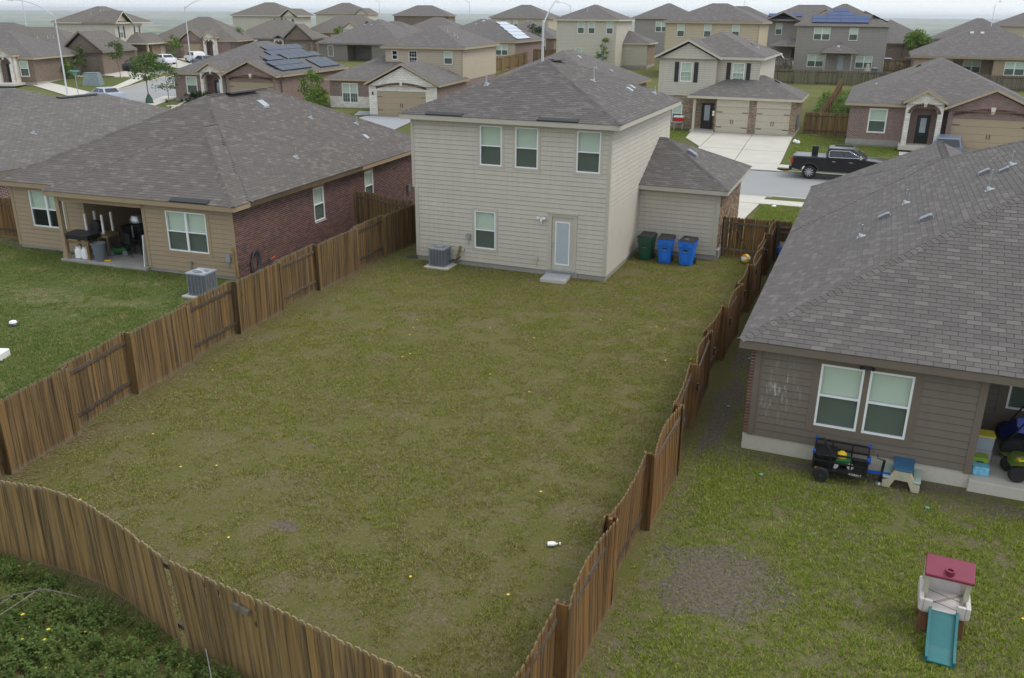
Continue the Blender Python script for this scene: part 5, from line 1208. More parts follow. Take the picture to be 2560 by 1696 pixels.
# ------------------------------------------------------------------ rooftops along the skyline
def simple_house(label, x, y, yaw, z, w_, d_, h_, sid, trim, roofm='shingle_far', gable=None, wins=(), pitch=.45, door=None):
    h = house(label, x, y, yaw, z)
    o = [(a, a + ww, zz, zz + hh, dict(units=u, trim=None)) for a, ww, zz, hh, u in wins]
    blk(h, 0, w_, 0, d_, 0, h_, sid, {'s': o}); B = [Block(0, w_, 0, d_, h_ + .18, pitch, .4)]
    if gable:
        g0, g1, gp, gm = gable; B.append(Block(g0, g1, -1.2, d_ / 2, h_ + .18, gp, .35, 'y', ('s',))); blk(h, g0, g1, -1.2, 1, 0, h_, gm, {}, 'sew'); gable_wall(h, wallW((g0, -1.2), 0), 0, g1 - g0, h_, h_ + (g1 - g0) / 2 * gp, gm)
    roof(h, B, roofm, trim=trim, soffit=trim); return h, B
simple_house('grey two storey house with one double window behind the cream house', -21.0, 116, 5, 3.2, 9.5, 9, 5.9, 'siding_grey', 'trim_grey', wins=((3.4, 1.9, 3.9, 1.6, 2),))
simple_house('low brick house below the grey two storey on the skyline', -12.4, 104, 5, 2.6, 7, 9, 2.8, 'brick_red', 'trim_sand')
simple_house('sand two storey house with four windows on the skyline', -58, 143, 5, 3.2, 12, 10, 5.6, 'siding_sand', 'trim_sand', wins=((3.2, .9, 3.7, 1.6, 1), (4.8, .9, 3.7, 1.6, 1), (7.7, .9, 3.7, 1.6, 1)))
simple_house('brown gabled house with hip roof left of the cream two storey', -47.0, 118, 8, 2.9, 11, 12, 2.8, 'brick_brown', 'trim_sand', gable=(0, 6.5, .5, 'brick_brown'), wins=((8.2, 1.4, .9, 1.4, 2),))
simple_house('grey hip roofed house right of the farthest cream house', -84, 152, 10, 2.9, 14, 12, 2.8, 'siding_darkgrey', 'trim_darkgrey'); simple_house('low dark roofed house on the skyline right of the thin lamp', -69, 166, 10, 2.7, 13, 12, 2.8, 'siding_darkgrey', 'trim_darkgrey'); simple_house('hip roofed house on the skyline behind the sand upper storey', -62, 128, 5, 2.8, 13, 12, 2.8, 'brick_red', 'trim_sand')
simple_house('small hipped roof peeking over the farthest cream house', -100, 178, 15, 2.9, 14, 10, 6.0, 'brick_brown', 'trim_sand'); simple_house('grey roofed house behind the solar roof house on the right', -75.0, 118, 5, 2.8, 12, 10, 2.7, 'siding_darkgrey', 'trim_darkgrey')
hS, bS = simple_house('brick house with long solar array on its right slope beyond the grey house', 10.5, 121, 0, 3.0, 14, 14, 2.8, 'brick_brown', 'trim_darkgrey', gable=(9.5, 14, .5, 'brick_brown'), wins=((10.2, 1.4, .9, 1.5, 1),)); solar(hS, bS[0], 'e', [(1.0, 1.0, 6), (2.1, 2.0, 5)], 'solar_pale')
simple_house('grey hip roofed house with dark patio beyond the tan house', 25.5, 150, 0, 3.2, 14, 13, 2.8, 'siding_darkgrey', 'trim_darkgrey', wins=((10, 2, 1, 1.4, 2),), pitch=.5); simple_house('sand dormered house on the right skyline', 37, 172, 0, 3.0, 15, 10, 5.2, 'siding_sand', 'trim_sand', wins=((5, 1, 3.4, 1.3, 1), (8, 1, 3.4, 1.3, 1)))
simple_house('grey two storey house cut off by the right edge', 47.5, 116, 0, 3.0, 10, 10, 6.2, 'siding_grey', 'trim_grey', wins=((2.2, 1.9, 1.0, 1.5, 2),)); simple_house('brick house behind the tan patio house at the right edge', 31.5, 101, 0, 2.8, 12, 10, 2.8, 'brick_red', 'trim_sand', gable=(2, 10, .45, 'brick_red')); simple_house('hip roofed house between the peach house and brown brick house', -14.0, 130, 0, 2.8, 14, 12, 5.4, 'siding_beige', 'trim_sand')
simple_house('low house behind the left edge arched entry house', -118, 66, 20, 1.8, 16, 12, 2.8, 'brick_brown', 'trim_sand'); simple_house('long roofed house left of the upper left cream two storey', -112, 58, 20, 1.6, 15, 12, 2.7, 'brick_brown', 'trim_sand')
# ------------------------------------------------------------------ streets at upper left, drives, poles, trees, vehicles
# drives
def slab(name, poly, mat='driveway', dz=.03): return tag(poly_sheet(name, poly, mat, dz, 2.0, thick=.05), kind='structure')
def drive_seams(pts):
    mb = MB()
    for (x0, y0), (x1, y1) in pts:
        n = 6
        for i in range(n):
            a = (x0 + (x1 - x0) * i / n, y0 + (y1 - y0) * i / n); b = (x0 + (x1 - x0) * (i + 1) / n, y0 + (y1 - y0) * (i + 1) / n)
            mb.beam((*a, T(*a) + .082), (*b, T(*b) + .082), .035, .006)
    return tag(mb.build('driveway_joint', 'backing'), kind='structure')
slab('driveway', [(4.9, 43.2), (11.15, 43.2), (11.4, 29.6), (11.9, 28.95), (4.4, 28.95), (4.9, 30.2), (4.9, 36.8), (3.2, 40.0), (3.0, 43.2)])
drive_seams([((8.0, 43.1), (8.3, 29.1)), ((4.95, 36.6), (11.2, 36.6)), ((4.95, 31.6), (11.3, 31.6)), ((5.0, 43.0), (4.95, 36.8))])
slab('driveway', [(21.9, 40.2), (27.2, 40.2), (27.2, 28.95), (21.5, 28.95)]); slab('walkway', [(19.0, 39.3), (21.6, 39.3), (21.6, 36.8), (20.4, 36.8), (19.0, 38)])
slab('driveway', [(-27.3, 41.6), (-21.9, 42.3), (-20.3, 29.2), (-26.9, 29.2)], 'driveway_dark'); slab('walkway', [(-29.6, 44.2), (-27.6, 44.4), (-27.3, 42.5), (-28.6, 41.6)], 'driveway_dark')
slab('driveway', [(6.9, 19.6), (11.9, 19.6), (11.4, 11.0), (6.9, 11.0)])
# street running up to the left, its pavements and corner lawn
strip('road', [(-59.5, 24), (-44, 24), (-47.5, 38), (-53.5, 50), (-60, 66), (-74, 92), (-90, 120), (-98, 117), (-82, 88), (-69, 62), (-64.5, 50), (-61.5, 41)], 'road', .03)
strip('road', [(-120, 24), (-58, 26), (-58, 38), (-62, 39.5), (-120, 62)], 'road', .022)
slab('sidewalk', [(-80, 49.3), (-64.2, 41.9), (-62.9, 44.5), (-66.6, 52.6), (-69.9, 58.6), (-71.2, 57.8), (-67.6, 51.6), (-65.2, 45.6), (-79.4, 51.5)], 'sidewalk')
strip('lawn', [(-79.0, 51.3), (-65.3, 45.8), (-67.6, 51.6), (-70.4, 57), (-80, 59.5), (-88, 56)], 'lawn_front', .06)
slab('driveway', [(-81.5, 59.6), (-70.3, 58.4), (-72.2, 62.6), (-83, 66.0)], 'sidewalk')
strip('lawn', [(-72.4, 63.0), (-83, 66.4), (-88, 74), (-79, 73.6), (-74.5, 68.0)], 'lawn_front', .06)
slab('driveway', [(-75, 71.2), (-89, 78.0), (-86, 83), (-77.5, 77)], 'driveway'); slab('driveway', [(-78, 79), (-88, 85), (-85, 88.5), (-80, 83)], 'driveway')
slab('sidewalk', [(-53.2, 39.9), (-51.6, 40.5), (-54.2, 47.2), (-55.8, 46.6)], 'sidewalk'); strip('lawn', [(-51.6, 37), (-46.4, 38), (-40, 44), (-53.6, 47)], 'lawn_front', .04)
slab('walkway', [(-50.2, 40.6), (-45.5, 42.4), (-45.7, 43.1), (-50.4, 41.4)], 'sidewalk')
kerb([(-62.2, 41.6), (-64.6, 49.6), (-69.0, 61.5)]); kerb([(-47.9, 38.4), (-53.3, 49.6)])

# ---- street lamps
plain('pole_grey', srgb(198, 202, 206), .4, .5); plain('lamp_lens', srgb(235, 232, 220), .3)
tl = NT('lamp_lit'); tl.b.inputs['Emission Color'].default_value = (1, .85, .6, 1); tl.b.inputs['Emission Strength'].default_value = 4; tl.col((.9, .8, .65, 1))
def lamp(label, x, y, h, az, arm=2.6, lit=False, z=None, r=.09, rise=.9):
    z = T(x, y) if z is None else z; g = thing('street_lamp', label, 'street lamp', (x, y, z), 0, 'street lamps of the estate')
    MB().lathe([(.2, 0), (.2, .06), (.12, .14), (r, .2), (r * .62, h)], 12).build('pole', 'pole_grey', g, smooth=True)
    dx, dy = math.cos(R(az)), math.sin(R(az)); P = [(dx * arm * t, dy * arm * t, h - .35 + rise * (1 - (1 - t) ** 2.2)) for t in [i / 8 for i in range(9)]]
    MB().tube(P, [.055 - .003 * i for i in range(9)], 8).build('arm', 'pole_grey', g, smooth=True)
    e = Vector(P[-1]); hd = MB(); hd.obox((0, 0, 0), (dx * .36, dy * .36, .02), (-dy * .13, dx * .13, 0), (0, 0, .06)); ho = hd.build('lamp_head', 'pole_grey', g, bevel=.03); ho.location = e + Vector((dx * .25, dy * .25, .02))
    MB().obox((dx * .05, dy * .05, -.075), (dx * .2, dy * .2, 0), (-dy * .1, dx * .1, 0), (0, 0, .02)).build('lens', 'lamp_lit' if lit else 'lamp_lens', ho)
    MB().lathe([(.05, .06), (.05, .16), (.03, .2)], 8).build('photocell', 'metal_grey', ho); return g
lamp('tall grey street lamp with arm pointing left, beside the corner lawn', -64.3, 41.4, 8.7, 195, 6.2 * .72, z=.6, rise=1.6)
lamp('lit street lamp behind the white cars', -78.8, 77.6, 8.2, 25, 4.2, True, z=2.1, rise=1.5)
lamp('thick white street lamp rising behind the middle house roof', -5.6, 30.2, 9.25, 60, 1.9, z=0, r=.13, rise=1.9)
for k, (lx, ly, lh, az, lb) in enumerate(((-88, 150, 9.2, 180, 'thin street lamp on the skyline above the farthest cream house'), (-66, 150, 9.2, 190, 'thin street lamp on the skyline right of the grey hip roof'), (-44, 152, 8.6, 185, 'small street lamp over the sand two storey house roof'), (-10, 160, 9.6, 90, 'thin street lamp on the skyline above the peach house'), (34, 150, 9.0, 70, 'curved street lamp on the skyline at right'), (47, 140, 6.2, 20, 'pale street lamp by the right edge of the skyline'), (-128, 92, 9.4, 20, 'pale street lamp at the far left skyline'))): lamp(lb, lx, ly, lh, az, 2.4, r=.08)
# ---- street name sign
sg = thing('street_sign', 'green street name sign at the corner by the tall lamp', 'sign', (-62.3, 41.0, .6)); MB().tube([(0, 0, 0), (0, 0, 2.7)], .035, 8).build('post', 'galv', sg); plain('sign_green', srgb(28, 120, 108), .4)
for k, (zz, an, tx) in enumerate(((2.95, 18, 'MOON RIDGE'), (2.68, -60, 'DR'))):
    b_ = MB().box(-.62, .62, -.008, .008, -.12, .12).build('sign_blade', 'sign_green', sg); b_.location = (0, 0, zz); b_.rotation_euler = (0, 0, R(an)); text_obj('sign_lettering', tx, .15, 'white_plastic', b_, (0, -.012, -.05), (R(90), 0, 0))

# ---- utility boxes
plain('box_green', srgb(112, 138, 122), .5); plain('box_grey', srgb(118, 130, 134), .5)
tb = thing('utility_vault', 'large grey green utility box on the corner lawn', 'utility box', (-70.3, 50.8, T(-70.3, 50.8)), 25); m = MB(); m.hexa([(-1.05, -.8, 0), (1.05, -.8, 0), (1.05, .8, 0), (-1.05, .8, 0), (-.8, -.55, 1.45), (.8, -.55, 1.45), (.8, .55, 1.45), (-.8, .55, 1.45)]); m.build('housing', 'box_grey', tb, bevel=.05); MB().box(-.82, .82, -.57, .57, 1.452, 1.5).build('lid', 'box_grey', tb, bevel=.02); MB().box(.1, .22, -.74, -.66, .85, .95).build('lock', 'galv', tb)
for (bx_, by_, lb, mt, s_) in ((-72.5, 63.4, 'pale green utility box on the lawn below the white sedan', 'box_green', 1), (-73.4, 65.6, 'grey utility box behind the pale green one', 'box_grey', 1.15)):
    u = thing('utility_box', lb, 'utility box', (bx_, by_, T(bx_, by_)), 30, 'utility boxes on the verge'); MB().rbox(-.7 * s_, .7 * s_, -.55, .55, .3, 1.15 * s_, .05).build('housing', mt, u, bevel=.03); MB().box(-.75 * s_, .75 * s_, -.6, .6, 0, .3).build('plinth', 'concrete', u)

# ---- trees
m_leaf('leaf_oak', srgb(62, 84, 42), srgb(92, 116, 56), srgb(120, 140, 70)); m_leaf('leaf_bright', srgb(78, 108, 42), srgb(112, 140, 54), srgb(140, 162, 72)); m_leaf('leaf_dark', srgb(44, 60, 36), srgb(64, 82, 46), srgb(84, 102, 58)); m_leaf('leaf_weed', srgb(56, 78, 36), srgb(82, 106, 48), srgb(112, 132, 62)); 
plain('bark', srgb(96, 84, 74), .9, scale=12)
def leaves(n, centers, size, rng, flat=.6):
    "random leaf quads spread through a set of clump centres"
    k = rng.integers(0, len(centers), n); c = np.array(centers)[k]
    d = rng.normal(size=(n, 3)); d /= np.linalg.norm(d, axis=1, keepdims=True); p = c[:, :3] + d * (rng.random((n, 1)) ** .45) * c[:, 3:4] * np.array([1, 1, .8])
    a = rng.normal(size=(n, 3)); a /= np.linalg.norm(a, axis=1, keepdims=True); b = np.cross(a, rng.normal(size=(n, 3))); b /= np.linalg.norm(b, axis=1, keepdims=True)
    s_ = size * (.6 + .8 * rng.random((n, 1))); return np.stack([p - a * s_, p + b * s_ * .5, p + a * s_, p - b * s_ * .5], 1)
def quad_mesh(name, Q, mat):
    n = len(Q); k = Q.shape[1]; me = bpy.data.meshes.new(name); me.vertices.add(n * k); me.vertices.foreach_set('co', Q.reshape(-1).astype(np.float32)); me.loops.add(n * k); me.loops.foreach_set('vertex_index', np.arange(n * k, dtype=np.int32)); me.polygons.add(n); me.polygons.foreach_set('loop_start', np.arange(n, dtype=np.int32) * k)
    me.materials.append(MATS[mat]); me.update(calc_edges=True); return me
def tree(label, x, y, h, cr, mat, n=1400, seed=1, clear=.35, size=.12, name='young_tree', z=None, stem=.06):
    rng = np.random.default_rng(seed); g = thing(name, label, 'tree' if clear > .05 else 'shrub', (x, y, T(x, y) if z is None else z)); zc = h * clear; tr = MB()
    lean = rng.normal(0, .05, 2) * h; tr.tube([(0, 0, -.1), (lean[0] * .3, lean[1] * .3, zc * .6), (lean[0] * .6, lean[1] * .6, zc + (h - zc) * .3), (lean[0], lean[1], h * .88)], [stem, stem * .8, stem * .6, stem * .15], 8); cen = []
    for i in range(int(9 + 6 * cr)):
        t = rng.random() ** .8; a = rng.random() * 6.283; zz = zc + (h - zc) * (.12 + .8 * t); rr = cr * (.25 + .75 * math.sin(math.pi * min(1, .18 + .8 * t))) * (.45 + .5 * rng.random()); c = (lean[0] * t + rr * math.cos(a), lean[1] * t + rr * math.sin(a), zz)
        tr.tube([(lean[0] * t * .8, lean[1] * t * .8, zz - .35 * rr - .1), (c[0] * .6, c[1] * .6, zz - .15 * rr), c], [stem * .38, stem * .22, .008], 5); cen.append((*c, cr * (.28 + .25 * rng.random())))
    tr.build('trunk', 'bark', g, smooth=True); o = bpy.data.objects.new('crown', quad_mesh('crown', leaves(n, cen, size, rng), mat)); link(o, g); return g
tree('young oak with a green bag round its trunk, left of the solar roof house', -53.4, 41.8, 5.2, 1.7, 'leaf_oak', 1700, 3, .38, .13, z=.5)
bag = thing('watering_bag', 'dark green watering bag round the young oak trunk', 'bag', (-53.4, 41.8, .5)); plain('bag_green', srgb(44, 74, 62), .7); MB().lathe([(.1, 0), (.42, .02), (.36, .45), (.13, .95), (.08, 1.0)], 12).build('bag_body', 'bag_green', bag, smooth=True)
tree('thin young tree in front of the arched porch of the solar roof house', -48.1, 39.0, 4.6, 1.25, 'leaf_oak', 620, 4, .25, .11, z=.3, stem=.045)
tree('slender tree with white stone ring left of the white sedan', -73.5, 58.4, 4.6, 1.2, 'leaf_oak', 800, 5, .4, .12, stem=.04); tree('small tree beside the gabled grey garage', -78.6, 56.7, 4.0, 1.1, 'leaf_oak', 750, 6, .35, .12, stem=.04)
tree('small bright tree in front of the white sedan', -77.4, 73.0, 4.4, 1.0, 'leaf_bright', 800, 7, .4, .12, stem=.04); tree('bright young tree by the brown gabled brick house, upper left', -84.6, 97.0, 4.3, 1.3, 'leaf_bright', 800, 8, .25, .14)
tree('tall bushy shrub against the brick side wall of the solar roof house', -36.0, 46.0, 3.7, 1.3, 'leaf_bright', 1900, 9, .02, .1, 'bushy_shrub', .4); tree('lower bushy shrub beside the tall one at the brick wall', -34.7, 45.0, 2.5, 1.1, 'leaf_bright', 1300, 10, .02, .1, 'bushy_shrub', .4)
tree('rounded shrub in the planting bed of the brown brick house', -78.9, 54.0, 2.6, 1.5, 'leaf_bright', 1500, 11, .02, .12, 'garden_shrub')
for k, (sx, sy, lb) in enumerate(((-49.6, 43.6, 'dark clipped shrub left of the arched porch with solar roof'), (-48.4, 43.7, 'dark clipped shrub in the middle of the porch bed'), (-47.3, 43.9, 'dark clipped shrub nearest the stone arch'))): tree(lb, sx, sy, 1.25, .75, 'leaf_dark', 900, 20 + k, .0, .07, 'clipped_shrub', .55)
tree('small tree against the back wall of the cream two storey house', -17.6, 86.0, 4.6, .9, 'leaf_bright', 420, 30, .25, .12, z=2.3); tree('round green tree right of the grey solar house', 21.6, 118, 5.0, 2.0, 'leaf_bright', 1500, 31, .28, .2, z=2.8); tree('dark leafy tree beside the distant gabled house', -40, 120, 5.2, 2.4, 'leaf_dark', 1500, 32, .1, .2, z=2.6); tree('pale green small tree beside the far stone arch house', -81, 122, 4.2, 1.3, 'leaf_bright', 700, 33, .2, .16, z=2.9)
for k, (rx_, ry_) in enumerate(((-73.5, 58.4), (-78.6, 56.7))):
    q = thing('stone_ring', ['white stone ring round the slender tree', 'white stone ring round the small tree by the garage'][k], 'edging', (rx_, ry_, T(rx_, ry_)))
    for i in range(10):
        a = i * .628; s_ = MB().rbox(-.16, .16, -.1, .1, 0, .16, .05).build('stone', 'stone_white', q, bevel=.03); s_.location = (math.cos(a) * .75, math.sin(a) * .75, .05); s_.rotation_euler = (0, 0, a + 1.57)
for k, (ax, ay) in enumerate(((-54.3, 42.6), (-52.2, 43.0), (-51.2, 44.1))):
    g = thing('spiky_plant', ['dark spiky plant left of the watering bag', 'dark spiky plant behind the young oak', 'dark spiky plant near the front walk of the solar roof house'][k], 'plant', (ax, ay, T(ax, ay))); mb = MB()
    for i in range(26):
        a = i * 2.4; e = .15 + .85 * (i / 26); d_ = Vector((math.cos(a) * (1 - e * .6), math.sin(a) * (1 - e * .6), .25 + e)).normalized() * .55; s_ = Vector((-math.sin(a), math.cos(a), 0)) * .035; mb.face([-s_, s_, d_]); 
    mb.build('leaves', 'leaf_dark', g)

# ---- vehicles
def paint(name, c, rough=.3): return plain(name, c, rough, .0, var=.04, coat=.35, spec=.35)
paint('paint_black', srgb(15, 18, 24)); paint('paint_white', srgb(232, 234, 238)); paint('paint_red', srgb(140, 24, 30)); paint('paint_silver', srgb(178, 188, 204)); paint('paint_slate', srgb(96, 108, 128)); paint('paint_dark', srgb(28, 31, 36))
plain('car_glass', srgb(30, 36, 42), .08, .1, spec=.8); plain('tail_red', srgb(170, 20, 26), .25); plain('chrome', srgb(220, 222, 226), .15, 1.0, var=.02)
def arc(cx, cz, r, a0, a1, n=8): return [(cx + r * math.cos(R(a0 + (a1 - a0) * i / n)), cz + r * math.sin(R(a0 + (a1 - a0) * i / n))) for i in range(n + 1)]
def wheel(parent, x, y, r, w_=.24, side=1, rim='galv', spokes=10):
    t = MB().lathe([(r * .62, -w_ / 2), (r * .95, -w_ / 2), (r, -w_ * .36), (r, w_ * .36), (r * .95, w_ / 2), (r * .62, w_ / 2)], 24, axis='y').build('wheel', 'rubber', parent, smooth=True); t.location = (x, y, r); m = MB(); yy = side * w_ * .51
    for i in range(spokes):
        a = 2 * math.pi * i / spokes; d_ = Vector((math.cos(a), 0, math.sin(a))); s_ = Vector((-math.sin(a), 0, math.cos(a))) * r * .07
        m.face([Vector((0, yy, 0)) + d_ * r * .12 - s_, Vector((0, yy, 0)) + d_ * r * .12 + s_, Vector((0, yy, 0)) + d_ * r * .64 + s_, Vector((0, yy, 0)) + d_ * r * .64 - s_])
    m.lathe([(r * .6, yy - .012 * side), (r * .66, yy + .004 * side)], 24, axis='y') if False else None
    m.lathe([(.001, yy), (r * .15, yy + .01 * side)], 12, axis='y'); m.build('rim', rim, t)
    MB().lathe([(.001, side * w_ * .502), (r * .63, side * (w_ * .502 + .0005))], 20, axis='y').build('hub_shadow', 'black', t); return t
def vehicle(label, x, y, az, prof, cab, mat, width, wheels, wr, cat='car', glass=(), z=None, roofw=.78, name='parked_car', bed=None, group='parked cars and trucks'):
    "prof: side outline of the body; cab: (x0 base, x1 base, x0 roof, x1 roof, z base, z roof)"
    g = thing(name, label, cat, (x, y, (T(x, y) if z is None else z) + .03), az, group); hw = width / 2; body = MB()
    layers = [(-hw, .97), (-hw + .06, 1.0), (hw - .06, 1.0), (hw, .97)]; zc = .65; xc = sum(p[0] for p in prof) / len(prof); n = len(prof); base = 0
    for yy, s_ in layers: body.v += [((p[0] - xc) * (1 - (1 - s_) * .4) + xc, yy, zc + (p[1] - zc) * s_) for p in prof]
    body.f.append(tuple(range(n))); body.f.append(tuple(range(4 * n - 1, 3 * n - 1, -1)))
    for L in range(3):
        for i in range(n): j = (i + 1) % n; body.f.append((L * n + j, L * n + i, (L + 1) * n + i, (L + 1) * n + j))
    body.uv = [None] * len(body.f); body.mi = [0] * len(body.f); bo = body.build('body', mat, g, smooth=True)
    x0, x1, r0, r1, z0, z1 = cab; rw = hw * roofw; bw_ = hw * .96; c = MB(); c.hexa([(x0, -bw_, z0), (x1, -bw_, z0), (x1, bw_, z0), (x0, bw_, z0), (r0, -rw, z1), (r1, -rw, z1), (r1, rw, z1), (r0, rw, z1)]); co = c.build('cabin', mat, g, bevel=.07)
    def side_pt(s_, t, f, side, off=.012):                      # point on cabin side: s along, t up
        xb = x0 + (x1 - x0) * s_; xr = r0 + (r1 - r0) * s_; yy = (bw_ + (rw - bw_) * t + off) * side; return (xb + (xr - xb) * t, yy, z0 + (z1 - z0) * t)
    for side in (-1, 1):
        for (s0, s1) in glass:
            q = MB().face([side_pt(s0, .1, 0, side), side_pt(s1, .1, 0, side), side_pt(s1, .84, 0, side), side_pt(s0, .84, 0, side)]); 
            m = MB(); m.face([side_pt(s0, .1, 0, side), side_pt(s1, .1, 0, side), side_pt(s1, .84, 0, side), side_pt(s0, .84, 0, side)]); m.build('side_window', 'car_glass', g)
    for (xb, xr, nm, sg_) in ((x1, r1, 'windscreen', 1), (x0, r0, 'rear_window', -1)):
        lerp = lambda t: (xb + (xr - xb) * t + sg_ * .014, bw_ + (rw - bw_) * t, z0 + (z1 - z0) * t); a, b = lerp(.1), lerp(.88); m = MB(); m.face([(a[0], -a[1] * .88, a[2]), (a[0], a[1] * .88, a[2]), (b[0], b[1] * .86, b[2]), (b[0], -b[1] * .86, b[2])]); m.build(nm, 'car_glass', g)
    for wx in wheels:
        for side in (-1, 1): wheel(g, wx, side * (hw - .14), wr, .25, side)
    return g, bo
def sedan_prof(L=4.8, wr=.33, w0=.85, w1=3.85): return [(.05, .32), *arc(w0, wr, wr + .06, 180, 0)[0:], *arc(w1, wr, wr + .06, 180, 0), (L - .05, .3), (L, .55), (L - .12, .72), (L - 1.3, .95), (.55, 1.0), (.08, .95), (0, .6)]
def suv_prof(L=4.6, wr=.36, w0=.85, w1=3.65): return [(.05, .4), *arc(w0, wr, wr + .07, 180, 0), *arc(w1, wr, wr + .07, 180, 0), (L - .05, .38), (L, .7), (L - .1, .95), (L - 1.1, 1.1), (.1, 1.12), (0, .7)]
def truck_prof(L=5.9, wr=.42, w0=1.15, w1=4.85): return [(.05, .62), (.45, .55), *arc(w0, wr, wr + .1, 170, 10), *arc(w1, wr, wr + .1, 170, 10), (L - .03, .5), (L, .9), (L - .08, 1.2), (L - .5, 1.27), (4.35, 1.36), (2.05, 1.36), (.05, 1.36), (.0, .95)]
tk, tb_ = vehicle('black crew cab pickup truck parked at the far kerb', 12.45, 28.0, 0, truck_prof(), (2.05, 4.5, 2.12, 3.62, 1.34, 1.95), 'paint_black', 2.05, (1.15, 4.85), .42, 'truck', ((.05, .46), (.50, .90)), z=.0, roofw=.80, name='pickup_truck')
MB().box(-.1, .1, -1.0, 1.0, .52, .74).build('rear_bumper', 'paint_dark', tk, bevel=.03); MB().box(.08, 1.98, -.95, .95, 1.362, 1.385).build('bed_cover', 'paint_dark', tk, bevel=.008)
for s_ in (-1, 1):
    MB().box(-.012, .14, s_ * .93 - .1, s_ * .93 + .1, .92, 1.3).build('tail_lamp', 'tail_red', tk, bevel=.02)
    MB().tube([(2.22, s_ * 1.0, 1.42), (2.20, s_ * .955, 1.74), (2.34, s_ * .935, 1.82), (3.35, s_ * .925, 1.83), (4.22, s_ * .99, 1.44), (2.3, s_ * 1.005, 1.40), (2.22, s_ * 1.0, 1.42)], .016, 6).build('window_chrome', 'chrome', tk)
    for hx in (2.45, 3.45): MB().box(hx, hx + .2, s_ * 1.03 - .015, s_ * 1.03 + .015, 1.14, 1.17).build('door_handle', 'chrome', tk)
    mi_ = MB().rbox(4.02, 4.15, s_ * 1.2 - .12, s_ * 1.2 + .12, 1.38, 1.6, .03).build('mirror', 'chrome', tk, bevel=.02); MB().tube([(4.0, s_ * .98, 1.42), (4.08, s_ * 1.12, 1.46)], .025, 6).build('mirror_arm', 'paint_black', mi_)
    MB().tube([(1.75, s_ * .98, .4), (4.2, s_ * .98, .4)], .045, 8).build('side_step', 'metal_light', tk)
    for wx in (1.15, 4.85): MB().tube([(wx + .55 * math.cos(t), s_ * 1.02, .42 + .55 * math.sin(t)) for t in [R(8 + 164 * i / 12) for i in range(13)]], .035, 6).build('wheel_flare', 'paint_dark', tk)
    MB().box(2.035, 2.06, s_ * 1.026 - .004, s_ * 1.026 + .004, .6, 1.36).build('door_gap', 'black', tk)
MB().obox((3.0, .5, 1.98), (.55, 0, 0), (0, .06, 0), (0, 0, .02)).build('roof_rail', 'black', tk)
sp = thing('black_box', 'upright black box standing on the bed of the pickup truck', 'box', (13.75, 28.35, 1.42)); MB().box(-.19, .19, -.16, .16, 0, .5).build('box_body', 'black', sp, bevel=.015)
vehicle('white sedan parked on the driveway, facing left', -81.0, 76.0, 158, sedan_prof(), (.75, 3.55, 1.25, 2.6, .97, 1.45), 'paint_white', 1.85, (.85, 3.85), .33, glass=((.08, .46), (.5, .92)))
vehicle('white sport utility car behind the white sedan', -78.6, 79.5, 150, suv_prof(), (.1, 3.5, .45, 2.7, 1.1, 1.68), 'paint_white', 1.88, (.85, 3.65), .36, glass=((.06, .3), (.34, .62), (.66, .95)))
vehicle('slate blue car in front of the white sport utility car', -73.8, 76.2, 158, sedan_prof(), (.75, 3.55, 1.25, 2.6, .97, 1.45), 'paint_slate', 1.85, (.85, 3.85), .33, glass=((.08, .46), (.5, .92)))
vehicle('dark car half hidden by the slender tree on the garage driveway', -78.5, 65.0, 155, sedan_prof(), (.75, 3.55, 1.25, 2.6, .97, 1.42), 'paint_dark', 1.85, (.85, 3.85), .33, glass=((.08, .46), (.5, .92)))
vehicle('silver sedan whose roof shows over the far left house ridge', -57.4, 41.5, 165, sedan_prof(), (.75, 3.55, 1.25, 2.6, .97, 1.45), 'paint_silver', 1.85, (.85, 3.85), .33, glass=((.08, .46), (.5, .92)), z=.45)
vehicle('red pickup truck seen over the solar roof ridge', -97.5, 124.0, -22, truck_prof(), (2.05, 4.5, 2.12, 3.7, 1.34, 1.92), 'paint_red', 2.0, (1.15, 4.85), .4, 'truck', ((.05, .46), (.50, .90)), name='pickup_truck')
vehicle('white van behind the red pickup truck', -91.5, 124.0, -22, suv_prof(), (.1, 3.6, .3, 2.9, 1.1, 1.9), 'paint_white', 1.9, (.85, 3.65), .36, 'van', ((.06, .3), (.34, .62), (.66, .95)))
vehicle('white pickup truck seen over the solar roof, facing left', -75.6, 104.2, 165, truck_prof(), (2.6, 4.5, 2.7, 3.7, 1.34, 1.9), 'paint_white', 2.0, (1.15, 4.85), .4, 'truck', ((.08, .9),), name='pickup_truck')
vehicle('grey blue sport utility car in front of the tan garage door at right', 21.9, 36.2, 85, suv_prof(), (.1, 3.5, .45, 2.7, 1.1, 1.68), 'paint_slate', 1.88, (.85, 3.65), .36, glass=((.06, .3), (.34, .62), (.66, .95)))
vehicle('dark car between the grey solar house and the tan house', 19.6, 109.5, 0, suv_prof(), (.1, 3.5, .45, 2.7, 1.0, 1.6), 'paint_dark', 1.88, (.85, 3.65), .36, glass=((.06, .3), (.34, .95)), z=2.75); vehicle('silver car left of the dark one beyond the grey solar house', 15.6, 108.0, 0, sedan_prof(), (.75, 3.55, 1.25, 2.6, .97, 1.5), 'paint_silver', 1.85, (.85, 3.85), .33, glass=((.08, .46), (.5, .92)), z=2.75)
vehicle('white van parked behind the board fence left of the grey house', .6, 106, 0, suv_prof(), (.1, 3.6, .3, 2.9, 1.1, 1.9), 'paint_white', 1.9, (.85, 3.65), .36, 'van', ((.06, .3), (.66, .95)), z=2.7)

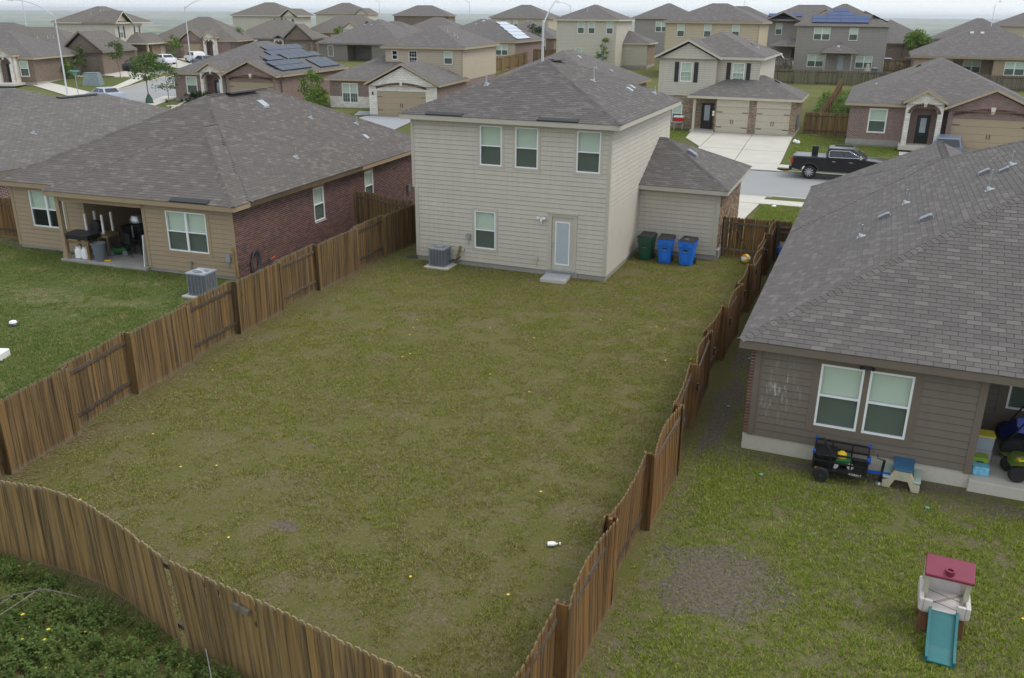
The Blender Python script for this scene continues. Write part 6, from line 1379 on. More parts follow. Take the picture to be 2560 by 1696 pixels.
# ---- fences further off
fence('grey board fence across the yards below the grey solar house', [(5.2, 80.5), (15.8, 81.2), (27, 81.0), (40, 81)], 'wood_old', None, [1, -1] * 8, 1.85, cover=False, step=.16, z_of=lambda x, y: 2.0)
fence('leaning brown fence between the shuttered house and the right brick house', [(13.4, 72), (13.2, 58), (12.9, 45.6)], 'wood_right', None, [1] * 12, 1.75, cover=False, lean=lambda s: (0, 7))
fence('brown board fence with hinges between the shuttered house and the right brick house', [(11.75, 45.35), (15.2, 45.4)], 'wood_back', None, None, 1.85, cover=False, z_of=lambda x, y: .55)
fence('brown board fence running back beside the tan solar house', [(-26.9, 66), (-30.2, 88), (-33, 102)], 'wood_back', None, [1, -1] * 8, 1.9, cover=False, step=.18, z_of=lambda x, y: 2.6)
fence('board fence between the tan solar house and the cream two storey', [(-31, 96), (-24.6, 97)], 'wood_back', None, None, 1.85, cover=False, step=.16, z_of=lambda x, y: 3.0)
fence('grey fence between the peach and grey houses', [(3.0, 92.5), (6.2, 93.2)], 'wood_old', None, None, 1.9, cover=False, step=.16, z_of=lambda x, y: 2.7)
fence('brown fence between the grey solar house and the tan house', [(17.4, 96.2), (21, 97)], 'wood_back', None, None, 1.9, cover=False, step=.16, z_of=lambda x, y: 2.8)
fence('wooden fence at the left edge beside the tan house', [(-21.5, -5.2), (-16.2, -4.9)], 'wood_right', None, None, 1.8, cover=False, z_of=lambda x, y: .3)
# ------------------------------------------------------------------ things in the yards
# ---- wheelie bins
for nm, c in (('bin_green', srgb(26, 82, 60)), ('bin_blue', srgb(28, 116, 222)), ('bin_lid', srgb(34, 34, 36))): plain(nm, c, .45, var=.06)
def wheelie(label, x, y, rz, mat, text=None, group='wheeled rubbish bins'):
    g = thing('wheelie_bin', label, 'bin', (x, y, 0), rz, group); b = MB(); n = 12
    lv = [(.02, .24, .27), (.10, .245, .28), (.55, .275, .32), (.80, .29, .335), (.805, .31, .36), (.98, .325, .375), (.985, .345, .395), (1.02, .345, .395)]
    def ring(hw, hd, z, r=.05):
        out = []
        for cx, cy, st in ((hw - r, hd - r, 0), (-hw + r, hd - r, 1), (-hw + r, -hd + r, 2), (hw - r, -hd + r, 3)):
            for k in range(4): a = math.pi / 2 * (st + k / 3); out.append((cx + r * math.cos(a), cy + r * math.sin(a), z))
        return out
    rings = [ring(hw, hd, z) for z, hw, hd in lv]; m = len(rings[0])
    for r_ in rings: b.v += r_
    for L in range(len(rings) - 1):
        for i in range(m): j = (i + 1) % m; b.f.append((L * m + i, L * m + j, (L + 1) * m + j, (L + 1) * m + i))
    b.f.append(tuple(reversed(range(m)))); b.uv = [None] * len(b.f); b.mi = [0] * len(b.f); b.build('tub', mat, g, smooth=True)
    MB().rbox(-.12, .12, -.325, -.27, .1, .45, .03, axis='y').build('front_panel', mat, g, bevel=.01); MB().box(-.1, .1, -.33, -.29, .62, .68).build('grab_recess', 'black', g); MB().box(-.075, .075, -.345, -.32, .56, .575).build('lift_bar', 'galv', g)
    MB().prism([(-.3, .78), (-.13, .78), (-.09, .9), (.09, .9), (.13, .78), (.3, .78), (.3, .97), (-.3, .97)], -.385, -.34, 'y').build('apron', mat, g, bevel=.008)
    l = MB(); l.hexa([(-.335, -.385, 1.022), (.335, -.385, 1.022), (.335, .37, 1.03), (-.335, .37, 1.03), (-.25, -.3, 1.075), (.25, -.3, 1.075), (.28, .36, 1.115), (-.28, .36, 1.115)]); lo = l.build('lid', 'bin_lid', g, bevel=.02)
    MB().tube([(-.27, .4, 1.06), (.27, .4, 1.06)], .02, 8).build('handle', mat, g); MB().box(-.14, .14, -.24, -.225, 1.083, 1.088).build('label_strip', 'metal_grey', lo)
    for s_ in (-1, 1): MB().lathe([(.03, -.03), (.13, -.028), (.13, .028), (.03, .03)], 16, axis='x').build('wheel', 'rubber', g).location = (s_ * .27, .26, .13)
    if text: text_obj('lid_number', text, .085, 'white_plastic', lo, (0, -.17, 1.096), (R(5), 0, 0))
    return g
wheelie('dark green wheeled bin nearest the house corner', 8.78, 3.92, -4, 'bin_green'); wheelie('blue wheeled bin in the middle of the three by the garage wing', 9.62, 3.82, 2, 'bin_blue'); wheelie('blue wheeled bin with white numbers on its lid, nearest the brick corner', 10.52, 3.8, -6, 'bin_blue', '6351')
wheelie('blue wheeled bin half hidden by the taupe house roof', 14.35, 4.4, 5, 'bin_blue'); wheelie('second blue wheeled bin just behind, by the right gate', 14.5, 5.2, 0, 'bin_blue')
# ---- beach ball
bb = thing('ball', 'yellow and white ball lying by the wooden gate', 'ball', (12.75, 4.95, 0)); plain('ball_yellow', srgb(232, 204, 70), .35); plain('ball_orange', srgb(200, 120, 40), .35)
for k, mt in enumerate(('white_plastic', 'ball_yellow', 'ball_orange', 'white_plastic', 'ball_yellow', 'ball_yellow')):
    m = MB(); n = 8
    for i in range(n):
        for j in range(3):
            q = []
            for (ii, jj) in ((i, j), (i + 1, j), (i + 1, j + 1), (i, j + 1)): th_ = math.pi * ii / n; ph = (k + jj / 3) * math.pi / 3; q.append((.2 * math.sin(th_) * math.cos(ph), .2 * math.sin(th_) * math.sin(ph), .2 * math.cos(th_)))
            m.face(q)
    o = m.build('gore', mt, bb, smooth=True); o.location = (0, 0, .2); o.rotation_euler = (1.2, .4, .3)
# ---- air conditioners
plain('ac_grey', srgb(146, 152, 158), .5, .1); plain('ac_dark', srgb(72, 78, 86), .6)
def air_con(label, x, y, z, rz, s_=1.0, pad=True):
    g = thing('air_conditioner', label, 'air conditioner', (x, y, z), rz, 'air conditioning units'); h = .78 * s_; a = .37 * s_
    if pad: MB().box(-a - .14, a + .2, -a - .12, a + .1, -.05, .07).build('pad', 'concrete', g, bevel=.01)
    MB().rbox(-a + .03, a - .03, -a + .03, a - .03, .08, h, .09, 4).build('coil', 'ac_dark', g)
    w_ = MB(); z_ = .1
    while z_ < h: w_.rbox(-a + .012, a - .012, -a + .012, a - .012, z_, z_ + .008, .1, 4); z_ += .036
    for i in range(5):
        for sx, sy in ((1, 0), (0, 1)):
            t = -a + .1 + (2 * a - .2) * i / 4
            for k in (-1, 1): w_.box(*( (t - .006, t + .006, k * a - .006, k * a + .006) if sx else (k * a - .006, k * a + .006, t - .006, t + .006)), .09, h)
    tag(w_.build('louvre_guard', 'ac_grey', g), kind='stuff'); MB().rbox(-a, a, -a, a, .07, .1, .1, 4).build('base_pan', 'ac_grey', g)
    top = MB(); n = 28; ri = a * .72
    sq = [(max(-a, min(a, 1.5 * a * math.cos(2 * math.pi * i / n))), max(-a, min(a, 1.5 * a * math.sin(2 * math.pi * i / n)))) for i in range(n)]
    for i in range(n):
        j = (i + 1) % n; A, B = 2 * math.pi * i / n, 2 * math.pi * j / n
        top.face([(*sq[i], h + .05), (*sq[j], h + .05), (ri * math.cos(B), ri * math.sin(B), h + .055), (ri * math.cos(A), ri * math.sin(A), h + .055)]); top.face([(*sq[i], h), (*sq[j], h), (*sq[j], h + .05), (*sq[i], h + .05)]); top.face([(ri * math.cos(A), ri * math.sin(A), h + .055), (ri * math.cos(B), ri * math.sin(B), h + .055), (ri * .97 * math.cos(B), ri * .97 * math.sin(B), h - .2), (ri * .97 * math.cos(A), ri * .97 * math.sin(A), h - .2)])
    top.build('top_cover', 'ac_grey', g); MB().lathe([(.01, h - .18), (ri * .96, h - .18)], 20).build('fan_well', 'ac_dark', g); gr = MB()
    for i in range(5): r_ = ri * (.25 + .18 * i); gr.tube([(r_ * math.cos(2 * math.pi * k / 20), r_ * math.sin(2 * math.pi * k / 20), h + .1 - .045 * (r_ / ri) ** 2) for k in range(21)], .006, 4, cap=False)
    for i in range(12): A = math.pi * i / 6; gr.tube([(ri * .1 * math.cos(A), ri * .1 * math.sin(A), h + .1), (ri * math.cos(A), ri * math.sin(A), h + .055)], .005, 4)
    gr.lathe([(.02, h + .09), (.07, h + .095), (.06, h + .11)], 12); gr.build('fan_guard', 'metal_light', g); fb = MB()
    for k in range(3): A = k * 2.094; fb.obox((ri * .5 * math.cos(A), ri * .5 * math.sin(A), h - .06), (ri * .38 * math.cos(A), ri * .38 * math.sin(A), 0), (-.13 * math.sin(A), .13 * math.cos(A), .06), (0, 0, .004)); 
    fb.build('fan_blade', 'metal_grey', g); MB().tube([(a, .1, .2), (a + .25, .25, .3), (a + .3, .7, .35)], .018, 6).build('line_set', 'black', g); return g
air_con('grey air conditioning unit on a pad at the cream house back wall', 1.35, -.58, 0, 0, .98); air_con('grey air conditioning unit beside the tan brick house near the fence', -4.1, -8.2, .3, 3, 1.05)
air_con('small air conditioner at the back of the tan solar house', -33.6, 87.2, 3.1, 0, 1.2); air_con('small air conditioner at the grey solar house', 16.3, 92.2, 2.75, 0, 1.1); air_con('air conditioner at the tan patio house by the right edge', 32.7, 83.8, 2.5, 0, 1.1)
lb_ = thing('timber_offcut', 'pale timber board leaning on the wall behind the left air conditioner', 'board', (-4.0, -6.5, .3)); MB().obox((0, 0, .75), (.06, 0, .02), (0, .012, 0), (-.1, .06, .55)).build('board', 'wood_back_post', lb_)
lb_ = thing('timber_offcut', 'pale timber board leaning by the air conditioner at the cream house', 'board', (1.95, -.12, 0)); MB().obox((0, 0, .42), (.05, 0, .0), (0, .012, 0), (.08, .05, .38)).build('board', 'wood_back_post', lb_)
# ---- fittings on the middle house
mt_ = thing('doormat_step', 'grey patterned stone step at the back door', 'step', (6.3, -.52, 0), 3); MB().box(-.5, .5, -.48, .46, 0, .12).build('slab', 'concrete', mt_, bevel=.01); m_brick_uv('mat_pattern', [srgb(200, 202, 206), srgb(168, 172, 178), srgb(186, 188, 192)], srgb(150, 154, 160), .05, .03, .006); q = MB(); q.face([(-.5, -.48, .126), (.5, -.48, .126), (.5, .46, .126), (-.5, .46, .126)], [(0, 0), (1, 0), (1, 1), (0, 1)]); q.build('mat', 'mat_pattern', mt_)
sc = thing('security_camera', 'white floodlight camera on the wall left of the back door', 'camera', (5.5, -.03, 2.22)); MB().rbox(-.05, .05, -.09, .0, -.06, .06, .02).build('base', 'white_plastic', sc, bevel=.01); MB().lathe([(.01, -.16), (.04, -.15), (.045, -.05), (.02, -.03)], 12).build('camera_body', 'white_plastic', sc).location = (0, -.08, 0)
for s_ in (-1, 1): l_ = MB().lathe([(.02, -.05), (.065, -.02), (.07, .03), (.03, .06)], 12, axis='y').build('flood_head', 'white_plastic', sc, smooth=True); l_.location = (s_ * .13, -.09, .03); l_.rotation_euler = (R(25), 0, R(s_ * 20))
MB().lathe([(.01, 0), (.022, .002)], 10, axis='y').build('lens', 'black_gloss', sc).location = (0, -.126, -.1)
def wallbox(label, x, y, z, rz, w_, h_, d_, mat, pz=0):
    g = thing('electrical_box', label, 'electrical box', (x, y, z), rz, 'small boxes on house walls'); MB().rbox(-w_ / 2, w_ / 2, -d_, 0, -h_ / 2, h_ / 2, .02, axis='y').build('cover', mat, g, bevel=.006); MB().tube([(0, -d_ / 2, -h_ / 2), (0, -d_ / 2, -h_ / 2 - .25)], .014, 6).build('conduit', mat, g); return g
wallbox('light grey disconnect box left of the ground floor window', 2.4, -.03, 1.24, 0, .17, .24, .09, 'metal_light'); wallbox('small outlet cover right of the grey air conditioner', 2.15, -.03, .66, 0, .1, .13, .06, 'trim_main'); wallbox('small outlet cover left of the back door', 5.33, -.03, .63, 0, .1, .13, .06, 'trim_main')
P_ = lambda x, y, z: tuple(LH.matrix_world @ Vector((x, y, z)))
wallbox('light grey disconnect box at the tan wall corner by the red brick', *P_(-.3, -.03, .85), 3.07, .18, .3, .09, 'metal_light'); wallbox('small outlet cover under the tan house curtained window', *P_(-2.0, -.03, .5), 3.07, .1, .13, .06, 'box_green'); wallbox('grey meter box far along the red brick wall', *P_(.03, 14.6, .9), 93, .2, .35, .1, 'metal_grey')
# hose and faucet on brick wall
hs = thing('garden_hose', 'coiled dark hose hanging on the red brick wall', 'hose', P_(.06, 1.04, .45), 93); m = MB()
for k in range(5): m.tube([((.2 + .02 * k) * math.cos(t), -.02 - .012 * k, (.34 + .03 * k) * math.sin(t)) for t in [2 * math.pi * i / 20 for i in range(21)]], .014, 5, cap=False)
m.build('coil', 'ac_dark', hs); MB().box(-.08, .08, -.06, 0, .28, .34).build('hanger', 'black', hs)
fc = thing('tap', 'tap with orange fitting low on the red brick wall', 'tap', P_(.03, 2.0, .35), 93); MB().tube([(0, 0, 0), (0, -.09, 0), (0, -.1, -.06)], .018, 6).build('spout', 'galv', fc); plain('orange', srgb(220, 84, 44), .5); MB().tube([(.05, -.08, 0), (.22, -.1, .03)], .022, 6).build('fitting', 'orange', fc)
# small solar lamps on the right fence
for k, (yy, zz) in enumerate(((4.86, 1.2), (2.4, 1.2), (-.6, 1.22), (-3.5, 1.25), (-6.6, 1.3), (-9.3, 1.32), (-11.6, 1.22), (-13.3, 1.15))):
    nm = ['first', 'second', 'third', 'fourth', 'fifth', 'sixth', 'seventh', 'eighth'][k]; xx = 13.76
    g = thing('solar_lamp', f'small black solar lamp on the right fence, {nm} from the gate', 'lamp', (xx, yy, zz), 90, 'solar lamps on the right fence'); MB().rbox(-.045, .045, -.05, .0, -.1, .1, .015, axis='y').build('case', 'black', g, bevel=.006); q = MB(); q.face([(-.035, -.053, -.085), (.035, -.053, -.085), (.035, -.053, .03), (-.035, -.053, .03)]); q.build('panel', 'metal_light', g)
# ---- lawn bits
jg = thing('plastic_jug', 'crushed white plastic bottle on the lawn near the right fence', 'bottle', (12.2, -17.6, .05), 25); o = MB().lathe([(.02, -.14), (.075, -.12), (.08, .03), (.05, .09), (.02, .11), (.02, .14)], 10, axis='x').build('bottle_body', 'white_plastic', jg, smooth=True); o.scale = (.75, .8, .55); MB().lathe([(.028, 0), (.028, .03)], 8, axis='x').build('cap', 'white_plastic', jg).location = (.13, 0, 0)
for k, (x, y, lb) in enumerate(((15.6, -13.2, 'small turquoise lid lying on the grass left of the cart'), (14.35, -9.8, 'turquoise scrap in the side passage'), (14.4, -6.1, 'pale scrap further up the side passage'), (19.0, -13.3, 'turquoise scrap below the picnic table'))):
    g = thing('plastic_scrap', lb, 'litter', (x, y, .035), k * 40); plain('turquoise', srgb(110, 158, 150), .6) if k == 0 else None; MB().lathe([(.02, 0), (.045, .0), (.04, .014), (.02, .015)], 12).build('disc', 'turquoise', g)
dm = thing('sprinkler_dome', 'small grey and white dome on the left lawn', 'sprinkler', (-7.4, -13.1, .3)); MB().lathe([(.15, 0), (.17, .05), (.12, .1)], 14).build('base', 'metal_dark', dm, smooth=True); MB().lathe([(.125, .09), (.1, .15), (.02, .17)], 14).build('cap', 'white_plastic', dm, smooth=True)
ws = thing('white_slab', 'white plastic slab cut off by the left edge of the left lawn', 'slab', (-5.6, -15.35, .3), 20); MB().rbox(-.6, .45, -.25, .25, 0, .22, .05).build('slab_body', 'white_plastic', ws, bevel=.02)
nt_ = thing('netting', 'dark crumpled netting at the corner of the cream house', 'netting', (-.35, .1, .0)); m = MB()
for i in range(14): a = i * 2.1; m.tube([(.25 * math.cos(a) + .1 * math.cos(a * 3), .2 * math.sin(a), .03), (.1 * math.cos(a + 1), .12 * math.sin(a + 2), .07 + .05 * math.sin(i)), (.28 * math.cos(a + 2), .18 * math.sin(a + 2.4), .03)], .007, 4)
m.build('strands', 'ac_dark', nt_)
pp = thing('loose_pipe', 'thin pale pipe lying along the right fence passage', 'pipe', (14.0, .6, .02)); MB().tube([(.1, -2.2, .04), (.25, -1.0, .03), (.22, 0, .05), (.05, 1.1, .5)], .016, 6).build('pipe_run', 'white_plastic', pp)
# ---- left patio
LA = 3.07
gt = thing('griddle_table', 'black griddle on a rough timber stand beside the patio post', 'griddle', P_(-7.35, .28, .118), LA); MB().box(-.62, .55, -.3, .42, .78, .95).build('griddle_body', 'black', gt, bevel=.02); MB().box(-.66, .59, -.34, .46, .951, .985).build('griddle_top', 'metal_dark', gt)
for sx in (-.55, .48):
    for sy in (-.25, .36): MB().box(sx - .045, sx + .045, sy - .045, sy + .045, 0, .779).build('leg', 'wood_back_post', gt)
MB().box(-.5, .43, -.29, -.25, .62, .72).build('apron', 'wood_back_post', gt); MB().box(-.5, .43, .3, .36, .2, .3).build('stretcher', 'wood_old_post', gt)
for k, xx in enumerate((-7.46, -7.14)):
    t = thing('gas_bottle', ['white gas bottle nearer the patio post', 'white gas bottle nearer the rubbish can'][k], 'gas bottle', P_(xx, .12, .118), 0, 'gas bottles on the patio'); MB().lathe([(.12, 0), (.155, .03), (.155, .3), (.13, .38), (.07, .41)], 18).build('cylinder', 'white_plastic', t, smooth=True); MB().lathe([(.1, .38), (.1, .48), (.085, .48), (.085, .4)], 14).build('collar', 'white_plastic', t); MB().tube([(0, 0, .4), (0, 0, .47)], .02, 6).build('valve', 'metal_grey', t)
plain('can_grey', srgb(104, 112, 120), .6); tc_ = thing('rubbish_can', 'tapered grey plastic rubbish can on the patio edge', 'rubbish can', P_(-6.42, .1, .118)); MB().lathe([(.19, 0), (.26, .66), (.28, .665), (.28, .71), (.25, .71), (.24, .62), (.1, .3)], 20).build('can_body', 'can_grey', tc_, smooth=True)
ut = thing('upturned_table', 'upturned table with white legs stored on the patio', 'table', P_(-7.15, 1.05, .95), LA + 6); MB().box(-.45, .45, -.35, .35, 0, .05).build('table_top', 'wood_back_post', ut); MB().box(-.42, .42, -.33, -.3, .051, .13).build('apron', 'white_plastic', ut)
for sx in (-.38, .38):
    for sy in (-.28, .28): MB().box(sx - .035, sx + .035, sy - .035, sy + .035, .051, .82).build('leg', 'white_plastic', ut)
MB().rbox(-.3, .1, -.2, .2, .06, .5, .1).build('black_bundle', 'black', ut, bevel=.06)
st_ = thing('work_shelf', 'wooden shelf carrying the upturned table on the patio', 'shelf', P_(-7.15, 1.05, .118), LA + 6); MB().box(-.5, .6, -.4, .4, .74, .83).build('shelf_board', 'wood_back_post', st_)
for sx in (-.45, .55):
    for sy in (-.35, .35): MB().box(sx - .04, sx + .04, sy - .04, sy + .04, 0, .739).build('leg', 'wood_old_post', st_)
sm = thing('smoker', 'tall dark smoker with bright steel lid deep in the patio', 'smoker', P_(-6.0, 1.9, .118)); MB().lathe([(.26, .35), (.31, .5), (.31, 1.15), (.26, 1.2)], 20).build('barrel', 'black_gloss', sm, smooth=True); MB().lathe([(.29, 1.2), (.3, 1.3), (.22, 1.48), (.05, 1.56)], 20).build('lid', 'galv', sm, smooth=True); MB().box(-.03, .03, -.34, -.31, .6, 1.1).build('steel_strip', 'galv', sm)
for k in range(3): a = k * 2.094; MB().tube([(.24 * math.cos(a), .24 * math.sin(a), .4), (.34 * math.cos(a), .34 * math.sin(a), 0)], .02, 6).build('leg', 'black', sm)
ch = thing('patio_chair', 'black metal chair in the middle of the left patio', 'chair', P_(-5.75, 1.2, .118), LA + 160); MB().box(-.24, .24, -.22, .24, .42, .46).build('seat', 'black', ch); MB().box(-.24, .24, .2, .24, .5, .92).build('backrest', 'black', ch, bevel=.02)
for sx in (-.22, .22):
    for sy in (-.2, .22): MB().tube([(sx, sy, 0), (sx, sy, .43)], .016, 6).build('leg', 'black', ch)
    MB().tube([(sx, -.2, .43), (sx, -.2, .65), (sx, .2, .66)], .014, 6).build('armrest', 'black', ch)
plain('mower_green', srgb(30, 92, 44), .4); mw = thing('lawn_mower', 'green lawn mower behind the rubbish can on the patio', 'lawn mower', P_(-6.35, 1.15, .118), LA + 20); MB().rbox(-.32, .32, -.24, .24, .1, .3, .1).build('deck', 'mower_green', mw, bevel=.04); MB().lathe([(.16, .3), (.17, .42), (.1, .48)], 14).build('engine', 'black', mw, smooth=True)
for sx in (-.28, .28):
    for sy in (-.28, .28): MB().lathe([(.03, -.025), (.11, -.025), (.11, .025), (.03, .025)], 16, axis='y').build('wheel', 'metal_grey', mw).location = (sx, sy, .11)
MB().tube([(-.25, -.2, .3), (-.75, -.2, .95), (-.75, .2, .95), (-.25, .2, .3)], .014, 6).build('handle', 'black', mw)
wp = thing('white_panel', 'narrow white panel leaning on the patio corner', 'panel', P_(-4.15, .05, .118), LA); MB().obox((-.02, .25, .62), (.018, 0, .0), (0, .32, 0), (.05, 0, .62)).build('panel_board', 'white_plastic', wp)
plain('box_blue', srgb(24, 58, 92), .5); plain('cardboard', srgb(176, 160, 140), .8)
sh = thing('storage_rack', 'dark storage rack with boxes against the patio side wall', 'rack', P_(-4.35, 1.9, .118), LA)
for zz in (.35, .85, 1.35): MB().box(-.25, .25, -.6, .6, zz, zz + .03).build('rack_shelf', 'black', sh)
for sx in (-.24, .24):
    for sy in (-.59, .59): MB().box(sx - .015, sx + .015, sy - .015, sy + .015, 0, 1.7).build('upright', 'black', sh)
bx1 = thing('blue_box', 'dark blue box with white mark on the patio rack', 'box', P_(-4.35, 1.5, 1.5), LA); MB().box(-.2, .2, -.2, .2, 0, .55).build('carton', 'box_blue', bx1, bevel=.01); MB().box(-.205, -.201, -.08, .08, .2, .36).build('mark', 'white_plastic', bx1)
bx1 = thing('carton', 'pale carton on the lower patio rack shelf', 'box', P_(-4.35, 1.7, .5), LA); MB().box(-.18, .18, -.22, .22, 0, .3).build('carton_body', 'cardboard', bx1, bevel=.01)
bx1 = thing('tool_chest', 'low dark chest at the back of the left patio', 'chest', P_(-6.9, 2.9, .118), LA); MB().rbox(-.6, .6, -.35, .35, 0, .7, .05).build('chest_body', 'black', bx1, bevel=.02); MB().box(-.62, .62, -.37, .37, .701, .76).build('lid', 'metal_dark', bx1)
yt = thing('yellow_tool', 'small yellow tool lying beside the rubbish can', 'tool', P_(-6.15, .15, .12), 20); plain('yellow', srgb(226, 190, 40), .5); MB().rbox(-.16, .16, -.04, .04, 0, .04, .02).build('tool_body', 'yellow', yt)
# ---- right yard: dump cart with toy mower
Q_ = lambda x, y, z: tuple(RHh.matrix_world @ Vector((x, y, z))); plain('kobalt_blue', srgb(20, 86, 190), .4); plain('amber', srgb(236, 140, 30), .3)
ct = thing('yard_cart', 'black mesh utility cart with blue hitch below the taupe house windows', 'cart', Q_(2.12, -.52, 0), -1); X0, X1, Y0, Y1, Z0, Z1 = -.56, .56, -.34, .34, .27, .66; fr = MB()
for (a, b) in (((X0, Y0), (X1, Y0)), ((X1, Y0), (X1, Y1)), ((X1, Y1), (X0, Y1)), ((X0, Y1), (X0, Y0))):
    for zz in (Z0, .47, Z1): MB().beam((*a, zz), (*b, zz), .03, .035).build('rail', 'black', ct)
for (a, b) in ((X0, Y0), (X1, Y0), (X1, Y1), (X0, Y1), (-.2, Y0), (.22, Y0), (-.2, Y1), (.22, Y1)): MB().box(a - .017, a + .017, b - .017, b + .017, Z0, Z1).build('stake', 'black', ct)
m_screen('mesh_wire', srgb(26, 26, 28), .82)
for (a, b) in (((X0, Y0), (X1, Y0)), ((X1, Y0), (X1, Y1)), ((X1, Y1), (X0, Y1)), ((X0, Y1), (X0, Y0))): q = MB(); q.face([(*a, Z0), (*b, Z0), (*b, Z1), (*a, Z1)]); q.build('mesh_panel', 'mesh_wire', ct)
MB().box(X0, X1, Y0, Y1, Z0 - .02, Z0 + .004).build('floor_pan', 'black', ct)
for sy in (-1, 1): w__ = MB().lathe([(.09, -.06), (.155, -.06), (.17, -.035), (.17, .035), (.155, .06), (.09, .06)], 20, axis='y').build('wheel', 'rubber', ct, smooth=True); w__.location = (-.36, sy * .41, .17); MB().lathe([(.0, -.05), (.09, -.05), (.09, .05), (.0, .05)], 14, axis='y').build('rim', 'black_gloss', w__); MB().lathe([(.0, -.06), (.025, -.06)], 8, axis='y').build('hub', 'galv', w__)
MB().beam((X1, 0, .25), (1.05, 0, .27), .05, .05).build('tow_bar', 'kobalt_blue', ct); MB().tube([(.86, .0, .05), (.89, 0, .58)], .03, 8).build('jack_post', 'black', ct); MB().tube([(.89, 0, .58), (.74, 0, .6), (.74, 0, .7)], .012, 6).build('jack_crank', 'black', ct); MB().lathe([(.03, 0.05), (.09, .01), (.09, 0)], 10).build('jack_foot', 'galv', ct).location = (.86, 0, .0)
for a, b in ((X0, Y0), (X1, Y0), (X1, Y1), (X0, Y1)): MB().box(a - .03, a + .03, b - .03, b + .03, Z1 - .01, Z1 + .05).build('corner_cap', 'kobalt_blue', ct)
MB().box(X1 + .015, X1 + .06, -.1, .1, .46, .56).build('latch', 'kobalt_blue', ct); MB().box(-.5, -.4, Y0 - .03, Y0 - .018, .26, .31).build('reflector', 'amber', ct); text_obj('cart_lettering', 'KOBALT', .07, 'white_plastic', ct, (.34, Y0 - .02, .25), (R(90), 0, 0))
tyg = plain('toy_green', srgb(34, 116, 62), .4); ty = thing('toy_mower', 'green and yellow toy mower standing in the mesh cart', 'toy', Q_(2.14, -.53, .276), 10); MB().rbox(-.2, .2, -.14, .14, .06, .2, .06).build('deck', 'toy_green', ty, bevel=.03); MB().lathe([(.1, .2), (.1, .3), (.05, .34)], 12).build('engine', 'yellow', ty, smooth=True); MB().tube([(-.15, -.1, .18), (-.42, -.1, .58), (-.42, .1, .58), (-.15, .1, .18)], .016, 6).build('handle', 'black', ty)
for sx in (-.15, .17):
    for sy in (-.17, .17): MB().lathe([(.01, -.02), (.07, -.02), (.07, .02), (.01, .02)], 14, axis='y').build('wheel', 'white_plastic', ty).location = (sx, sy, .07)
bt = thing('black_tub', 'black plastic tub in the mesh cart', 'tub', Q_(1.8, -.5, .276)); MB().rbox(-.22, .22, -.26, .26, 0, .3, .06, taper=1.08).build('tub_body', 'black', bt, bevel=.02)
# ---- kids picnic table
plain('table_blue', srgb(48, 92, 124), .5); plain('bench_sage', srgb(158, 178, 164), .55); plain('table_beige', srgb(188, 178, 156), .6)
pt = thing('picnic_table', 'small plastic picnic table with blue top and pale green benches', 'picnic table', Q_(3.42, -.32, 0), -4); pt.scale = (.8, 1, .98); MB().rbox(-.26, .26, -.36, .44, .46, .5, .12, 6).build('table_top', 'table_blue', pt, bevel=.015)
for sx in (-1, 1): MB().rbox(sx * .38 - .1, sx * .38 + .1, -.36, .42, .235, .27, .04).build('bench', 'bench_sage', pt, bevel=.015)
for yy in (-.34, .32): MB().prism([(-.47, 0), (-.28, 0), (-.16, .22), (.16, .22), (.28, 0), (.47, 0), (.47, .16), (.33, .234), (.2, .458), (-.2, .458), (-.33, .234), (-.47, .16)], yy, yy + .1, 'y').build('trestle', 'table_beige', pt, bevel=.015)
MB().lathe([(.0, 0), (.05, .002), (.05, .012)], 14, axis='y').build('badge', 'bench_sage', pt).location = (0, -.352, .33)
# ---- toy playhouse with slide
plain('play_maroon', srgb(122, 38, 62), .45); plain('play_grey', srgb(198, 190, 186), .5); plain('play_brown', srgb(112, 76, 52), .6); plain('play_teal', srgb(30, 102, 104), .4); plain('play_post', srgb(176, 170, 152), .5); plain('play_seam', srgb(120, 112, 112), .6)
ph = thing('toy_slide', 'toddler climber with maroon roof and teal slide on the right lawn', 'slide', (19.02, -17.28, 0), -2); ph.scale = (.92, .92, .98)
for sx in (-.3, .3):
    for sy in (-.22, .26): MB().hexa([(sx - .09, sy - .09, 0), (sx + .09, sy - .09, 0), (sx + .09, sy + .09, 0), (sx - .09, sy + .09, 0), (sx - .06, sy - .06, .42), (sx + .06, sy - .06, .42), (sx + .06, sy + .06, .42), (sx - .06, sy + .06, .42)]).build('foot_post', 'play_brown', ph, bevel=.015)
MB().rbox(-.4, .4, -.34, .38, .40, .50, .06).build('platform', 'play_grey', ph, bevel=.015)
for sgn in (-1, 1): MB().beam((-.36, sgn * .02 - .3, .503), (.36, sgn * .02 + .33, .503), .008, .006).build('deck_groove', 'play_seam', ph)
for sgn in (-1, 1): MB().beam((.36, sgn * .16 - .12, .504), (-.36, sgn * .16 + .14, .504), .008, .006).build('deck_groove', 'play_seam', ph)
for x0, x1, y0, y1 in ((-.42, -.34, -.36, .4), (.34, .42, -.36, .4), (-.34, -.2, -.36, -.29), (.2, .34, -.36, -.29), (-.34, .34, .33, .4)): MB().rbox(x0, x1, y0, y1, .44, .66, .025).build('side_rail', 'play_grey', ph, bevel=.012)
for sx in (-.33, .33):
    for sy in (-.1, .34): MB().box(sx - .045, sx + .045, sy - .035, sy + .035, .5, 1.05).build('roof_post', 'play_post', ph, bevel=.01)
MB().box(-.3, .3, .345, .375, .66, .8).build('back_panel', 'play_grey', ph)
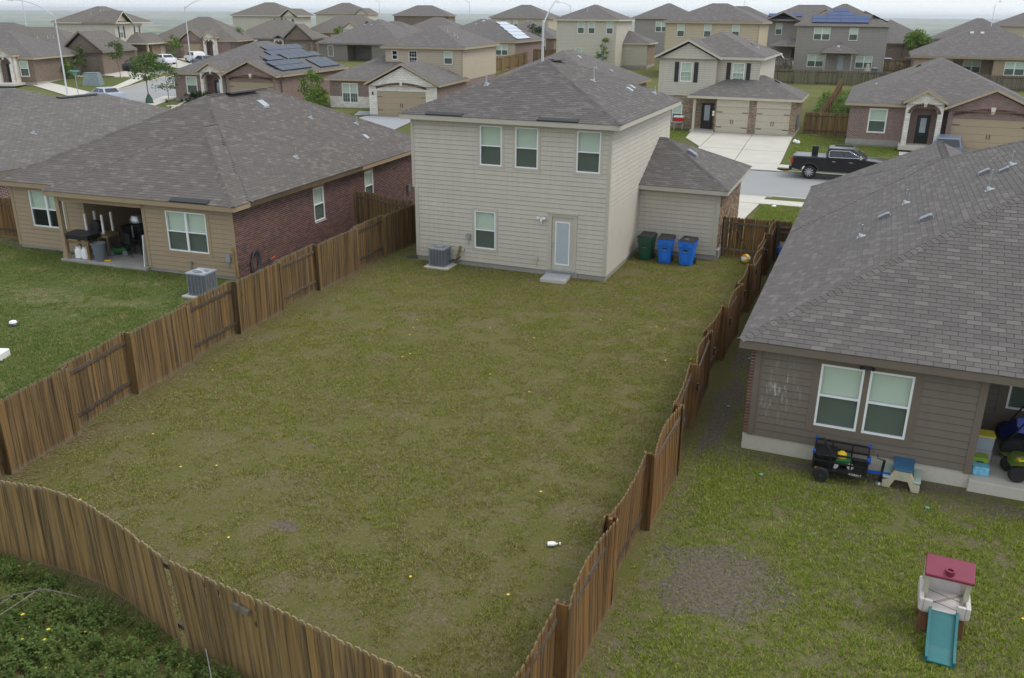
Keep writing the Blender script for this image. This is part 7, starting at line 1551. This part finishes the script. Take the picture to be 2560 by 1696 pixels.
rp = MB(); rp.hexa([(-.4, -.22, 1.03), (.4, -.22, 1.03), (.4, .14, 1.21), (-.4, .14, 1.21), (-.4, -.22, 1.08), (.4, -.22, 1.08), (.4, .14, 1.27), (-.4, .14, 1.27)]); rp.hexa([(-.4, .14, 1.21), (.4, .14, 1.21), (.4, .46, 1.05), (-.4, .46, 1.05), (-.4, .14, 1.27), (.4, .14, 1.27), (.4, .46, 1.1), (-.4, .46, 1.1)]); ro = rp.build('toy_roof', 'play_maroon', ph, bevel=.015)
for k in range(3): yy = -.2 + .12 * k; MB().obox((0, yy + .055, 1.105 + .0633 * k), (.37, 0, 0), (0, .05, .027), (0, -.003, .006)).build('roof_course', 'play_maroon', ro)
MB().lathe([(.045, 0), (.075, 0), (.08, .09), (.05, .09), (.045, .02)], 16).build('chimney', 'play_maroon', ro).location = (0, -.12, 1.1)
sl_ = MB(); npt = [(-.31, .50), (-.45, .44), (-.9, .16), (-1.05, .09), (-1.2, .06)]
for (y0, z0), (y1, z1) in zip(npt, npt[1:]):
    sl_.hexa([(-.2, y1, z1 - .03), (.2, y1, z1 - .03), (.2, y0, z0 - .03), (-.2, y0, z0 - .03), (-.2, y1, z1), (.2, y1, z1), (.2, y0, z0), (-.2, y0, z0)])
    for sx in (-.22, .22): sl_.hexa([(sx - .022, y1, z1 - .04), (sx + .022, y1, z1 - .04), (sx + .022, y0, z0 - .04), (sx - .022, y0, z0 - .04), (sx - .022, y1, z1 + .07), (sx + .022, y1, z1 + .07), (sx + .022, y0, z0 + .07), (sx - .022, y0, z0 + .07)])
sl_.build('slide_chute', 'play_teal', ph)
# ---- right patio: boxes, riding toy, buggy
plain('tote_grey', srgb(150, 160, 172), .5); plain('tote_yellow', srgb(214, 200, 70), .5); plain('crate_clear', srgb(176, 170, 176), .4, var=.3); plain('pack_blue', srgb(120, 190, 220), .4, var=.35, scale=14); plain('pack_green', srgb(134, 168, 44), .5, var=.3, scale=10)
g = thing('water_pack', 'pack of water bottles with blue wrap at the right patio post', 'bottle pack', Q_(4.98, .3, .275), 2); MB().rbox(-.17, .17, -.13, .13, 0, .2, .04).build('wrap', 'pack_blue', g, bevel=.02)
g = thing('green_carton', 'bright green carton behind the water pack', 'carton', Q_(4.97, .58, .275), 2); MB().box(-.16, .16, -.13, .13, 0, .3).build('carton_body', 'pack_green', g, bevel=.01); MB().box(-.07, .07, -.133, -.131, .1, .22).build('label', 'box_blue', g)
g = thing('storage_tote', 'clear storage crate under the grey tote on the right patio', 'tote', Q_(5.02, .92, .275), 2); MB().rbox(-.19, .19, -.16, .16, 0, .34, .03, taper=1.05).build('tote_body', 'crate_clear', g, bevel=.01)
g = thing('storage_tote', 'grey tote with yellow lid stacked beside the right patio post', 'tote', Q_(5.02, .92, .62), 2); MB().rbox(-.19, .19, -.16, .16, 0, .33, .03, taper=1.06).build('tote_body', 'tote_grey', g, bevel=.01); MB().rbox(-.21, .21, -.18, .18, .331, .36, .03).build('lid', 'tote_yellow', g)
plain('atv_green', srgb(86, 104, 34), .4); plain('decal_lime', srgb(206, 226, 50), .4)
at = thing('ride_on_toy', 'olive green ride on quad toy on the right patio', 'ride on toy', Q_(6.0, .5, .275), 12)
b_ = MB(); b_.prism([(-.52, .36), (-.45, .24), (.3, .22), (.5, .3), (.5, .42), (.2, .46), (-.05, .42), (-.2, .56), (-.42, .56)], -.16, .16, 'y'); b_.build('body', 'atv_green', at, bevel=.04); MB().rbox(-.05, .4, -.13, .13, .44, .54, .06).build('seat', 'black', at, bevel=.03); MB().obox((-.28, -.162, .48), (.09, 0, .02), (0, .004, 0), (0, 0, .02)).build('decal', 'decal_lime', at); MB().lathe([(.0, 0), (.035, .004)], 10, axis='y').build('headlamp', 'amber', at).location = (-.38, -.166, .5)
for sx in (-.38, .36):
    for sy in (-.24, .24): w__ = MB().lathe([(.08, -.08), (.17, -.075), (.19, -.04), (.19, .04), (.17, .075), (.08, .08)], 18, axis='y').build('wheel', 'rubber', at, smooth=True); w__.location = (sx, sy, .19); MB().lathe([(.0, -.06), (.09, -.06), (.09, .06), (.0, .06)], 12, axis='y').build('rim', 'black_gloss', w__); MB().lathe([(.0, -.065), (.02, -.065)], 8, axis='y').build('hub', 'galv', w__)
for sx in (-.38, .36):
    for sy in (-1, 1): MB().obox((sx, sy * .22, .42), (.2, 0, 0), (0, .09, -.01), (0, 0, .015)).build('mudguard', 'atv_green', at)
MB().tube([(-.25, -.22, .74), (-.22, -.1, .68), (-.22, .1, .68), (-.25, .22, .74)], .014, 6).build('handlebar', 'black', at); MB().lathe([(.0, -.02), (.07, 0), (.06, .03)], 12).build('mirror', 'metal_light', at).location = (-.25, -.2, .78)
plain('buggy_blue', srgb(20, 62, 168), .35); bg_ = thing('off_road_buggy', 'blue and black buggy parked in the shade of the right patio', 'buggy', Q_(6.4, 1.75, .275), 0)
MB().rbox(-.85, .85, -.42, .42, .25, .5, .1).build('chassis', 'black', bg_, bevel=.04); MB().obox((-.45, -.1, .72), (.22, 0, .0), (0, .06, .16), (0, .02, 0)).build('seat', 'buggy_blue', bg_); MB().obox((.2, -.1, .72), (.22, 0, .0), (0, .06, .16), (0, .02, 0)).build('seat', 'buggy_blue', bg_); MB().obox((-.8, 0, .55), (.1, .0, .1), (0, .3, 0), (.05, 0, .05)).build('nose', 'buggy_blue', bg_)
for yy in (-.38, .38): MB().tube([(-.8, yy, .45), (-.5, yy, 1.05), (.5, yy, 1.05), (.8, yy, .45)], .022, 6).build('roll_bar', 'black', bg_)
MB().tube([(-.5, -.38, 1.05), (-.5, .38, 1.05)], .022, 6).build('roll_bar', 'black', bg_); MB().lathe([(.0, 0), (.05, .01)], 10, axis='y').build('red_lamp', 'tail_red', bg_).location = (-.1, -.43, .62)
for sx in (-.7, .7):
    for sy in (-.45, .45): MB().lathe([(.1, -.1), (.24, -.09), (.27, -.05), (.27, .05), (.24, .09), (.1, .1)], 18, axis='y').build('wheel', 'rubber', bg_, smooth=True).location = (sx, sy, .27)
# ---- front yards across the street
bq = thing('barbecue_cart', 'red and white cooler on a stand by the shuttered house wall', 'cooler', (1.75, 43.9, .55)); plain('cooler_red', srgb(178, 36, 40), .45); MB().rbox(-.4, .4, -.25, .25, .75, 1.05, .06).build('cooler_body', 'cooler_red', bq, bevel=.02); MB().rbox(-.42, .42, -.27, .27, 1.051, 1.18, .06).build('lid', 'white_plastic', bq, bevel=.02)
for sx in (-.35, .35):
    for sy in (-.2, .2): MB().tube([(sx, sy, 0), (sx, sy, .75)], .02, 6).build('leg', 'galv', bq)
for k, (x, y) in enumerate(((11.55, 40.6), (11.8, 40.2))): g = thing('garden_globe', ['white garden globe by the garage corner', 'second white garden globe nearer the street'][k], 'globe', (x, y, T(x, y)), 0, 'white globes'); MB().lathe([(.02, 0), (.12, .05), (.17, .16), (.12, .27), (.02, .32)], 14).build('globe_body', 'white_plastic', g, smooth=True)
wm = thing('meter_cover', 'black water meter cover in the grass by the pavement', 'cover', (13.55, 16.6, .07)); MB().box(-.35, .35, -.2, .2, 0, .02).build('plate', 'metal_dark', wm, bevel=.005); wm = thing('water_marker', 'white marker dome in the grass near the drive', 'marker', (12.6, 16.9, .06)); MB().lathe([(.12, 0), (.13, .06), (.09, .1)], 12).build('cap_body', 'white_plastic', wm, smooth=True)
ts = thing('toy_playhouse', 'beige and green toy play set at the grey solar house', 'play set', (15.5, 91.8, 2.65)); MB().rbox(-.35, .35, -.3, .3, .0, .8, .1).build('tower', 'play_post', ts, bevel=.05); MB().rbox(-.25, .25, -.2, .2, .8, 1.5, .15, taper=.6).build('dome', 'play_post', ts, bevel=.06); plain('play_lime', srgb(120, 190, 70), .5); MB().obox((-.6, 0, .25), (.35, 0, .2), (0, .2, 0), (0, 0, .03)).build('ramp', 'play_lime', ts)
# ------------------------------------------------------------------ grass and weeds
def m_grass(name, cols, dry, dryamt, patch=1.2):
    t = NT(name); g = t.node('NewGeometry'); r = g.outputs['Random Per Island']; v = t.coord()
    c = t.ramp(r, [(i / (len(cols) - 1), cc) for i, cc in enumerate(cols)])
    k = t.mix(.5, t.noise(v, patch, 4, .6), t.noise(v, patch * 6, 3, .6))
    c = t.mix(t.ramp(k, [(.60 - dryamt * .3, (0, 0, 0, 1)), (.80 - dryamt * .3, (.9, .9, .9, 1))]), c, dry)
    t.col(c); t.rough(.7); t.b.inputs['Specular IOR Level'].default_value = .15
    tl = t.node('BsdfTranslucent'); t.link(c, tl.inputs[0]); mx = t.node('MixShader'); mx.inputs[0].default_value = .25
    t.link(t.b.outputs[0], mx.inputs[1]); t.link(tl.outputs[0], mx.inputs[2]); t.link(mx.outputs[0], t.out.inputs[0])
m_grass('grass_main', [srgb(98, 112, 42), srgb(124, 134, 50), srgb(148, 154, 66), srgb(170, 162, 102)], srgb(158, 140, 108), .55, 1.0)
m_grass('grass_right', [srgb(96, 118, 36), srgb(124, 144, 46), srgb(150, 164, 62), srgb(170, 164, 98)], srgb(150, 134, 106), .25, 1.4)
m_grass('grass_left', [srgb(78, 100, 46), srgb(102, 122, 56), srgb(124, 140, 72), srgb(152, 152, 100)], srgb(176, 154, 120), .2, .7)
m_grass('grass_front', [srgb(100, 120, 50), srgb(128, 144, 62), srgb(152, 162, 80)], srgb(176, 164, 108), .3, .7)
def grass(name, label, x0, x1, y0, y1, n, dens, mat, blades=6, hgt=(.02, .055), wid=.012, spread=.045, zf=None, seed=1):
    rng = np.random.default_rng(seed); x = rng.uniform(x0, x1, n); y = rng.uniform(y0, y1, n); d = dens(x, y); k = rng.random(n) < d; x, y, d = x[k], y[k], d[k]; n = len(x)
    a = rng.random((n, blades)) * 6.283; rr = spread * rng.random((n, blades)) ** .6
    bx = x[:, None] + rr * np.cos(a); by = y[:, None] + rr * np.sin(a); z = (zf or terr)(x, y)[:, None] + np.zeros_like(bx)
    h = rng.uniform(*hgt, (n, blades)) * (.6 + .6 * d[:, None]); la = a + rng.normal(0, .6, a.shape); ln = h * rng.uniform(.3, 1.3, a.shape); wa = rng.random(a.shape) * 6.283; hw = wid * rng.uniform(.5, 1, a.shape)
    P0 = np.stack([bx - hw * np.cos(wa), by - hw * np.sin(wa), z - .004], -1); P1 = np.stack([bx + hw * np.cos(wa), by + hw * np.sin(wa), z - .004], -1); P2 = np.stack([bx + ln * np.cos(la), by + ln * np.sin(la), z + h], -1)
    Q = np.stack([P0, P1, P2], 2).reshape(-1, 3, 3); o = bpy.data.objects.new(name, quad_mesh(name, Q, mat)); link(o); tag(o, label, 'grass', kind='stuff'); return o
def inside_off(x, y): return np.ones_like(x)
def d_main(x, y):
    f = .4 * fbm(x, y, 2.4, 11) + .6 * fbm(x, y, .5, 12); d = sst(.32, .55, f) * .84 + .13
    lf = np.interp(y, [-21.5, -19.4, -17.5, -15, -10.2, -5.3, 0, 2.45], [.3, .12, -.1, -.55, -1, -1.3, -1.5, -1.46]); d = d * (.3 + .7 * sst(.1, 1.4, x - lf)) * (.5 + .5 * sst(.0, .8, 13.6 - x))
    d = d * (1 - .93 * np.exp(-(((x - 7.0) / .38) ** 2 + ((y + 19.0) / .28) ** 2)))
    d = d * (.7 + .3 * sst(-22.5, -17, y + .3 * x - 2)) 
    ok = (x > lf + .07) & (x < 13.58) & (y > np.interp(x, [-1.2, 3, 4.9, 7.55, 9.8, 13.6], [-21.3, -21.85, -21.9, -22.45, -22.82, -23.5]) + .05) & (y < 5.6) & ~((x > -.02) & (x < 8.15) & (y > -.02)) & ~((x >= 8.1) & (x < 11.55) & (y > 4.8)) & ~((np.abs(x - 1.38) < .55) & (np.abs(y + .58) < .5)) & ~((np.abs(x - 6.3) < .52) & (y > -1.02))
    return d * ok
grass('lawn_grass', 'short patchy grass of the fenced main lawn', -1.6, 13.7, -23.5, 5.7, 175000, d_main, 'grass_main', 6, (.018, .055), .011, .05, lambda x, y: 0 * x, 1)
def d_right(x, y):
    f = .4 * fbm(x, y, 1.8, 21) + .6 * fbm(x, y, .45, 22); d = sst(.26, .50, f) * .9 + .1
    bare = np.exp(-(((x - 15.2) / 1.3) ** 2 + ((y + 17.6) / 1.5) ** 2) ** 1.4); pas = sst(-13.2, -11.8, y) * .88; edge = .8 * sst(-13.6, -12.3, y) * sst(15, 16, x)
    d = d * (1 - .9 * bare) * (1 - pas) * (1 - edge) * (.35 + .65 * sst(.1, .9, x - 13.75)) + .03
    ok = (x > 13.8) & ~((x > 15.05) & (y > -12.05)) & ~((x > 19.5) & (y > -12.3)); return d * ok
grass('lawn_grass', 'yellow green clumpy grass of the right yard', 13.7, 27, -28, 5.5, 165000, d_right, 'grass_right', 6, (.02, .06), .012, .05, lambda x, y: 0 * x, 2)
def d_left(x, y):
    f = .5 * fbm(x, y, 2.2, 31) + .5 * fbm(x, y, .6, 32); tan = sst(.42, .56, fbm(x, y * 1.8, 1.8, 33)) * np.exp(-(((x + 7.2) / 4.5) ** 2 + ((y + 10.2) / 2.6) ** 2)) * 1.3
    d = sst(.24, .5, f) * (1 - .9 * np.clip(tan, 0, 1))
    lf = np.interp(y, [-21.5, -19.4, -17.5, -15, -10.2, -5.3, 0, 2.45], [.3, .12, -.1, -.55, -1, -1.3, -1.5, -1.46]); ly = -6.27 + (x + 4.12) * .0536
    ok = (x < lf - .1) & ~((x < -4.1) & (x > -12.3) & (y > ly - .22)) & ~((x <= -12.0) & (y > ly + .95)); return d * ok
grass('lawn_grass', 'dense darker green grass of the left yard', -19, .3, -21, 0, 150000, d_left, 'grass_left', 6, (.025, .07), .012, .05, terr, 3)
def d_front(x, y): return sst(.25, .5, fbm(x, y, 1.5, 41)) * ~((x > 6.7) & (x < 12)) 
grass('verge_grass', 'front lawn grass beside the near pavement', 11.95, 24, 11.3, 17.3, 14000, lambda x, y: sst(.2, .5, fbm(x, y, 1.5, 41)), 'grass_front', 5, (.04, .09), .02, .08, lambda x, y: 0 * x + .06, 4)
def d_j(x, y): return sst(.2, .5, fbm(x, y, 1.5, 43)) * ((x > 11.6) & (x < 19) & ~((x > 15) & (y > 41)) | (x < 3) & (x > -3) & (y < 43))
grass('front_grass', 'front lawn grass across the street', -3, 19, 31.7, 45, 26000, d_j, 'grass_front', 5, (.04, .09), .025, .1, lambda x, y: terr(x, y) + .006, 5)
# tall weeds beside the shuttered house and the weedy bank behind the back fence
def weeds(name, label, x0, x1, y0, y1, n, dens, mat, hgt, leaf, zf, seed=1, nl=16):
    rng = np.random.default_rng(seed); x = rng.uniform(x0, x1, n); y = rng.uniform(y0, y1, n); d = dens(x, y); k = rng.random(n) < d; x, y, d = x[k], y[k], d[k]; n = len(x); h = rng.uniform(*hgt, n) * (.45 + .7 * d); z = zf(x, y)
    t = rng.random((n, nl)) ** .8; lean = rng.normal(0, .25, (n, 2)); a = rng.random((n, nl)) * 6.283; out = leaf * rng.uniform(.5, 1.1, (n, nl)) * (1.15 - .6 * t)
    cx = x[:, None] + lean[:, :1] * h[:, None] * t; cy = y[:, None] + lean[:, 1:] * h[:, None] * t; cz = z[:, None] + h[:, None] * (.1 + .9 * t); up = rng.uniform(-.25, .75, (n, nl)); wv = .28
    B = np.stack([cx, cy, cz], -1); D = np.stack([np.cos(a), np.sin(a), up], -1) * out[..., None]; Wd = np.stack([-np.sin(a), np.cos(a), rng.normal(0, .3, a.shape)], -1) * out[..., None] * wv
    Q = np.stack([B, B + D * .5 + Wd, B + D, B + D * .5 - Wd], 2).reshape(-1, 4, 3); o = bpy.data.objects.new(name, quad_mesh(name, Q, mat)); link(o); tag(o, label, 'weeds', kind='stuff'); return x, y, z + h
m_leaf('leaf_weed2', srgb(78, 100, 46), srgb(106, 128, 60), srgb(138, 152, 86), .6, .35)
plain('flower', srgb(236, 204, 40), .6, var=.1)
def bl(x): return np.interp(x, [-1.2, 3, 4.9, 7.55, 9.8, 13.6], [-21.3, -21.85, -21.9, -22.45, -22.82, -23.5])
def d_w(x, y):
    f = .55 * fbm(x, y, 1.3, 51) + .45 * fbm(x, y, .4, 52); d = sst(.33, .54, f); gap = bl(x) - y
    d = d * sst(.08, .4, gap) * (1 - .95 * np.exp(-(((x - 10.2) / .9) ** 2 + ((y + 24.6) / .8) ** 2))) * (1 - .85 * np.exp(-(((x - 3.2) / .8) ** 2 + ((y + 22.9) / .35) ** 2)))
    return d * (gap > .1) * (1 - .7 * sst(8.6, 10.5, x))
wx, wy, wz = weeds('weed_bank', 'leafy green weeds with yellow flowers outside the back fence', -1, 13.5, -28.5, -21.3, 9500, d_w, 'leaf_weed2', (.12, .42), .085, lambda x, y: 0 * x - .05, 7, 30)
grass('weed_grass', 'low grass among the weeds behind the back fence', -1, 13.6, -29, -21.3, 32000, lambda x, y: (bl(x) - y > .06) * sst(.3, .6, fbm(x, y, .9, 55)) * .9, 'grass_left', 6, (.05, .14), .012, .07, lambda x, y: 0 * x - .04, 8)
rng_ = np.random.default_rng(5); sel = [i for i in range(len(wx)) if fbm(np.array([wx[i]]), np.array([wy[i]]), 1.5, 61)[0] > .53]; rng_.shuffle(sel); fm = MB()
for i in sel[:70]:
    c = Vector((wx[i] + rng_.normal(0, .05), wy[i] + rng_.normal(0, .05), wz[i] + .03)); s_ = .016 + .01 * rng_.random()
    for k in range(5): a = k * 1.2566; fm.face([c, c + Vector((math.cos(a - .45), math.sin(a - .45), .25)) * s_, c + Vector((math.cos(a), math.sin(a), .1)) * s_ * 1.5, c + Vector((math.cos(a + .45), math.sin(a + .45), .25)) * s_])
tag(fm.build('weed_flowers', 'flower'), 'small yellow flowers scattered over the weed bank', 'flowers', kind='stuff')
fm = MB(); rr_ = np.random.default_rng(9)
for (fx, fy) in [(rr_.uniform(0, 13), rr_.uniform(-21, -3)) for _ in range(26)] + [(rr_.uniform(15, 22), rr_.uniform(-22, -14)) for _ in range(8)]:
    c = Vector((fx, fy, .055))
    for k in range(6): a = k * 1.047; fm.face([c, c + Vector((math.cos(a - .5), math.sin(a - .5), .1)) * .02, c + Vector((math.cos(a), math.sin(a), .0)) * .032, c + Vector((math.cos(a + .5), math.sin(a + .5), .1)) * .02])
tag(fm.build('lawn_flowers', 'flower'), 'tiny yellow flowers dotted in the lawns', 'flowers', kind='stuff')
weeds('yard_weeds', 'tall bright weeds in the yard beside the shuttered house', 11.8, 16.5, 46.5, 72, 1500, lambda x, y: sst(.3, .5, fbm(x, y, 1.6, 71)), 'leaf_bright', (.3, .8), .28, terr, 12, 14)
grass('back_lawn_grass', 'long green grass behind the grey board fence', 4, 30, 82, 93.5, 16000, lambda x, y: sst(.2, .5, fbm(x, y, 2.5, 73)), 'grass_front', 5, (.1, .25), .05, .2, terr, 13)
# dry twigs in the weeds
tw = thing('dry_branch', 'bare pale branch lying over the weeds at lower left', 'branch', (5.1, -22.9, .35), 0)
for P in ([(0, 0, .25), (-.5, -.35, .2), (-1.0, -.9, .05)], [(-.1, 0, .24), (-.3, -.7, .1), (-.35, -1.2, .0)], [(-.4, -.3, .2), (-.45, -.8, .18), (-.7, -1.2, .05)], [(0, 0, .25), (.4, .1, .2), (.7, .25, .05)]): MB().tube(P, [.016, .011, .005], 5).build('twig', 'wood_old_post', tw)
cb = thing('fallen_cable', 'thin pale cable slanting through the weeds along the fence', 'cable', (8.4, -22.9, .45)); MB().tube([(0, 0, 0), (.8, -.75, -.05), (1.9, -1.75, -.2), (2.6, -2.4, -.3)], .008, 5).build('cable_run', 'metal_light', cb)
# leaf litter along the left fence
lm = MB(); rr_ = np.random.default_rng(21)
for _ in range(2600):
    yy = rr_.uniform(-20.5, -1); lf = float(np.interp(yy, [-21.5, -19.4, -17.5, -15, -10.2, -5.3, 0, 2.45], [.3, .12, -.1, -.55, -1, -1.3, -1.5, -1.46])); xx = lf + .1 + abs(rr_.normal(0, .45)); a = rr_.random() * 6.28; L = rr_.uniform(.03, .09); d_ = Vector((math.cos(a), math.sin(a), 0)) * L / 2; s_ = Vector((-math.sin(a), math.cos(a), 0)) * .008; c = Vector((xx, yy, .012 + rr_.random() * .02)); lm.face([c - d_ - s_, c + d_ - s_, c + d_ + s_, c - d_ + s_])
m_leaf('litter', srgb(90, 72, 52), srgb(128, 106, 78), srgb(158, 138, 108), .8, .0); tag(lm.build('dead_grass_litter', 'litter'), 'dry brown litter along the foot of the left fence', 'litter', kind='stuff')
# ------------------------------------------------------------------ air: one closed box of thin haze
hz_ = NT('haze_air'); hz_.n.remove(hz_.b); pv = hz_.node('VolumePrincipled'); pv.inputs['Color'].default_value = (.86, .91, .96, 1); pv.inputs['Density'].default_value = .00013; pv.inputs['Anisotropy'].default_value = .1; hz_.link(pv.outputs[0], hz_.out.inputs['Volume'])
hb = MB().box(-15600, 15600, -3300, 15600, -70, 40).build('haze', 'haze_air'); tag(hb, 'thin pale haze over the whole neighbourhood', 'haze', kind='stuff')
